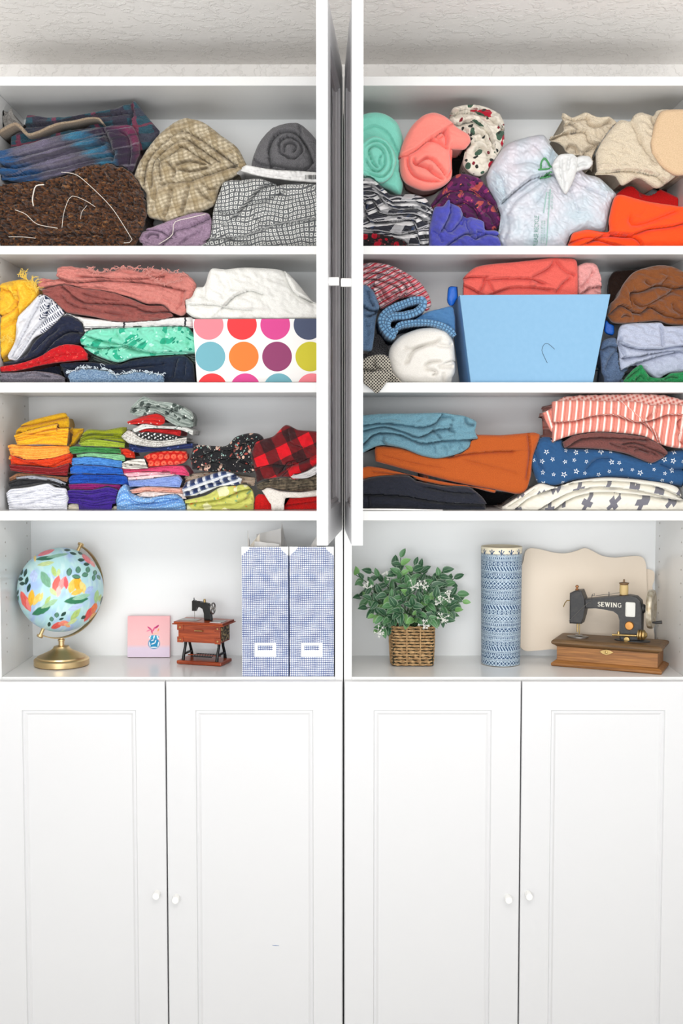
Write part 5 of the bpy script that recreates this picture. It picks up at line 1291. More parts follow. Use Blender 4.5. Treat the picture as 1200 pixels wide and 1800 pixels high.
c('denim_bundle', E2([(668, 660), (690, 590), (760, 568), (800, 600), (835, 700)]), E2([(680, 800), (720, 868), (780, 868), (840, 868)]), .03, .15, M_SLATE, R=8, seed=96, folds=[('v', E2([(700, 790), (740, 700), (790, 640)]), 6, 6), ('O', E2([(690, 640), (740, 620), (800, 640)]), 5, 6)], wr=[(2, 14, 8, 1, 0)], label='slate blue denim bundle squeezed beside the blue bin', cat='fabric')
c('knit_fabric', E2([(815, 860), (870, 790), (930, 752), (965, 800), (1000, 835), (1080, 838), (1130, 808), (1300, 795)]), E2([(820, 868), (1000, 868), (1130, 868), (1300, 868)]), .008, .16, M_GREEN, R=5, seed=97, folds=[('v', E2([(830, 850), (880, 810), (930, 770)]), 4, 6), ('v', E2([(890, 860), (930, 820), (960, 850)]), 4, 6), ('v', E2([(1080, 850), (1130, 830), (1180, 840)]), 4, 5)], wr=[(2.2, 9, 6, .6, 0)], label='bright green ruffled knit lying lowest at the shelf end', cat='fabric')
c('cotton_fabric', E2([(785, 590), (820, 482), (1000, 466), (1080, 466), (1105, 490), (1300, 482)]), E2([(800, 650), (815, 790), (900, 752), (960, 780), (1050, 845), (1150, 808), (1300, 790)]), .016, .18, M_GREYBL, R=9, seed=98, sit=None, auto=.6,
  folds=[('O', E2([(815, 600), (860, 625), (950, 640), (1080, 640), (1200, 620), (1300, 625)]), 6, 8), ('O', E2([(830, 700), (920, 690), (1050, 665), (1180, 650), (1300, 680)]), 6, 7), ('v', E2([(1080, 475), (1085, 560), (1080, 640)]), 5, 5), ('O', E2([(820, 780), (920, 735), (1050, 690), (1180, 660)]), 6, 7), ('v', E2([(800, 560), (815, 640), (850, 720)]), 5, 6), ('v', E2([(930, 750), (980, 800), (1030, 840)]), 5, 5)], wr=[(1.5, 16, 8, .3, 0)],
  label='pale grey-blue cotton folded under the brown fleece', cat='fabric')

# ------------------------------------------------------------------ third right shelf
c = setter('s3', LR, 'u3'); rb = rib('s3', LR)
c('paper_sheet', F1([(30, 801), (300, 802), (592, 810)]), F1([(30, 815), (300, 817), (600, 820)]), .003, .012, M_PACKET, R=1.5, seed=101, auto=0, label='thin white sheet lying flat under the navy-black twill', cat='paper')
c('twill_fabric', F1([(790, 655), (950, 690), (1100, 706), (1094, 762)]), F1([(850, 800), (990, 812), (1086, 780)]), .228, .03, M_BLK, R=7, seed=102, label='black cotton showing in the gap beneath the rust canvas', cat='fabric')
c('twill_fabric', F1([(30, 640), (100, 605), (200, 588), (370, 588), (420, 620), (600, 656), (760, 660), (850, 720), (888, 770)]), F1([(30, 806), (300, 808), (600, 816), (882, 814)]), .024, .19, M_INK, R=11, seed=103, auto=.4, adir=.1,
  folds=[('O', F1([(40, 708), (300, 714), (600, 762), (884, 775)]), 7, 8), ('v', F1([(100, 715), (110, 760), (105, 800)]), 5, 4), ('O', F1([(500, 660), (640, 690), (780, 700)]), 6, 5)], wr=[(1.4, 30, 10, .1, 0)], label='navy-black twill folded thick at the foot of the pile by the open door', cat='fabric')
c('canvas_fabric', F1([(30, 545), (100, 525), (200, 538), (400, 585), (700, 645), (955, 678)]), F1([(30, 615), (100, 605), (250, 585), (370, 580), (430, 612), (600, 650), (790, 664), (942, 702)]), .03, .18, M_RUST, R=5, seed=104, auto=.3, folds=[('v', F1([(100, 560), (300, 580), (420, 600)]), 5, 3)], label='lower fold of rust orange canvas on the navy-black twill', cat='fabric')
c('canvas_fabric', F1([(143, 420), (160, 392), (300, 400), (460, 440), (570, 455), (700, 400), (790, 320), (1000, 316), (1200, 300), (1243, 312)]), F1([(150, 492), (400, 560), (700, 635), (960, 684), (1130, 708), (1180, 600), (1195, 470), (1243, 330)]), .024, .2, M_RUST, R=9, seed=105, auto=.35, adir=.15,
  folds=[('O', F1([(640, 455), (760, 440), (900, 425), (1060, 420)]), 10, 4), ('v', F1([(700, 470), (900, 520), (1120, 580)]), 8, 2), ('O', F1([(1170, 320), (1180, 440), (1160, 600)]), 8, 4), ('v', F1([(160, 440), (400, 500), (640, 540)]), 8, 1.5)], label='upper fold of rust orange canvas under the teal jersey', cat='fabric')
c('jersey_fabric', F1([(30, 190), (180, 175), (400, 172), (600, 168), (660, 178), (740, 190), (820, 228), (812, 290), (828, 332)]), F1([(30, 465), (80, 430), (150, 395), (210, 385), (330, 405), (460, 455), (570, 472), (700, 442), (770, 400), (785, 352), (828, 342)]), .014, .21, M_TEAL, R=9, seed=106, auto=.6, step=1.4,
  folds=[('O', F1([(70, 250), (200, 235), (330, 245), (450, 262), (540, 240), (590, 180)]), 7, 6), ('O', F1([(60, 290), (200, 258), (330, 290), (440, 328), (550, 280), (640, 270)]), 6, 7), ('O', F1([(60, 385), (150, 305), (300, 308), (460, 368), (600, 352), (825, 342)]), 6, 8), ('v', F1([(205, 325), (200, 360), (230, 390)]), 5, 5), ('v', F1([(530, 370), (545, 410), (540, 440)]), 4, 3), ('v', F1([(590, 370), (620, 410), (615, 455)]), 4, 3), ('v', F1([(640, 365), (650, 410)]), 4, 2.5), ('v', F1([(700, 355), (720, 390), (700, 420)]), 4, 2.5), ('v', F1([(520, 275), (560, 310), (590, 345)]), 5, 6), ('v', F1([(660, 240), (640, 280), (680, 300)]), 5, 5), ('v', F1([(745, 195), (760, 240), (810, 250)]), 5, 6), ('v', F1([(585, 200), (650, 200), (670, 230)]), 5, 5)], wr=[(1.4, 22, 7, .2, 0)],
  label='teal blue jersey in soft layers topmost on the rust canvas', cat='fabric')
c('plus_print_fabric', F2([(15, 795), (60, 765), (130, 720), (260, 640), (380, 660), (500, 620), (700, 598), (900, 610), (1100, 638), (1180, 668), (1205, 740), (1260, 750)]), F2([(15, 812), (300, 824), (600, 828), (1000, 828), (1260, 826)]), .02, .19, M_PLUS, R=9, seed=111, uvl=5, auto=.5,
  folds=[('O', F2([(100, 805), (180, 740), (300, 690), (450, 640), (620, 622), (850, 628), (1050, 660), (1190, 720)]), 6, 7), ('O', F2([(350, 815), (450, 745), (600, 700), (800, 700), (1000, 722), (1190, 748)]), 6, 8), ('O', F2([(250, 815), (350, 750), (480, 690), (650, 660), (900, 680), (1100, 725)]), 6, 7), ('v', F2([(40, 800), (150, 730), (250, 660)]), 5, 5)], label='cream fabric printed with grey plus signs lying lowest', cat='fabric')
c('star_print_fabric', F2([(202, 485), (240, 370), (300, 328), (420, 350), (440, 402), (700, 412), (900, 462), (1020, 492), (1140, 425), (1300, 412)]), F2([(210, 510), (262, 645), (330, 664), (500, 624), (700, 602), (850, 604), (1050, 640), (1300, 664)]), .024, .2, M_STARS, R=12, seed=112, auto=.7, belly=2,
  folds=[('v', F2([(230, 400), (260, 500), (300, 560)]), 7, 4), ('v', F2([(560, 560), (640, 480), (760, 470)]), 9, 4), ('v', F2([(1050, 500), (1150, 540), (1250, 540)]), 8, 5)], label='navy fabric with outlined white stars on the cream plus print', cat='fabric')
c('linen_fabric', F2([(415, 365), (520, 306), (650, 298), (800, 308), (950, 330), (1050, 370), (1112, 430)]), F2([(425, 402), (560, 404), (700, 414), (850, 444), (950, 484), (1015, 502), (1105, 455)]), .018, .19, M_BROWNMV, R=9, seed=113, auto=.6,
  folds=[('O', F2([(440, 400), (520, 345), (650, 330), (800, 335), (960, 345)]), 7, 6), ('O', F2([(820, 370), (900, 365), (1000, 400), (1090, 440)]), 5, 7), ('v', F2([(830, 390), (920, 400), (1000, 440)]), 4, 6), ('v', F2([(880, 430), (910, 410), (1010, 430), (1050, 460)]), 4, 6), ('v', F2([(720, 365), (780, 390), (850, 410)]), 5, 5)], label='brown mauve linen folded between the stars and the coral stripes', cat='fabric')
o = c('striped_fabric', F2([(345, 100), (360, 92), (500, 85), (700, 90), (900, 95), (1020, 120), (1120, 110), (1300, 130)]), F2([(350, 365), (400, 345), (500, 315), (650, 296), (800, 305), (950, 325), (1060, 375), (1120, 395), (1200, 405), (1300, 395)]), .012, .21, M_CORALST, R=9, seed=114, auto=.4, uvl=3, step=1.4,
      folds=[('O', F2([(360, 232), (500, 220), (620, 188), (760, 182), (900, 228), (1000, 218), (1100, 182), (1200, 180)]), 7, 8), ('O', F2([(960, 235), (1020, 290), (1060, 360)]), 6, 7), ('v', F2([(1020, 125), (1015, 170), (960, 220)]), 6, 5), ('v', F2([(1195, 300), (1175, 240), (1210, 200)]), 5, 8), ('v', F2([(1190, 300), (1200, 360), (1250, 380)]), 5, 7)], label='coral and white striped fabric folded on the brown mauve linen', cat='fabric')
c('checked_layer', F2([(340, 110), (430, 62), (700, 50), (900, 46), (1080, 54), (1300, 110)]), F2([(345, 150), (500, 120), (700, 115), (1000, 130), (1300, 160)]), .035, .17, M_CORALGH, R=5, seed=115, auto=.8, parent=o, rough=1.0)
c('turned_corner', F2([(278, 172), (310, 155), (352, 130)]), F2([(285, 195), (330, 290), (356, 305)]), .03, .1, M_CORALST, R=4, seed=116, parent=o, uvr=.3)

settle()

# ------------------------------------------------------------------ things on the open deck
ZK = SHELF['deck'] + .0007
def attr_mat(name, rough=.4, coat=0.0, bump=None, **k):
    def fn(g):
        a = g._n('ShaderNodeVertexColor'); a.layer_name = 'print'; return a.outputs[0]
    return mat(name, fn, rough, 0, bump, coat=coat, **k)
def brushed(g):
    return g.noise(g.obj(), 90, 2)
M_GOLD = mat('brushed_gold', lambda g: g.mix(g.noise(g.obj(), 40, 2), '#d6b987', '#e2c99c'), .34, 0, brushed, metal=1.0, bstr=.06)
M_BRASS = mat('worn_brass', lambda g: g.mix(g.noise(g.obj(), 150, 3), '#8d713f', '#d9bd85'), .35, 0, metal=.9)
M_STEEL = mat('dull_steel', '#9a9692', .35, 0, metal=1.0)
M_BLACKEN = mat('black_enamel', lambda g: g.mix(g.noise(g.obj(), 160, 3).step(.4, .75), '#2a2a2c', '#3b3938'), .42, 0)
M_GLOSSBLK = mat('glossy_black', '#121213', .18, 0)
def wood(name, a, b, sx, sy, rough=.5):
    def fn(g):
        x = g._n('ShaderNodeSeparateXYZ'); g.nt.links.new(g.obj(), x.inputs[0])
        n = g.noise(g.vec(N(g, x.outputs[0]) * sx, N(g, x.outputs[1]) * sy, N(g, x.outputs[2]) * sy), 1.0, 5, .6)
        return g.mix(n.step(.32, .68), a, b)
    return mat(name, fn, rough, 0)
M_REDWOOD = wood('reddish_wood', '#7a2a12', '#b8552c', 14, 260, .3)
M_BROWNWOOD = wood('worn_brown_wood', '#6f4522', '#b37b44', 9, 220)
M_DKWOOD = wood('dark_worn_wood', '#4f3a25', '#80603c', 12, 160)
M_PLAQUE = mat('pale_plywood', lambda g: g.mix(g.noise(g.obj(), 8, 3), '#e6d6c2', '#eddfce'), .6, 0)
M_PLAQUEE = mat('plywood_edge', '#b9a48a', .7, 0)

# --- globe
gx, gz = (float(v) for v in at(106.5, 1036.5, .14)); gy = .14; GR = 74.5 * px_size(.14)
globe = empty('floral_globe', (gx, gy, ZK)); tag(globe, 'pale blue globe painted with tulips and leaves on a gold stand', 'globe')
def paint_globe():
    nu, nv = 460, 230
    th = np.linspace(0, 2 * np.pi, nu, endpoint=False); ph = np.linspace(-np.pi / 2, np.pi / 2, nv)
    T, F = np.meshgrid(th, ph, indexing='ij')
    x, y, z = np.cos(F) * np.cos(T), np.cos(F) * np.sin(T), np.sin(F)
    X = 420 + 300 * x; Y = 466 - 300 * z; front = y < .12
    n1 = fbm(x * 2.2 + 3, z * 2 + y, 5, 3); n2 = fbm(x * 9 + y * 3, z * 3, 9, 2)
    col = np.empty(X.shape + (3,)); c0 = np.array(lin('#b5dfe2')); c1 = np.array(lin('#a9c3ec')); c2 = np.array(lin('#cfeaea'))
    w = np.clip(n1 * 1.4 + .1, 0, 1)[..., None]; col[:] = c0 * (1 - w) + c1 * w
    w = np.clip(n2 * 1.2, 0, .7)[..., None]; col[:] = col * (1 - w) + c2 * w
    def leaf(cx, cy, L, Wd, a, c, side=front, edge=None):
        a = math.radians(a); dx, dy = X - cx, -(Y - cy)
        u = (dx * math.cos(a) + dy * math.sin(a)) / (L / 2); v = (-dx * math.sin(a) + dy * math.cos(a)) / (Wd / 2)
        lim = np.clip(1 - u * u, 0, 1) ** .8 * (1 + .15 * noise2(X / 30., Y / 30., int(cx)))
        m = np.clip((lim - np.abs(v)) * 6, 0, 1) * (np.abs(u) < 1) * side
        cc = np.array(lin(c))
        if edge is not None:
            e = np.clip((lim * .72 - np.abs(v)) * 8, 0, 1) * m
            col[:] = col * (1 - m[..., None]) + np.array(lin(edge)) * m[..., None]; m = e
        sh = (1 + .22 * noise2(u * 2.0, v * 5.0, int(cy)))[..., None]
        col[:] = col * (1 - m[..., None]) + cc * sh * m[..., None]
    DG, MG, LG, LM, CO, PK, YE, YL = '#124236', '#2d7a55', '#9ccbb0', '#b5d07c', '#f0665c', '#f59a97', '#f2b73a', '#f8dc88'
    for s_ in [(320, 205, 130, 38, 20, '#ee8490'), (320, 245, 150, 34, 6, '#35705a'), (400, 228, 160, 26, 10, '#86b29e'), (245, 240, 60, 22, 95, YL), (320, 285, 120, 34, 10, '#c4d79a'), (320, 395, 130, 62, -62, '#79ae90'), (375, 340, 80, 34, 105, LM), (405, 350, 60, 28, 80, '#cbe09a'),
               (392, 430, 130, 56, 75, CO), (430, 425, 120, 46, 62, PK), (455, 420, 90, 34, 95, '#e9525a'), (405, 478, 80, 40, 80, '#f8c0b8'), (370, 480, 70, 34, 130, '#c8dc98'), (498, 440, 110, 56, 72, '#f6cc62'), (535, 425, 110, 60, 95, YE), (570, 455, 100, 46, 110, YL), (530, 485, 90, 40, 20, '#f3c65a'),
               (525, 540, 170, 56, 6, MG), (560, 518, 130, 40, 14, LG), (180, 540, 150, 54, -68, CO), (205, 570, 100, 34, -75, '#f38b86'), (225, 520, 120, 48, 85, YE), (260, 530, 100, 40, 62, '#f7d070'), (290, 515, 70, 28, 70, YL), (290, 608, 140, 54, 24, MG), (345, 562, 130, 40, 28, '#a4cca2'), (335, 535, 70, 26, 55, LM),
               (600, 250, 100, 48, -48, '#ee7a82'), (640, 285, 60, 30, -55, '#f5a3a0'), (395, 715, 90, 44, 25, '#ea5f5a'), (440, 700, 80, 40, 5, '#f6907c'), (465, 715, 50, 28, -30, '#f7b78a'), (520, 640, 110, 42, 52, LM), (500, 690, 80, 30, 30, '#cfe0a0'), (612, 640, 130, 44, 60, '#ea5650'), (650, 600, 90, 44, 75, '#f0804a'), (640, 660, 80, 30, 50, '#f5b24e'),
               (575, 662, 40, 26, 30, DG), (665, 520, 100, 38, 82, '#a9cf8f'), (690, 530, 60, 24, 75, LM), (705, 545, 70, 22, 72, DG), (125, 530, 60, 24, 70, MG), (612, 470, 80, 40, 40, '#b3c7f0'), (240, 370, 90, 60, 90, '#bccdf3'), (520, 590, 110, 44, 20, '#bfd0f2')]:
        leaf(*s_)
    for q in [(155, 340, 48, 22, 80), (182, 345, 62, 24, 75), (150, 388, 40, 32, 0), (192, 400, 62, 26, 78), (162, 420, 42, 30, 0), (207, 450, 66, 26, 75), (465, 188, 48, 22, 0), (505, 213, 52, 22, -15), (555, 210, 40, 22, -30), (560, 260, 52, 26, 0), (596, 290, 44, 28, 0), (395, 640, 34, 28, 80), (360, 668, 32, 28, 100), (440, 634, 46, 26, 40), (343, 705, 36, 26, 80), (425, 668, 36, 18, 20), (130, 480, 40, 16, 80)]: leaf(*q, DG, edge=DG)
    for q in [(478, 345, 60, 40, 80), (538, 330, 52, 40, 85), (605, 330, 48, 36, 80), (525, 378, 62, 36, -10), (585, 366, 50, 36, 10), (655, 350, 40, 34, 80), (646, 385, 50, 28, 75), (680, 382, 44, 28, -55), (395, 640, 40, 34, 80), (360, 668, 36, 32, 100)]: leaf(*q, '#5c9077', edge=DG)
    rg_ = random.Random(5)
    for k in range(60):
        leaf(420 + rg_.uniform(-270, 270), 466 + rg_.uniform(-270, 270), rg_.uniform(60, 140), rg_.uniform(30, 55), rg_.uniform(0, 180), rg_.choice([CO, PK, YE, YL, MG, LG, DG, LM]), side=y > .16)
    V = np.stack([x, y, z], -1).reshape(-1, 3) * GR
    I = np.arange(nu * nv).reshape(nu, nv); J = np.roll(I, -1, 0)
    Fc = np.stack([I[:, :-1], J[:, :-1], J[:, 1:], I[:, 1:]], -1).reshape(-1, 4).tolist()
    C_ = np.concatenate([np.clip(col, 0, 1), np.ones(col.shape[:2] + (1,))], -1).reshape(-1, 4)
    o = mesh_obj('sphere', V, Fc, attr_mat('painted_globe', .38), globe, True, cols=C_)
    o.location = (0, 0, gz - ZK); o['label'] = 'painted sphere'
    o.rotation_mode = 'QUATERNION'; o.rotation_quaternion = Vector((0, -1, 0)).rotation_difference(Vector((CAM[0] - gx, CAM[1] - gy, CAM[2] - gz)).normalized())
paint_globe()
tilt, azim = math.radians(28.5), math.radians(45); AX = Vector((math.sin(tilt) * math.cos(azim), math.sin(tilt) * math.sin(azim), math.cos(tilt)))
cen = Vector((0, 0, gz - ZK))
side = Vector((math.cos(tilt) * math.cos(azim), math.cos(tilt) * math.sin(azim), -math.sin(tilt)))
mb = MB(); ra = GR * 1.15; nrm = AX.cross(side).normalized(); V = []; F = []
for i in range(41):
    w = math.pi * i / 40
    d = AX * math.cos(w) + side * math.sin(w)
    for rr, hh in ((-.0012, -.0055), (-.0012, .0055), (.0012, .0055), (.0012, -.0055)):
        V.append(cen + d * (ra + rr) + nrm * hh)
for i in range(40):
    for k in range(4): F.append((i * 4 + k, i * 4 + (k + 1) % 4, i * 4 + 4 + (k + 1) % 4, i * 4 + 4 + k))
F += [(0, 3, 2, 1), (160, 161, 162, 163)]
mb.add(V, F, True).build('meridian_arm', M_GOLD, globe)
for s_ in (1, -1):
    M = Matrix.Translation(cen + AX * s_ * (GR * .99)) @ (AX * s_).to_track_quat('Z', 'Y').to_matrix().to_4x4()
    MB().lathe([(.0042, 0), (.0042, .017), (.0075, .0175), (.0075, .022), (.005, .0235)], 20, M).build('pivot_pin', M_GOLD, globe)
ps = px_size(.155)
zb = lambda py: (1166 - py) * ps
MB().lathe([(.062, 0), (.0655, .002), (.0655, .0145), (.063, .017), (.058, .018), (.0575, .0215), (.052, .0235), (.036, .031), (.026, .036), (.020, .041), (.018, .0455), (.007, .047), (.007, .058), (.0085, .059), (.0085, .0615), (.006, .0625), (.006, (gz - ZK) - ra * .995)], 48).build('stand', M_GOLD, globe)

# --- small pink canvas
def paint_canvas():
    n = 110; u, v = np.meshgrid(np.linspace(0, 1, n), np.linspace(0, 1, n), indexing='ij')
    X = 895 + 295 * u; Y = 940 - 287 * v
    col = np.empty((n, n, 3)); a = np.array(lin('#f5b9bd')); b = np.array(lin('#e4d3e6')); c_ = np.array(lin('#f9cfcf'))
    w = np.clip((v - .22) * 12, 0, 1)[..., None]; col[:] = b * (1 - w) + (a * v[..., None] + c_ * (1 - v[..., None])) * w
    def blob(cx, cy, L, Wd, ang, c):
        t = math.radians(ang); dx, dy = X - cx, cy - Y; p = (dx * math.cos(t) + dy * math.sin(t)) / (L / 2); q = (-dx * math.sin(t) + dy * math.cos(t)) / (Wd / 2)
        m = np.clip((1 - p * p - q * q) * 3, 0, 1)[..., None]; col[:] = col * (1 - m) + np.array(lin(c)) * m
    blob(1080, 845, 84, 90, 90, '#1f8ec0'); blob(1080, 800, 78, 30, 0, '#3aa7cf')
    for q in [(1052, 800, 30, 10, 60), (1080, 800, 30, 10, 80), (1106, 802, 30, 10, 110), (1050, 850, 40, 9, 100), (1075, 845, 34, 9, 20), (1090, 830, 26, 8, 70), (1110, 850, 40, 9, 80), (1080, 872, 60, 8, 0), (1070, 822, 24, 8, 20)]: blob(*q, '#e9f3f6')
    for q in [(1050, 740, 46, 12, -40, '#d9437c'), (1078, 745, 44, 12, 60, '#e8608e'), (1100, 728, 40, 14, 40, '#c52f72'), (1040, 755, 30, 10, 20, '#f08aa8'), (1065, 765, 40, 10, 110, '#d9437c'), (1110, 750, 26, 10, 70, '#f0a060'), (1090, 775, 50, 10, 10, '#f2c9a8')]: blob(*q)
    return u, v, np.concatenate([np.clip(col, 0, 1), np.ones((n, n, 1))], -1)
u, v, C_ = paint_canvas()
x0, z0 = (float(q) for q in at(224, 1155, .232)); x1, z1 = (float(q) for q in at(297.5, 1083.5, .232))
cv = empty('square_canvas', ((x0 + x1) / 2, .232, ZK)); tag(cv, 'small pink and lavender square canvas with a painted blue jar', 'picture')
wd, ht = x1 - x0, z1 - z0; n = 110
P = np.stack([(u - .5) * wd, 0 * u, v * ht], -1).reshape(-1, 3); I = np.arange(n * n).reshape(n, n)
f_ = np.stack([I[:-1, :-1], I[1:, :-1], I[1:, 1:], I[:-1, 1:]], -1).reshape(-1, 4).tolist()
q = mesh_obj('painting', P, f_, attr_mat('canvas_paint', .7, bump=lambda g: g.noise(g.obj(), 600, 1), bstr=.2), cv, False, cols=C_.reshape(-1, 4)); q.location = (0, -.0006, .001); q.rotation_euler = (-.09, 0, 0)
q = MB().box(-wd / 2, wd / 2, 0, .012, 0, ht, b=.0008).build('stretched_edge', mat('canvas_edge', '#f3c3c8', .8, 0), cv); q.location = (0, 0, .001); q.rotation_euler = (-.09, 0, 0)

# --- miniature treadle sewing machine
mx_, _ = at(359, 1160, .165)
mini = empty('toy_sewing_table', (float(mx_), .165, ZK), math.radians(-17)); tag(mini, 'miniature red wood treadle sewing machine table with black legs', 'ornament')
k_ = lambda b, name, m: b.build(name, m, mini)
k_(MB().box(-.059, .059, -.034, .034, 0, .009, b=.003), 'base_board', M_REDWOOD)
k_(MB().box(-.055, .055, -.030, .030, .054, .097, b=.0015), 'cabinet', M_REDWOOD)
k_(MB().box(-.067, .067, -.039, .039, .097, .100, b=.001).box(-.064, .064, -.037, .037, .0995, .1045, b=.0015), 'table_top', M_REDWOOD)
for x in (-.049, .049):
    for z in (.060, .090):
        q = k_(MB().box(x - .008, x + .008, -.0325, -.0295, z - .007, z + .007, b=.0008), 'corner_block', M_REDWOOD)
        MB().lathe([(.0024, 0), (.0022, .0012), (.001, .0016)], 12, Matrix.Translation((x, -.0325, z)) @ Matrix.Rotation(math.pi / 2, 4, 'X')).build('brass_stud', M_BRASS, q)
k_(MB().tube([(-.011, -.0305, .083), (-.010, -.0335, .0835), (.010, -.0335, .0835), (.011, -.0305, .083)], .0014, 8), 'drawer_pull', M_BRASS)
def _ornate(g):
    x = g._n('ShaderNodeSeparateXYZ'); g.nt.links.new(g.obj(), x.inputs[0])
    n = g.noise(g.vec(N(g, x.outputs[1]), N(g, x.outputs[2]), 0.0), 130, 3)
    return g.mix(n.gt(.52), '#4a3d2a', '#c9b07a')
k_(MB().box(.0545, .0565, -.024, .024, .058, .093, b=.0006), 'side_grille', mat('gilded_grille', _ornate, .4, 0, metal=.4))
for sx in (-.044, .044):
    for sy in (-1, 1):
        k_(MB().tube([(sx, sy * .026, .009), (sx, sy * .022, .024), (sx, sy * .013, .042), (sx, sy * .010, .055)], [.0042, .0036, .0034, .0042], 10), 'leg', M_GLOSSBLK)
    k_(MB().box(sx - .003, sx + .003, -.0225, .0225, .0215, .0265, b=.001), 'crossbar', M_GLOSSBLK)
mb = MB()
for i in range(8): mb.box(-.026 + i * .0068, -.0225 + i * .0068, -.017, .017, .017, .019)
mb.box(-.028, .027, -.018, -.0165, .0165, .0195); mb.box(-.028, .027, .0165, .018, .0165, .0195)
k_(mb, 'treadle_grid', M_GLOSSBLK)
k_(MB().tube([(-.043, 0, .018), (.043, 0, .018)], .0016, 8), 'treadle_rod', M_REDWOOD)
ZT = .1045
head = k_(MB().prism([(-.030, ZT + .022), (-.030, ZT + .046), (-.026, ZT + .049), (-.020, ZT + .047), (-.018, ZT + .044), (.006, ZT + .044), (.014, ZT + .042), (.018, ZT + .036), (.019, ZT + .02), (.022, ZT), (.002, ZT), (.004, ZT + .018), (.0, ZT + .030), (-.008, ZT + .034), (-.018, ZT + .034), (-.020, ZT + .022)], -.006, .006, bev=.002), 'machine_arm', M_GLOSSBLK)
k_(MB().tube([(-.025, 0, ZT + .024), (-.025, 0, ZT + .002)], .0007, 6), 'needle_bar', M_STEEL)
k_(MB().lathe([(.003, 0), (.003, .006), (.0022, .0065), (.0022, .0075), (.003, .008)], 14, Matrix.Translation((.002, 0, ZT + .044))), 'thread_spool', M_BRASS)
k_(MB().tube([(-.026, 0, ZT + .046), (-.026, 0, ZT + .054)], .0011, 8), 'tension_pin', M_GLOSSBLK)
MW = Matrix.Translation((.024, 0, ZT + .030)) @ Matrix.Rotation(math.pi / 2, 4, 'Y')
wv = MB()
wv.tube([MW @ Vector((.013 * math.cos(a), .013 * math.sin(a), 0)) for a in np.linspace(0, 2 * math.pi, 25)], .0019, 8)
for a in (0, math.pi / 2, math.pi, 3 * math.pi / 2): wv.tube([MW @ Vector((0, 0, 0)), MW @ Vector((.0125 * math.cos(a + .5), .0125 * math.sin(a + .5), 0))], .001, 6)
wv.tube([MW @ Vector((0, 0, -.007)), MW @ Vector((0, 0, .003))], .0022, 8)
k_(wv, 'hand_wheel', M_STEEL)
k_(MB().box(-.060, -.012, -.022, .012, ZT, ZT + .0008).box(.026, .058, -.024, .008, ZT, ZT + .0008), 'steel_plates', M_STEEL)
k_(MB().box(.028, .056, -.030, -.026, ZT, ZT + .0009), 'ruler_strip', M_PACKET)

# --- two magazine files
def _brush(g):
    x, y = g.uv(0, .28, .5); n = g.noise(g.vec(x, y), .35, 2)
    w1 = (n - .5) * .25
    ln = lambda q, o: ((q / .43).fr() - .5).ab().lt(w1 + .20)
    k = g.mix(g.noise(g.vec(x, y), .5, 2).step(.3, .6), '#dfe8f7', '#f4f6fb')
    k = g.mix(ln(x, 0) * .8, k, '#36589f'); k = g.mix(ln(y, 3) * .9, k, '#1c3575')
    return k
M_FILE = mat('blue_brush_check', _brush, .6, 0)
M_FILEW = mat('white_file_trim', '#efefee', .5, 0)
M_SHEET = mat('loose_paper', '#e8e5e1', .8, 0)
M_SHEETG = mat('grey_tissue_paper', '#d2cfcc', .85, 0)
def magazine_file(pxa, pxb, lab):
    yF, dep, t = .006, .235, .003
    xa, zt = (float(q) for q in at(pxa, 961.5, yF)); xb = float(at(pxb, 961, yF)[0]); w = xb - xa; h = zt - ZK
    root = empty('magazine_file', (xa + w / 2, yF, ZK)); tag(root, lab, 'magazine file', 'blue check magazine files')
    hw = w / 2
    def slab(name, x0, x1, y0, y1, z0, z1, m=M_FILE):
        b = MB().box(x0, x1, y0, y1, z0, z1)
        o = b.build(name, m, root)
        l = o.data.uv_layers.new(name='UVMap')
        for p in o.data.polygons:
            for li in p.loop_indices:
                c_ = o.data.vertices[o.data.loops[li].vertex_index].co; n_ = p.normal
                l.data[li].uv = ((c_.y if abs(n_.x) > .5 else c_.x) * 100 + 50, (c_.y if abs(n_.z) > .5 else c_.z) * 100)
        return o
    slab('front_panel', -hw, hw, 0, t, 0, h)
    for s_ in (-1, 1):
        o = slab('side_panel', min(s_ * hw, s_ * (hw - t)), max(s_ * hw, s_ * (hw - t)), t, dep, 0, h)
        for v_ in o.data.vertices:
            if v_.co.y > dep - .001 and v_.co.z > h - .001: v_.co.z = .11
    slab('back_panel', -hw + t, hw - t, dep - t, dep, 0, .11); slab('bottom_panel', -hw + t, hw - t, t, dep - t, 0, t)
    for s_ in (-1, 1):
        e = s_ * hw
        MB().prism([(e, h - .020), (e, h + .0008), (e - s_ * .019, h + .0008), (e - s_ * .016, h - .006), (e - s_ * .008, h - .013)], -.0009, .0004).build('corner_guard', M_FILEW, root)
    s1 = .00129
    fx0, fx1, fz0, fz1 = -.0245, .0245, .0455, .0770
    b = MB().box(fx0 + .0075, fx1 - .0075, -.0020, 0, fz1 - .0055, fz1).box(fx0, fx0 + .0075, -.0022, 0, fz0 + .0145, fz1).box(fx1 - .0075, fx1, -.0022, 0, fz0 + .0145, fz1).box(fx0, fx1, -.0034, 0, fz0, fz0 + .0145)
    b.build('label_holder', M_FILEW, root)
    return root, xa, xb, zt
f1, xa, xb, zt = magazine_file(424.5, 506.5, 'blue check magazine file with crumpled papers rising from it, next to the toy sewing table')
f2, xa2, xb2, _ = magazine_file(508.5, 586.5, 'blue check magazine file against the middle panel beside the other file')
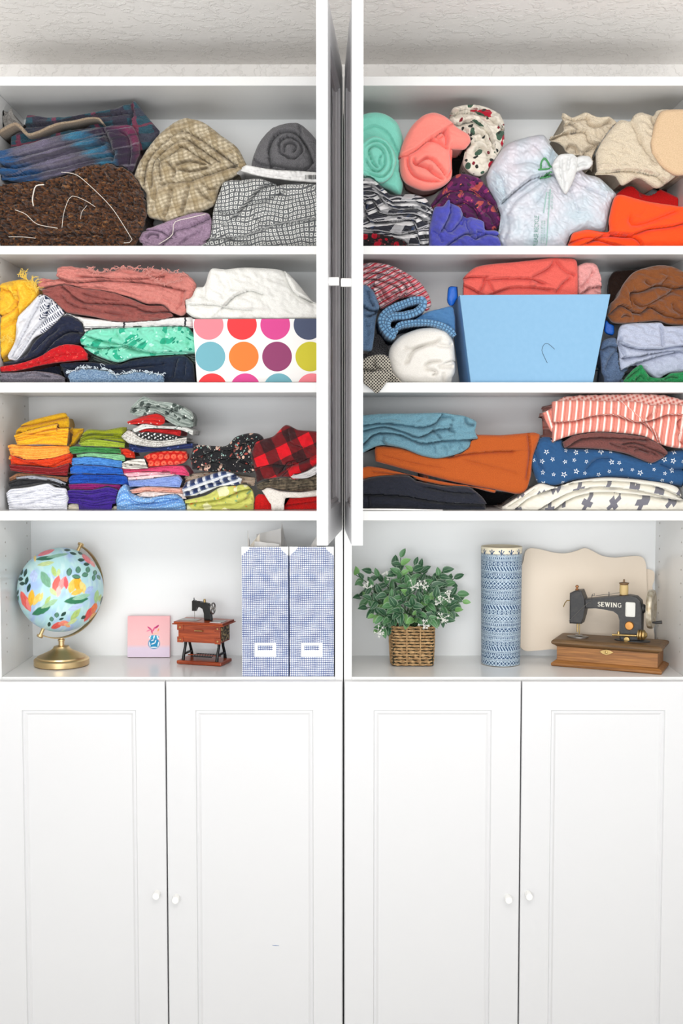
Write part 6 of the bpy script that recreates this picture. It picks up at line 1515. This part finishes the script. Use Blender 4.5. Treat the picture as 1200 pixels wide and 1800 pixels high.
def sheet(name, pts, Y, m, lab, bend=.012, seed=1, root=None):
    """a loose sheet: quad corners bl, br, tr, tl in pixels at depth Y, gently curled"""
    n = 14; V = []; rg_ = np.random.RandomState(seed)
    for i in range(n):
        for j in range(n):
            a, b_ = i / (n - 1), j / (n - 1)
            p = (np.array(pts[0]) * (1 - a) + np.array(pts[1]) * a) * (1 - b_) + (np.array(pts[3]) * (1 - a) + np.array(pts[2]) * a) * b_
            yy = Y + bend * math.sin(a * 3 + seed) * b_ + .006 * float(noise2(a * 3, b_ * 3, seed))
            X, Z = at(p[0], p[1], Y); V.append((float(X), yy, max(float(Z), ZK + .004)))
    I = np.arange(n * n).reshape(n, n); F = np.stack([I[:-1, :-1], I[1:, :-1], I[1:, 1:], I[:-1, 1:]], -1).reshape(-1, 4).tolist()
    V2 = [(x, y + .0006, z) for x, y, z in V]; k = len(V)
    F += [[q + k for q in f[::-1]] for f in F]
    o = mesh_obj(name, V + V2, F, m, None, True); tag(o, lab, 'paper', 'papers in the magazine files')
    return o
sheet('loose_sheet', G2([(560, 1000), (770, 1000), (755, 100), (600, 140)]), .09, M_SHEETG, 'grey tissue sheet with a ragged top in the file next to the toy sewing table', seed=2)
sheet('loose_sheet', G2([(600, 1000), (740, 1000), (790, 200), (760, 60)]), .13, M_SHEETG, 'tall grey sheet leaning out of the file next to the toy sewing table', seed=3)
sheet('loose_sheet', G2([(540, 1000), (600, 1000), (622, 135), (556, 215)]), .05, mat('cream_paper', '#d9d0c2', .8, 0), 'cream folded paper edge in the front corner of the papery file', seed=4, bend=.004)
sheet('loose_sheet', G2([(560, 1000), (590, 1000), (560, 190), (548, 110)]), .07, M_SHEET, 'thin white paper sliver sticking up at the outer edge of the papery file', seed=5, bend=.003)
sheet('loose_sheet', G2([(580, 1000), (745, 1000), (742, 200), (590, 182)]), .035, M_SHEET, 'white crumpled sheet lowest in the papery file', seed=6, bend=.006)
sheet('loose_sheet', G2([(880, 1000), (1040, 1000), (975, 150), (935, 215)]), .08, M_SHEET, 'white sheet corner in the file against the middle panel', seed=7, bend=.004)
# --- plant in a woven basket
bx, _ = at(723.5, 1165, .165); bx = float(bx)
plant = empty('potted_plant', (bx, .17, ZK)); tag(plant, 'leafy artificial plant with tiny white blossoms in a woven basket', 'plant')
hw, hb = .0545, .098
M_SEA = mat('seagrass', lambda g: g.mix(g.noise(g.obj(), 130, 3).step(.3, .7), '#8d6a44', '#d2ae7f'), .8, 0, lambda g: g.noise(g.obj(), 400, 2), bstr=.5)
def sq(t, r, rc=.012):
    """a point on a rounded square of half side r, t in 0..4"""
    s_ = int(t) % 4; f = t - int(t); q = (f * 2 - 1) * r
    lim = r - rc
    p = (q, -r)
    if abs(q) > lim:
        a = (abs(q) - lim) / rc * math.pi / 4; p = (math.copysign(lim + rc * math.sin(a), q), -(lim + rc * math.cos(a)))
    c_, s2 = [(1, 0), (0, 1), (-1, 0), (0, -1)][s_]
    return (p[0] * c_ - p[1] * s2, p[0] * s2 + p[1] * c_)
rows = 13
rg_ = random.Random(3)
for i in range(rows):
    mb = MB(); z = .004 + (hb - .008) * i / (rows - 1); rr = hw * (1 - .05 * (1 - i / (rows - 1))) - .003
    for s_ in (0, 1):
        pts = []
        for j in range(129):
            t = j / 128 * 3.9999; a = j / 128 * 2 * math.pi * 10 + s_ * math.pi + i * .9
            x, y = sq(t, rr + .0015 * math.cos(a)); pts.append((x, y, z + .0013 * math.sin(a) + rg_.uniform(-.0006, .0006)))
        mb.tube(pts, .0019, 5, caps=False)
    mb.build('woven_row', M_SEA, plant)
mb = MB()
for s_ in range(4):
    for f in (.36, .66):
        x, y = sq(s_ + f, hw - .0005); mb.tube([(x * .95, y * .95, .002), (x, y, hb * .5), (x, y, hb - .004)], .0017, 5)
mb.build('upright_cane', M_SEA, plant)
mb = MB(); mb.prism([(-hw + .006, .002), (hw - .006, .002), (hw - .006, hb - .012), (-hw + .006, hb - .012)], -hw + .006, hw - .006); mb.build('inner_fill', mat('dark_moss', '#2c2a1c', 1, 0), plant)
def _leafc(a, b):
    def fn(g):
        x, y = g.uv(); f = x.ab().lt(.03)
        k = g.mix(g.noise(g.obj(), 60, 2), a, b)
        return g.mix(x.ab().step(.36, .5) * .6, g.mix(f * .6, k, '#8fb48a'), '#b9ccb4')
    return fn
LMATS = [mat('leaf_deep', _leafc('#23472f', '#356242'), .45, 0), mat('leaf_mid', _leafc('#3d6d45', '#5a8a58'), .45, 0), mat('leaf_fresh', _leafc('#5f9450', '#86b46c'), .45, 0)]
def leaf_mesh(name, m, wr_=.30, cup=.25):
    n, k = 7, 5; V = []; U = []
    for i in range(n):
        t = i / (n - 1); w = wr_ * (math.sin(math.pi * t ** .85) ** .8) + .004
        for j in range(k):
            s_ = j / (k - 1) * 2 - 1
            V.append((s_ * w, t, -cup * t * t + abs(s_) * w * .45 + .02 * math.sin(t * 9 + j))); U.append((s_ * .5, t))
    I = np.arange(n * k).reshape(n, k); F = np.stack([I[:-1, :-1], I[:-1, 1:], I[1:, 1:], I[1:, :-1]], -1).reshape(-1, 4).tolist()
    o = mesh_obj(name, V, F, m, None, True, U); me = o.data; bpy.data.objects.remove(o); return me
LEAFM = [leaf_mesh('leaf', LMATS[i], w_, c_) for i, w_, c_ in ((0, .27, .25), (0, .33, .4), (1, .30, .2), (1, .26, .4), (2, .30, .15))]
stems = MB(); rg_ = random.Random(11)
pp = lambda X, Y, yy: Vector((float(at(*G3([(X, Y)])[0], .17 + yy)[0]) - bx, yy, float(at(*G3([(X, Y)])[0], .17 + yy)[1]) - ZK))
tips = [(95, 265, -.01), (200, 245, .02), (140, 330, -.02), (125, 415, .0), (200, 430, -.05), (170, 480, -.03), (270, 310, .03), (300, 400, -.05), (270, 540, -.07), (245, 630, -.05), (390, 150, .0), (355, 215, .01), (480, 200, .02), (520, 215, .03), (380, 290, .0), (430, 320, -.03), (390, 400, -.06), (370, 520, -.075), (450, 390, -.06), (470, 460, -.07),
        (510, 520, -.075), (540, 260, .04), (545, 330, -.02), (590, 350, -.03), (600, 300, .04), (665, 240, .0), (690, 300, .02), (740, 290, .03), (760, 390, .0), (795, 440, .0), (745, 500, -.02), (700, 470, -.04), (640, 400, -.05), (630, 470, -.06), (580, 450, -.06), (680, 560, -.05), (590, 560, -.07), (540, 420, -.05), (330, 470, -.07), (220, 530, -.04), (640, 300, .05), (300, 340, .06), (450, 260, .06), (720, 400, .05), (190, 380, .05), (560, 500, .05), (400, 560, -.06), (320, 560, -.06), (480, 560, -.065), (690, 520, .0), (640, 540, -.06), (250, 440, .02)]
for (X, Y, yy) in tips:
    tip = pp(X, Y, yy); rootp = Vector((rg_.uniform(-.03, .03), rg_.uniform(-.03, .02), hb - .012))
    mid = rootp.lerp(tip, .55) + Vector((0, 0, .022))
    pts = [rootp * (1 - t) ** 2 + mid * 2 * t * (1 - t) + tip * t * t for t in np.linspace(0, 1, 7)]
    stems.tube(pts, .0011, 5)
    d = (pts[-1] - pts[-2]).normalized()
    for k in range(5):
        t = [1.0, .86, .86, .68, .68][k]; p = rootp * (1 - t) ** 2 + mid * 2 * t * (1 - t) + tip * t * t
        if k and p.z < hb - .004 and abs(p.x) < hw and abs(p.y) < hw: continue
        o = bpy.data.objects.new('leaf', LEAFM[rg_.choice([0, 0, 1, 1, 2, 3, 2, 4] if yy < .03 else [0, 0, 1, 0, 3])]); link(o, plant)
        side_ = d.cross(Vector((0, -1, .3))).normalized() * (1 if k % 2 else -1)
        dr = (d * .8 + side_ * (0.0 if k == 0 else 1.0) + Vector((rg_.uniform(-.35, .35), rg_.uniform(-.7, .05), rg_.uniform(-.45, .3)))).normalized()
        if dr.y > .35: dr.y *= .3; dr.normalize()
        nrm = (Vector((rg_.uniform(-.4, .4), -1.0, .55 + rg_.uniform(-.3, .3)))); xax = dr.cross(nrm).normalized(); nz_ = xax.cross(dr).normalized()
        L = rg_.uniform(.021, .032)
        for _ in range(12):
            if bx + (p + dr * L).x - .009 > XR[0] + PT: break
            dr = (dr + Vector((.25, -.05, .05))).normalized(); xax = dr.cross(nrm).normalized(); nz_ = xax.cross(dr).normalized()
        if p.y + dr.y * L > .088: p.y = .088 - max(dr.y * L, 0)
        R_ = Matrix((xax, dr, nz_)).transposed().to_4x4()
        o.matrix_local = Matrix.Translation(p) @ R_ @ Matrix.Scale(L, 4)
stems.build('stems', mat('green_stem', '#3c5a38', .6, 0), plant)
M_BLOS = mat('white_blossom', '#e9e9e2', .7, 0)
for (X, Y, yy) in [(170, 345, -.045), (305, 275, .0), (470, 335, -.06), (540, 330, -.065), (655, 440, -.07), (710, 405, -.06), (540, 585, -.085), (665, 545, -.08), (240, 640, -.075)]:
    cpt = pp(X, Y, yy); mb = MB()
    for k in range(9):
        a = rg_.uniform(0, 6.28); l = rg_.uniform(.006, .015)
        e = cpt + Vector((math.cos(a) * l, rg_.uniform(-.006, .002), math.sin(a) * l))
        mb.tube([cpt + Vector((0, .004, -.004)), e], .0006, 4)
        for q in range(4):
            b_ = a + q * 1.57; mb.tube([e, e + Vector((math.cos(b_) * .0032, -.001, math.sin(b_) * .0032))], .0007, 4)
    mb.build('blossom_spray', M_BLOS, plant)

# --- tall printed vase
def paint_vase():
    nu, nv = 400, 460; H = 207 * px_size(.16); R0, R1 = 34.2 * px_size(.16), 36.2 * px_size(.16)
    U, Vv = np.meshgrid(np.linspace(0, 1, nu, endpoint=False), np.linspace(0, 1, nv), indexing='ij')
    u = U * 30 + .03 * noise2(U * 90, Vv * 60, 3); v = Vv * 28 + .03 * noise2(U * 80, Vv * 60, 4)
    ink = np.zeros_like(u); fr = lambda q: q - np.floor(q)
    def band_(a, b, f):
        m = (v >= a) & (v < b); t = (v - a) / (b - a); ink[m] = np.where(f(u, t), 0.0, 1.0)[m]
    circ = lambda p, r0, r1: (lambda x, t: (lambda d: (d < r1) & (d > r0))(np.hypot((fr(x / p) - .5), (t - .5))))
    zig = lambda p: (lambda x, t: np.abs(t - (.15 + .7 * np.abs(fr(x / p) * 2 - 1))) < .16)
    slant = lambda p: (lambda x, t: fr(x / p + t * .8) < .42)
    dots = lambda p: (lambda x, t: np.hypot(fr(x / p) - .5, (t - .5) * .9) < .30)
    ring = lambda p: (lambda x, t: ((np.hypot(fr(x / p) - .5, t - .5) < .42) & (np.hypot(fr(x / p) - .5, t - .5) > .26)) | (np.hypot(fr(x / p) - .5, t - .5) < .12))
    bars = lambda p: (lambda x, t: (fr(x / p) < .5) & (t > .1) & (t < .9))
    line = lambda x, t: (t > .3) & (t < .75)
    net = lambda p: (lambda x, t: (np.abs(fr(x / p + t) - .5) < .14) | (np.abs(fr(x / p - t) - .5) < .14))
    scall = lambda p: (lambda x, t: np.abs(t - np.abs(np.sin(x / p * 3.14159)) * .8) < .17)
    seq = [(net(.9), 1.0), (line, .3), (scall(1.0), .7), (dots(.55), .5), (line, .3), (slant(.7), 1.0), (ring(1.0), 1.0), (line, .35), (bars(.5), .5), (line, .3), (circ(.6, .2, .42), .6), (zig(.9), .8), (line, .3), (dots(.5), .5), (bars(.35), .45), (net(.8), .9), (line, .3), (ring(1.05), 1.0), (slant(.8), 1.0), (circ(.55, .2, .42), .55), (line, .35), (scall(.8), .7), (bars(.45), .5), (dots(.5), .45), (line, .3), (zig(.8), .7)]
    z = .15; i = 0
    while z < 26.2:
        f, h_ = seq[i % len(seq)]; band_(z, min(z + h_, 26.4), f); z += h_ + .14; i += 1
    inkc, whc, crm = np.array(lin('#1f456c')), np.array(lin('#bccdd9')), np.array(lin('#e6ddc6'))
    rim = v > 26.4
    d = np.abs(fr(u / 2.3) - .5) * 2.3; t = (v - 26.4)
    flower = rim & (((np.abs(d - .0) < .10) & (t < 1.0)) | (np.abs(d - t * .55) < .11) & (t < .8) | (np.abs(t - .12) < .07) | (np.hypot(d - .5, t - .85) < .15) | (np.hypot(d, t - 1.1) < .15))
    col = np.where(ink[..., None] > .5, inkc, whc); col = np.where(rim[..., None], crm, col); col = np.where(flower[..., None], inkc, col)
    col = col * (1 + .08 * fbm(U * 30, Vv * 30, 8, 2))[..., None]
    R = R0 + (R1 - R0) * Vv; th = U * 2 * np.pi
    V = np.stack([R * np.cos(th), R * np.sin(th), .001 + Vv * H], -1).reshape(-1, 3)
    I = np.arange(nu * nv).reshape(nu, nv); J = np.roll(I, -1, 0); F = np.stack([I[:, :-1], J[:, :-1], J[:, 1:], I[:, 1:]], -1).reshape(-1, 4).tolist()
    C_ = np.concatenate([np.clip(col, 0, 1), np.ones((nu, nv, 1))], -1).reshape(-1, 4)
    return V, F, C_, H, R0, R1
V, F, C_, VH, R0, R1 = paint_vase()
vx, _ = at(879.5, 1166, .16)
vase = empty('cylinder_vase', (float(vx), .16, ZK)); tag(vase, 'tall cylindrical blue vase with white tribal line print', 'vase')
mesh_obj('outer_wall', V, F, attr_mat('block_printed_glaze', .5, bump=lambda g: g.noise(g.obj(), 300, 2), bstr=.15), vase, True, cols=C_)
t_ = .0035
MB().lathe([(R0 - .002, .0004), (R0, .001)], 48).build('foot', M_PLAQUEE, vase)
V2 = []; n = 96
prof = [(R1, VH + .001), (R1 - t_ * .3, VH + .0022), (R1 - t_ * .7, VH + .0022), (R1 - t_, VH), (R0 - t_, .006), (.0005, .006)]
F2 = []
for r, z in prof: V2 += [(r * math.cos(2 * math.pi * k / n), r * math.sin(2 * math.pi * k / n), z) for k in range(n)]
for i in range(len(prof) - 1): F2 += [(i * n + k, i * n + (k + 1) % n, (i + 1) * n + (k + 1) % n, (i + 1) * n + k) for k in range(n)]
mesh_obj('rim', V2, F2, mat('cream_glaze', '#ded3bb', .5, 0), vase, True)

# --- two scalloped plywood plaques leaning on the back
def plaque(poly, Y, lab, th=.006, lean=-.05):
    w = [at(*q, Y) for q in G4(poly)]
    xs_ = [float(q[0]) for q in w]; zs_ = [float(q[1]) for q in w]; cx = sum(xs_) / len(xs_)
    dz = min(zs_) - ZK
    P = spline([(x - cx, z - ZK - dz) for x, z in zip(xs_, zs_)] + [(xs_[0] - cx, zs_[0] - ZK - dz)], 150)[:-1]
    P[:, 0] = np.minimum(P[:, 0], XR[1] - PT - .003 - cx); P[:, 1] -= P[:, 1].min()
    o = MB().prism([tuple(p) for p in P], 0, th, bev=.0008).build('wooden_plaque', M_PLAQUE)
    o.location = (cx, Y, ZK + .0008); o.rotation_euler = (lean, 0, 0); tag(o, lab, 'plaque')
    return o
topc = [(62, 300), (85, 240), (95, 185), (130, 158), (200, 166), (300, 190), (380, 195), (450, 180), (517, 157), (570, 178), (640, 213), (720, 225), (800, 219), (870, 213), (922, 222), (944, 262), (948, 330)]
botc = [(952, 520), (950, 790), (920, 850), (860, 868), (760, 872), (640, 890), (560, 915), (480, 925), (420, 905), (360, 880), (280, 868), (190, 876), (95, 880), (60, 855), (50, 820), (50, 560)]
plaque(topc + botc, .228, 'cream plywood plaque with a wavy top edge behind the black sewing machine', lean=-.03)
plaque([(560, 330), (700, 330), (860, 345), (930, 320), (985, 330), (1003, 350), (1000, 400), (984, 450), (1004, 510), (1020, 590), (1018, 612), (1000, 640), (990, 720), (1004, 800), (1000, 860), (960, 920), (800, 920), (600, 920), (560, 700)], .2445, 'second plywood plaque edge showing behind the wavy-topped plaque', th=.005, lean=-.012)

# --- antique sewing machine
ax_, _ = at(1069.5, 1175, .135)
sew = empty('sewing_machine', (float(ax_), .125, ZK), math.radians(-24)); tag(sew, 'antique black sewing machine on a brown wooden box base', 'sewing machine')
k_ = lambda b, name, m: b.build(name, m, sew)
HL, HD = .118, .045
def slab_profile(prof):
    """a moulded box: (overhang, height) rings"""
    V = []; F = []
    for o_, z in prof:
        V += [(-HL - o_, -HD - o_, z), (HL + o_, -HD - o_, z), (HL + o_, HD + o_, z), (-HL - o_, HD + o_, z)]
    for i in range(len(prof) - 1):
        for k in range(4): F.append((i * 4 + k, i * 4 + (k + 1) % 4, i * 4 + 4 + (k + 1) % 4, i * 4 + 4 + k))
    b = (len(prof) - 1) * 4
    F += [(3, 2, 1, 0), (b, b + 1, b + 2, b + 3)]
    return MB().add(V, F)
k_(slab_profile([(.010, 0), (.0115, .003), (.0115, .007), (.008, .0095), (.003, .013), (0, .0135)]), 'plinth', M_BROWNWOOD)
k_(slab_profile([(0, .013), (0, .047)]), 'box_body', M_BROWNWOOD)
k_(slab_profile([(0, .0465), (.004, .050), (.0095, .053), (.0115, .056), (.0115, .0595), (.009, .0625), (.002, .0645)]), 'lid', M_DKWOOD)
cl = k_(MB().prism([(-.017, .0415), (-.008, .046), (0, .0475), (.008, .046), (.017, .0415), (.008, .037), (0, .034), (-.008, .037)], -HD - .0025, -HD + .001, bev=.0008), 'clasp', M_BRASS)
MB().lathe([(.0035, 0), (.003, .0018), (.001, .0025)], 14, Matrix.Translation((0, -HD - .0025, .041)) @ Matrix.Rotation(math.pi / 2, 4, 'X')).build('clasp_stud', M_BRASS, cl)
ZL = .0645
def mp(X, Y): return ((X - 700) * .000362, ZL + (790 + .118 * (X - 490) - Y) * .000345)
MPL = lambda pts: [mp(*p) for p in pts]
YM = .004
for cx_, r_ in ((-.078, .026), (.052, .042)):
    pts = [(cx_ + r_ * math.cos(a), .018 * math.sin(a)) for a in np.linspace(0, 2 * math.pi, 32, endpoint=False)]
    V = [(p[0], p[1] + YM - .004, ZL + z) for z in (0, .0025) for p in pts]; F = [(i, (i + 1) % 32, 32 + (i + 1) % 32, 32 + i) for i in range(32)] + [tuple(range(32, 64))]
    k_(MB().add(V, F), 'bed_plate', M_BLACKEN if cx_ > 0 else M_STEEL)
k_(MB().prism(MPL([(528, 520), (610, 517), (720, 513), (820, 510), (868, 522), (900, 556), (910, 620), (907, 760), (912, 832), (765, 826), (776, 770), (776, 680), (764, 636), (730, 606), (680, 592), (610, 588), (535, 588)]), YM - .016, YM + .016, bev=.004), 'machine_arm', M_BLACKEN)
k_(MB().prism(MPL([(436, 470), (470, 456), (512, 456), (534, 515), (540, 590), (530, 640), (516, 692), (436, 684)]), YM - .020, YM + .020, bev=.003), 'machine_head', M_BLACKEN)
p = mp(835, 608); k_(MB().box(p[0] - .0115, p[0] + .0115, YM - .0172, YM - .0155, p[1] - .0175, p[1] + .0175, b=.003), 'pale_panel', mat('pale_grey_panel', '#dddcd6', .4, 0))
RX = Matrix.Rotation(math.pi / 2, 4, 'X')
for X, Y, r, m, nm in ((830, 720, .0105, mat('copper_knob', '#c98f52', .4, 0, metal=.7), 'dial_knob'), (815, 815, .0075, M_BRASS, 'dial_knob')):
    p = mp(X, Y); k_(MB().lathe([(r, 0), (r, .004), (r * .85, .006), (.001, .0065)], 24, Matrix.Translation((p[0], YM - .0155, p[1])) @ RX), nm, m)
a, b = mp(722, 776), mp(880, 790)
k_(MB().tube([(a[0], YM - .022, a[1]), (b[0], YM - .022, b[1])], .0028, 10), 'winder_rod', M_BRASS)
p = mp(762, 745); k_(MB().lathe([(.0035, 0), (.0035, .006), (.002, .009)], 14, Matrix.Translation((p[0], YM - .020, p[1] - .012))), 'winder_post', M_BRASS)
p = mp(886, 785); RY = Matrix.Rotation(math.pi / 2, 4, 'Y')
k_(MB().lathe([(.007, 0), (.012, .001), (.012, .003), (.009, .0045), (.0125, .006), (.0125, .009), (.009, .0105), (.012, .012), (.012, .0155), (.008, .018), (.004, .022)], 28, Matrix.Translation((p[0], YM - .022, p[1] + .001)) @ RY), 'bobbin_winder', M_BRASS)
p = mp(905, 612); k_(MB().lathe([(.011, 0), (.011, .005), (.008, .007), (.008, .014)], 22, Matrix.Translation((p[0] - .001, YM, p[1])) @ RY), 'wheel_shaft', M_BLACKEN)
wm = Matrix.Translation((p[0] + .012, YM, p[1])) @ RY
k_(MB().lathe([(.006, 0), (.030, .003), (.041, .001), (.0455, .002), (.0465, .006), (.0465, .011), (.0445, .0145), (.040, .0145), (.030, .011), (.006, .013)], 48, wm), 'hand_wheel', mat('worn_cream_metal', lambda g: g.mix(g.noise(g.obj(), 70, 3).step(.35, .7), '#9c8c72', '#d6cfbf'), .35, 0, metal=.6))
p2 = mp(985, 725); k_(MB().tube([(p2[0] - .004, YM - .012, p2[1] + .006), (p2[0] + .005, YM - .012, p2[1] + .006), (p2[0] + .018, YM - .012, p2[1] + .008)], [.0022, .0034, .004], 10), 'crank_handle', M_BLACKEN)
p = mp(783, 512); sp = k_(MB().lathe([(.011, 0), (.011, .0015), (.0095, .002), (.0095, .027), (.0115, .0285), (.0115, .031), (.002, .033), (.002, .039)], 24, Matrix.Translation((p[0], YM, p[1] - .001))), 'spool', M_DKWOOD)
MB().lathe([(.0098, .003), (.0104, .012), (.0100, .026)], 24, Matrix.Translation((p[0], YM, p[1] - .001))).build('gold_thread', mat('gold_thread', '#cdb27c', .6, 0), sp)
p = mp(474, 456); k_(MB().lathe([(.0045, 0), (.0045, .003), (.0025, .004), (.0025, .007), (.0042, .008), (.0042, .011), (.001, .013)], 16, Matrix.Translation((p[0], YM, p[1] - .001))), 'pressure_knob', mat('copper_cap', '#a9764f', .4, 0, metal=.7))
p = mp(484, 690); k_(MB().tube([(p[0] - .002, YM, p[1] + .004), (p[0] - .002, YM, ZL + .012)], .0017, 8).tube([(p[0] + .003, YM, p[1] + .004), (p[0] + .003, YM, ZL + .006)], .0013, 8), 'needle_bar', M_BRASS)
k_(MB().box(p[0] - .006, p[0] + .012, YM - .004, YM + .003, ZL + .0035, ZL + .006, b=.001), 'presser_foot', M_STEEL)
def thr(pts, y, r, name, m): return k_(MB().tube([(mp(*q)[0], y, mp(*q)[1]) for q in pts], r, 6), name, m)
thr([(436, 665), (480, 620), (520, 580), (562, 545), (578, 545)], YM - .0225, .0008, 'thread', M_STEEL)
thr([(572, 515), (578, 492), (590, 490), (592, 505), (572, 500)], YM, .001, 'thread_guide', M_STEEL)
thr([(600, 505), (660, 500), (690, 500), (760, 492)], YM, .0006, 'thread', M_STEEL)
thr([(686, 515), (686, 483)], YM, .0012, 'thread_guide', M_STEEL)
thr([(440, 528), (410, 525), (395, 545), (386, 570)], YM - .004, .0013, 'take_up_lever', M_BRASS)
# raised letters on the arm
def word(txt, h, gap=.22):
    """serif capitals as strokes: unit height, returns a list of quads"""
    TN, TK, SF = .11, .21, .08
    def bar(x0, y0, x1, y1, w):
        dx, dy = x1 - x0, y1 - y0; l = math.hypot(dx, dy); nx, ny = -dy / l * w / 2, dx / l * w / 2
        return [(x0 + nx, y0 + ny), (x0 - nx, y0 - ny), (x1 - nx, y1 - ny), (x1 + nx, y1 + ny)]
    def arc(cx, cy, rx, ry, a0, a1, w, n=14):
        out = []
        P = [(cx + rx * math.cos(math.radians(a0 + (a1 - a0) * i / n)), cy + ry * math.sin(math.radians(a0 + (a1 - a0) * i / n))) for i in range(n + 1)]
        for i in range(n): out.append(bar(*P[i], *P[i + 1], w))
        return out
    ser = lambda x, y, w=.26: bar(x - w / 2, y, x + w / 2, y, SF)
    L = {'S': ([*arc(.27, .73, .19, .22, 20, 270, .12), *arc(.27, .27, .21, .24, 90, -160, .13), bar(.46, .78, .46, 1.0, .05), bar(.05, .02, .05, .22, .05)], .54),
         'E': ([bar(.12, 0, .12, 1, TK), bar(.04, .97, .58, .97, TN), bar(.04, .03, .60, .03, TN), bar(.12, .52, .46, .52, TN), bar(.58, .78, .58, 1, .05), bar(.60, 0, .60, .24, .05), bar(.46, .40, .46, .64, .05)], .64),
         'W': ([bar(.10, 1, .32, 0, TK * .9), bar(.32, 0, .52, .95, TN), bar(.48, 1, .70, 0, TK * .9), bar(.70, 0, .92, 1, TN), ser(.1, .975), ser(.5, .975), ser(.92, .975, .2)], 1.02),
         'I': ([bar(.14, 0, .14, 1, TK), ser(.14, .975, .3), ser(.14, .025, .3)], .28),
         'N': ([bar(.12, 0, .12, 1, TN), bar(.12, .98, .68, .02, TK), bar(.68, 0, .68, 1, TN), ser(.1, .975, .2), ser(.12, .025), ser(.68, .975)], .80),
         'G': ([*arc(.38, .5, .32, .45, 50, 300, .13, 20), bar(.62, .06, .62, .46, .13), ser(.62, .46, .28), bar(.60, .74, .60, .98, .05)], .78)}
    x = 0; out = []
    for ch in txt:
        q, w = L[ch]; out += [[((px + x) * h, py * h) for px, py in b] for b in q]; x += w + gap * .6
    return out, x * h
wq, wl_ = word('SEWING', 1.0)
p0, p1 = mp(622, 574), mp(778, 574); sc_ = (p1[0] - p0[0]) / (wl_ - .13); hh = 31 * .000345
mb = MB()
for b in wq: mb.prism([(p0[0] + x * sc_, p0[1] + y * hh) for x, y in b], YM - .0172, YM - .0155)
k_(mb, 'lettering', mat('cream_lettering', '#e9e4d8', .5, 0))

# --- green print on the plastic bag and the ink mark on a door
bag = next(o for o in bpy.data.objects if o.name == 'plastic_bag')
bvh_v = np.array([v.co[:] for v in bag.data.vertices])
def on_bag(px, py, lift=.0012):
    x, z = at(px, py, .016); d = (bvh_v[:, 0] - float(x)) ** 2 + (bvh_v[:, 2] - float(z)) ** 2
    i = np.argsort(d)[:4]; i = i[bvh_v[i, 1] < .08]
    return (float(x), float(bvh_v[i, 1].min() if len(i) else .03) - lift, float(z))
def print_strokes(name, lines, m, w):
    mb = MB()
    for ln in lines:
        P = spline(ln, max(4, len(ln) * 4)) if len(ln) > 2 else np.array(ln, float)
        mb.tube([on_bag(*q) for q in P], w, 5)
    o = mb.build(name, m, bag); return o
print_strokes('printed_logo', [PX([(951, 295), (954, 281), (959, 274)]), PX([(960, 274.5), (966, 281), (970, 291)]), PX([(968, 293), (958, 295.5), (947, 297)])], M_GPRINT, .0021)
print_strokes('printed_logo', [PX([(954, 307.5), (962, 303), (971, 300.5)]), PX([(956, 306), (964, 306), (971.5, 304)])], M_GPRINT, .0017)
def bag_text(txt, x0, y0, x1, y1, h, m):
    """letters wrapped on the bag, running from (x0, y0) to (x1, y1), h pixels tall"""
    cu = bpy.data.curves.new('printed_text', 'FONT'); cu.body = txt; cu.size = 1.0; cu.resolution_u = 2
    t = bpy.data.objects.new('printed_text', cu); link(t); bpy.context.view_layer.update()
    me = bpy.data.meshes.new_from_object(t.evaluated_get(bpy.context.evaluated_depsgraph_get()))
    bpy.data.objects.remove(t)
    W_ = max(v.co.x for v in me.vertices); H_ = max(v.co.y for v in me.vertices)
    d = np.array([x1 - x0, y1 - y0]); l = np.hypot(*d); d = d / l; n_ = np.array([d[1], -d[0]])
    for v in me.vertices:
        q = np.array([x0, y0]) + d * (v.co.x / W_ * l) + n_ * (v.co.y / H_ * h); v.co = on_bag(q[0], q[1], .0016)
    me.materials.append(m); o = bpy.data.objects.new('printed_text', me); link(o, bag); return o
M_GTXT = mat('green_grey_bag_text', '#6f9f92', .5, 0)
bag_text('PLEASE RECYCLE', 947.5, 430, 948.5, 377, 7.5, M_GTXT)
print_strokes('printed_band', [PX([(968.5, 330), (965, 385), (963.5, 428)]), PX([(962, 336), (957, 372)])], M_GPALE, .0012)
rg_ = random.Random(4); ls = []
for X, a, b in ((966, 336, 368), (972, 338, 366), (954.5, 386, 425), (959, 386, 425)):
    y = a
    while y < b:
        ls.append([(X - 1.6, y), (X + 1.2, y + rg_.uniform(-.6, .6))]); y += rg_.choice([1.8, 2.4, 3.4])
o = print_strokes('printed_small_lines', ls, M_GPALE, .0005); o['kind'] = 'stuff'
q = [at(*p_, -.0215) for p_ in PX([(478, 1664), (484, 1664.6), (490, 1665)])]
dr_ = next(o for o in bpy.data.objects if o.name.startswith('door') and o.parent == bl and abs(o.location.x + bl.location.x - (xs(291.5) + .0016)) < .002 and o.location.z + bl.location.z < .1)
o = MB().tube([(float(a), -.0137, float(b)) for a, b in q], [.0004, .0009, .0005], 5).build('ink_mark', mat('blue_ink', '#7d93b8', .6, 0), dr_)
o.matrix_parent_inverse = Matrix.Translation(-(bl.location + dr_.location))
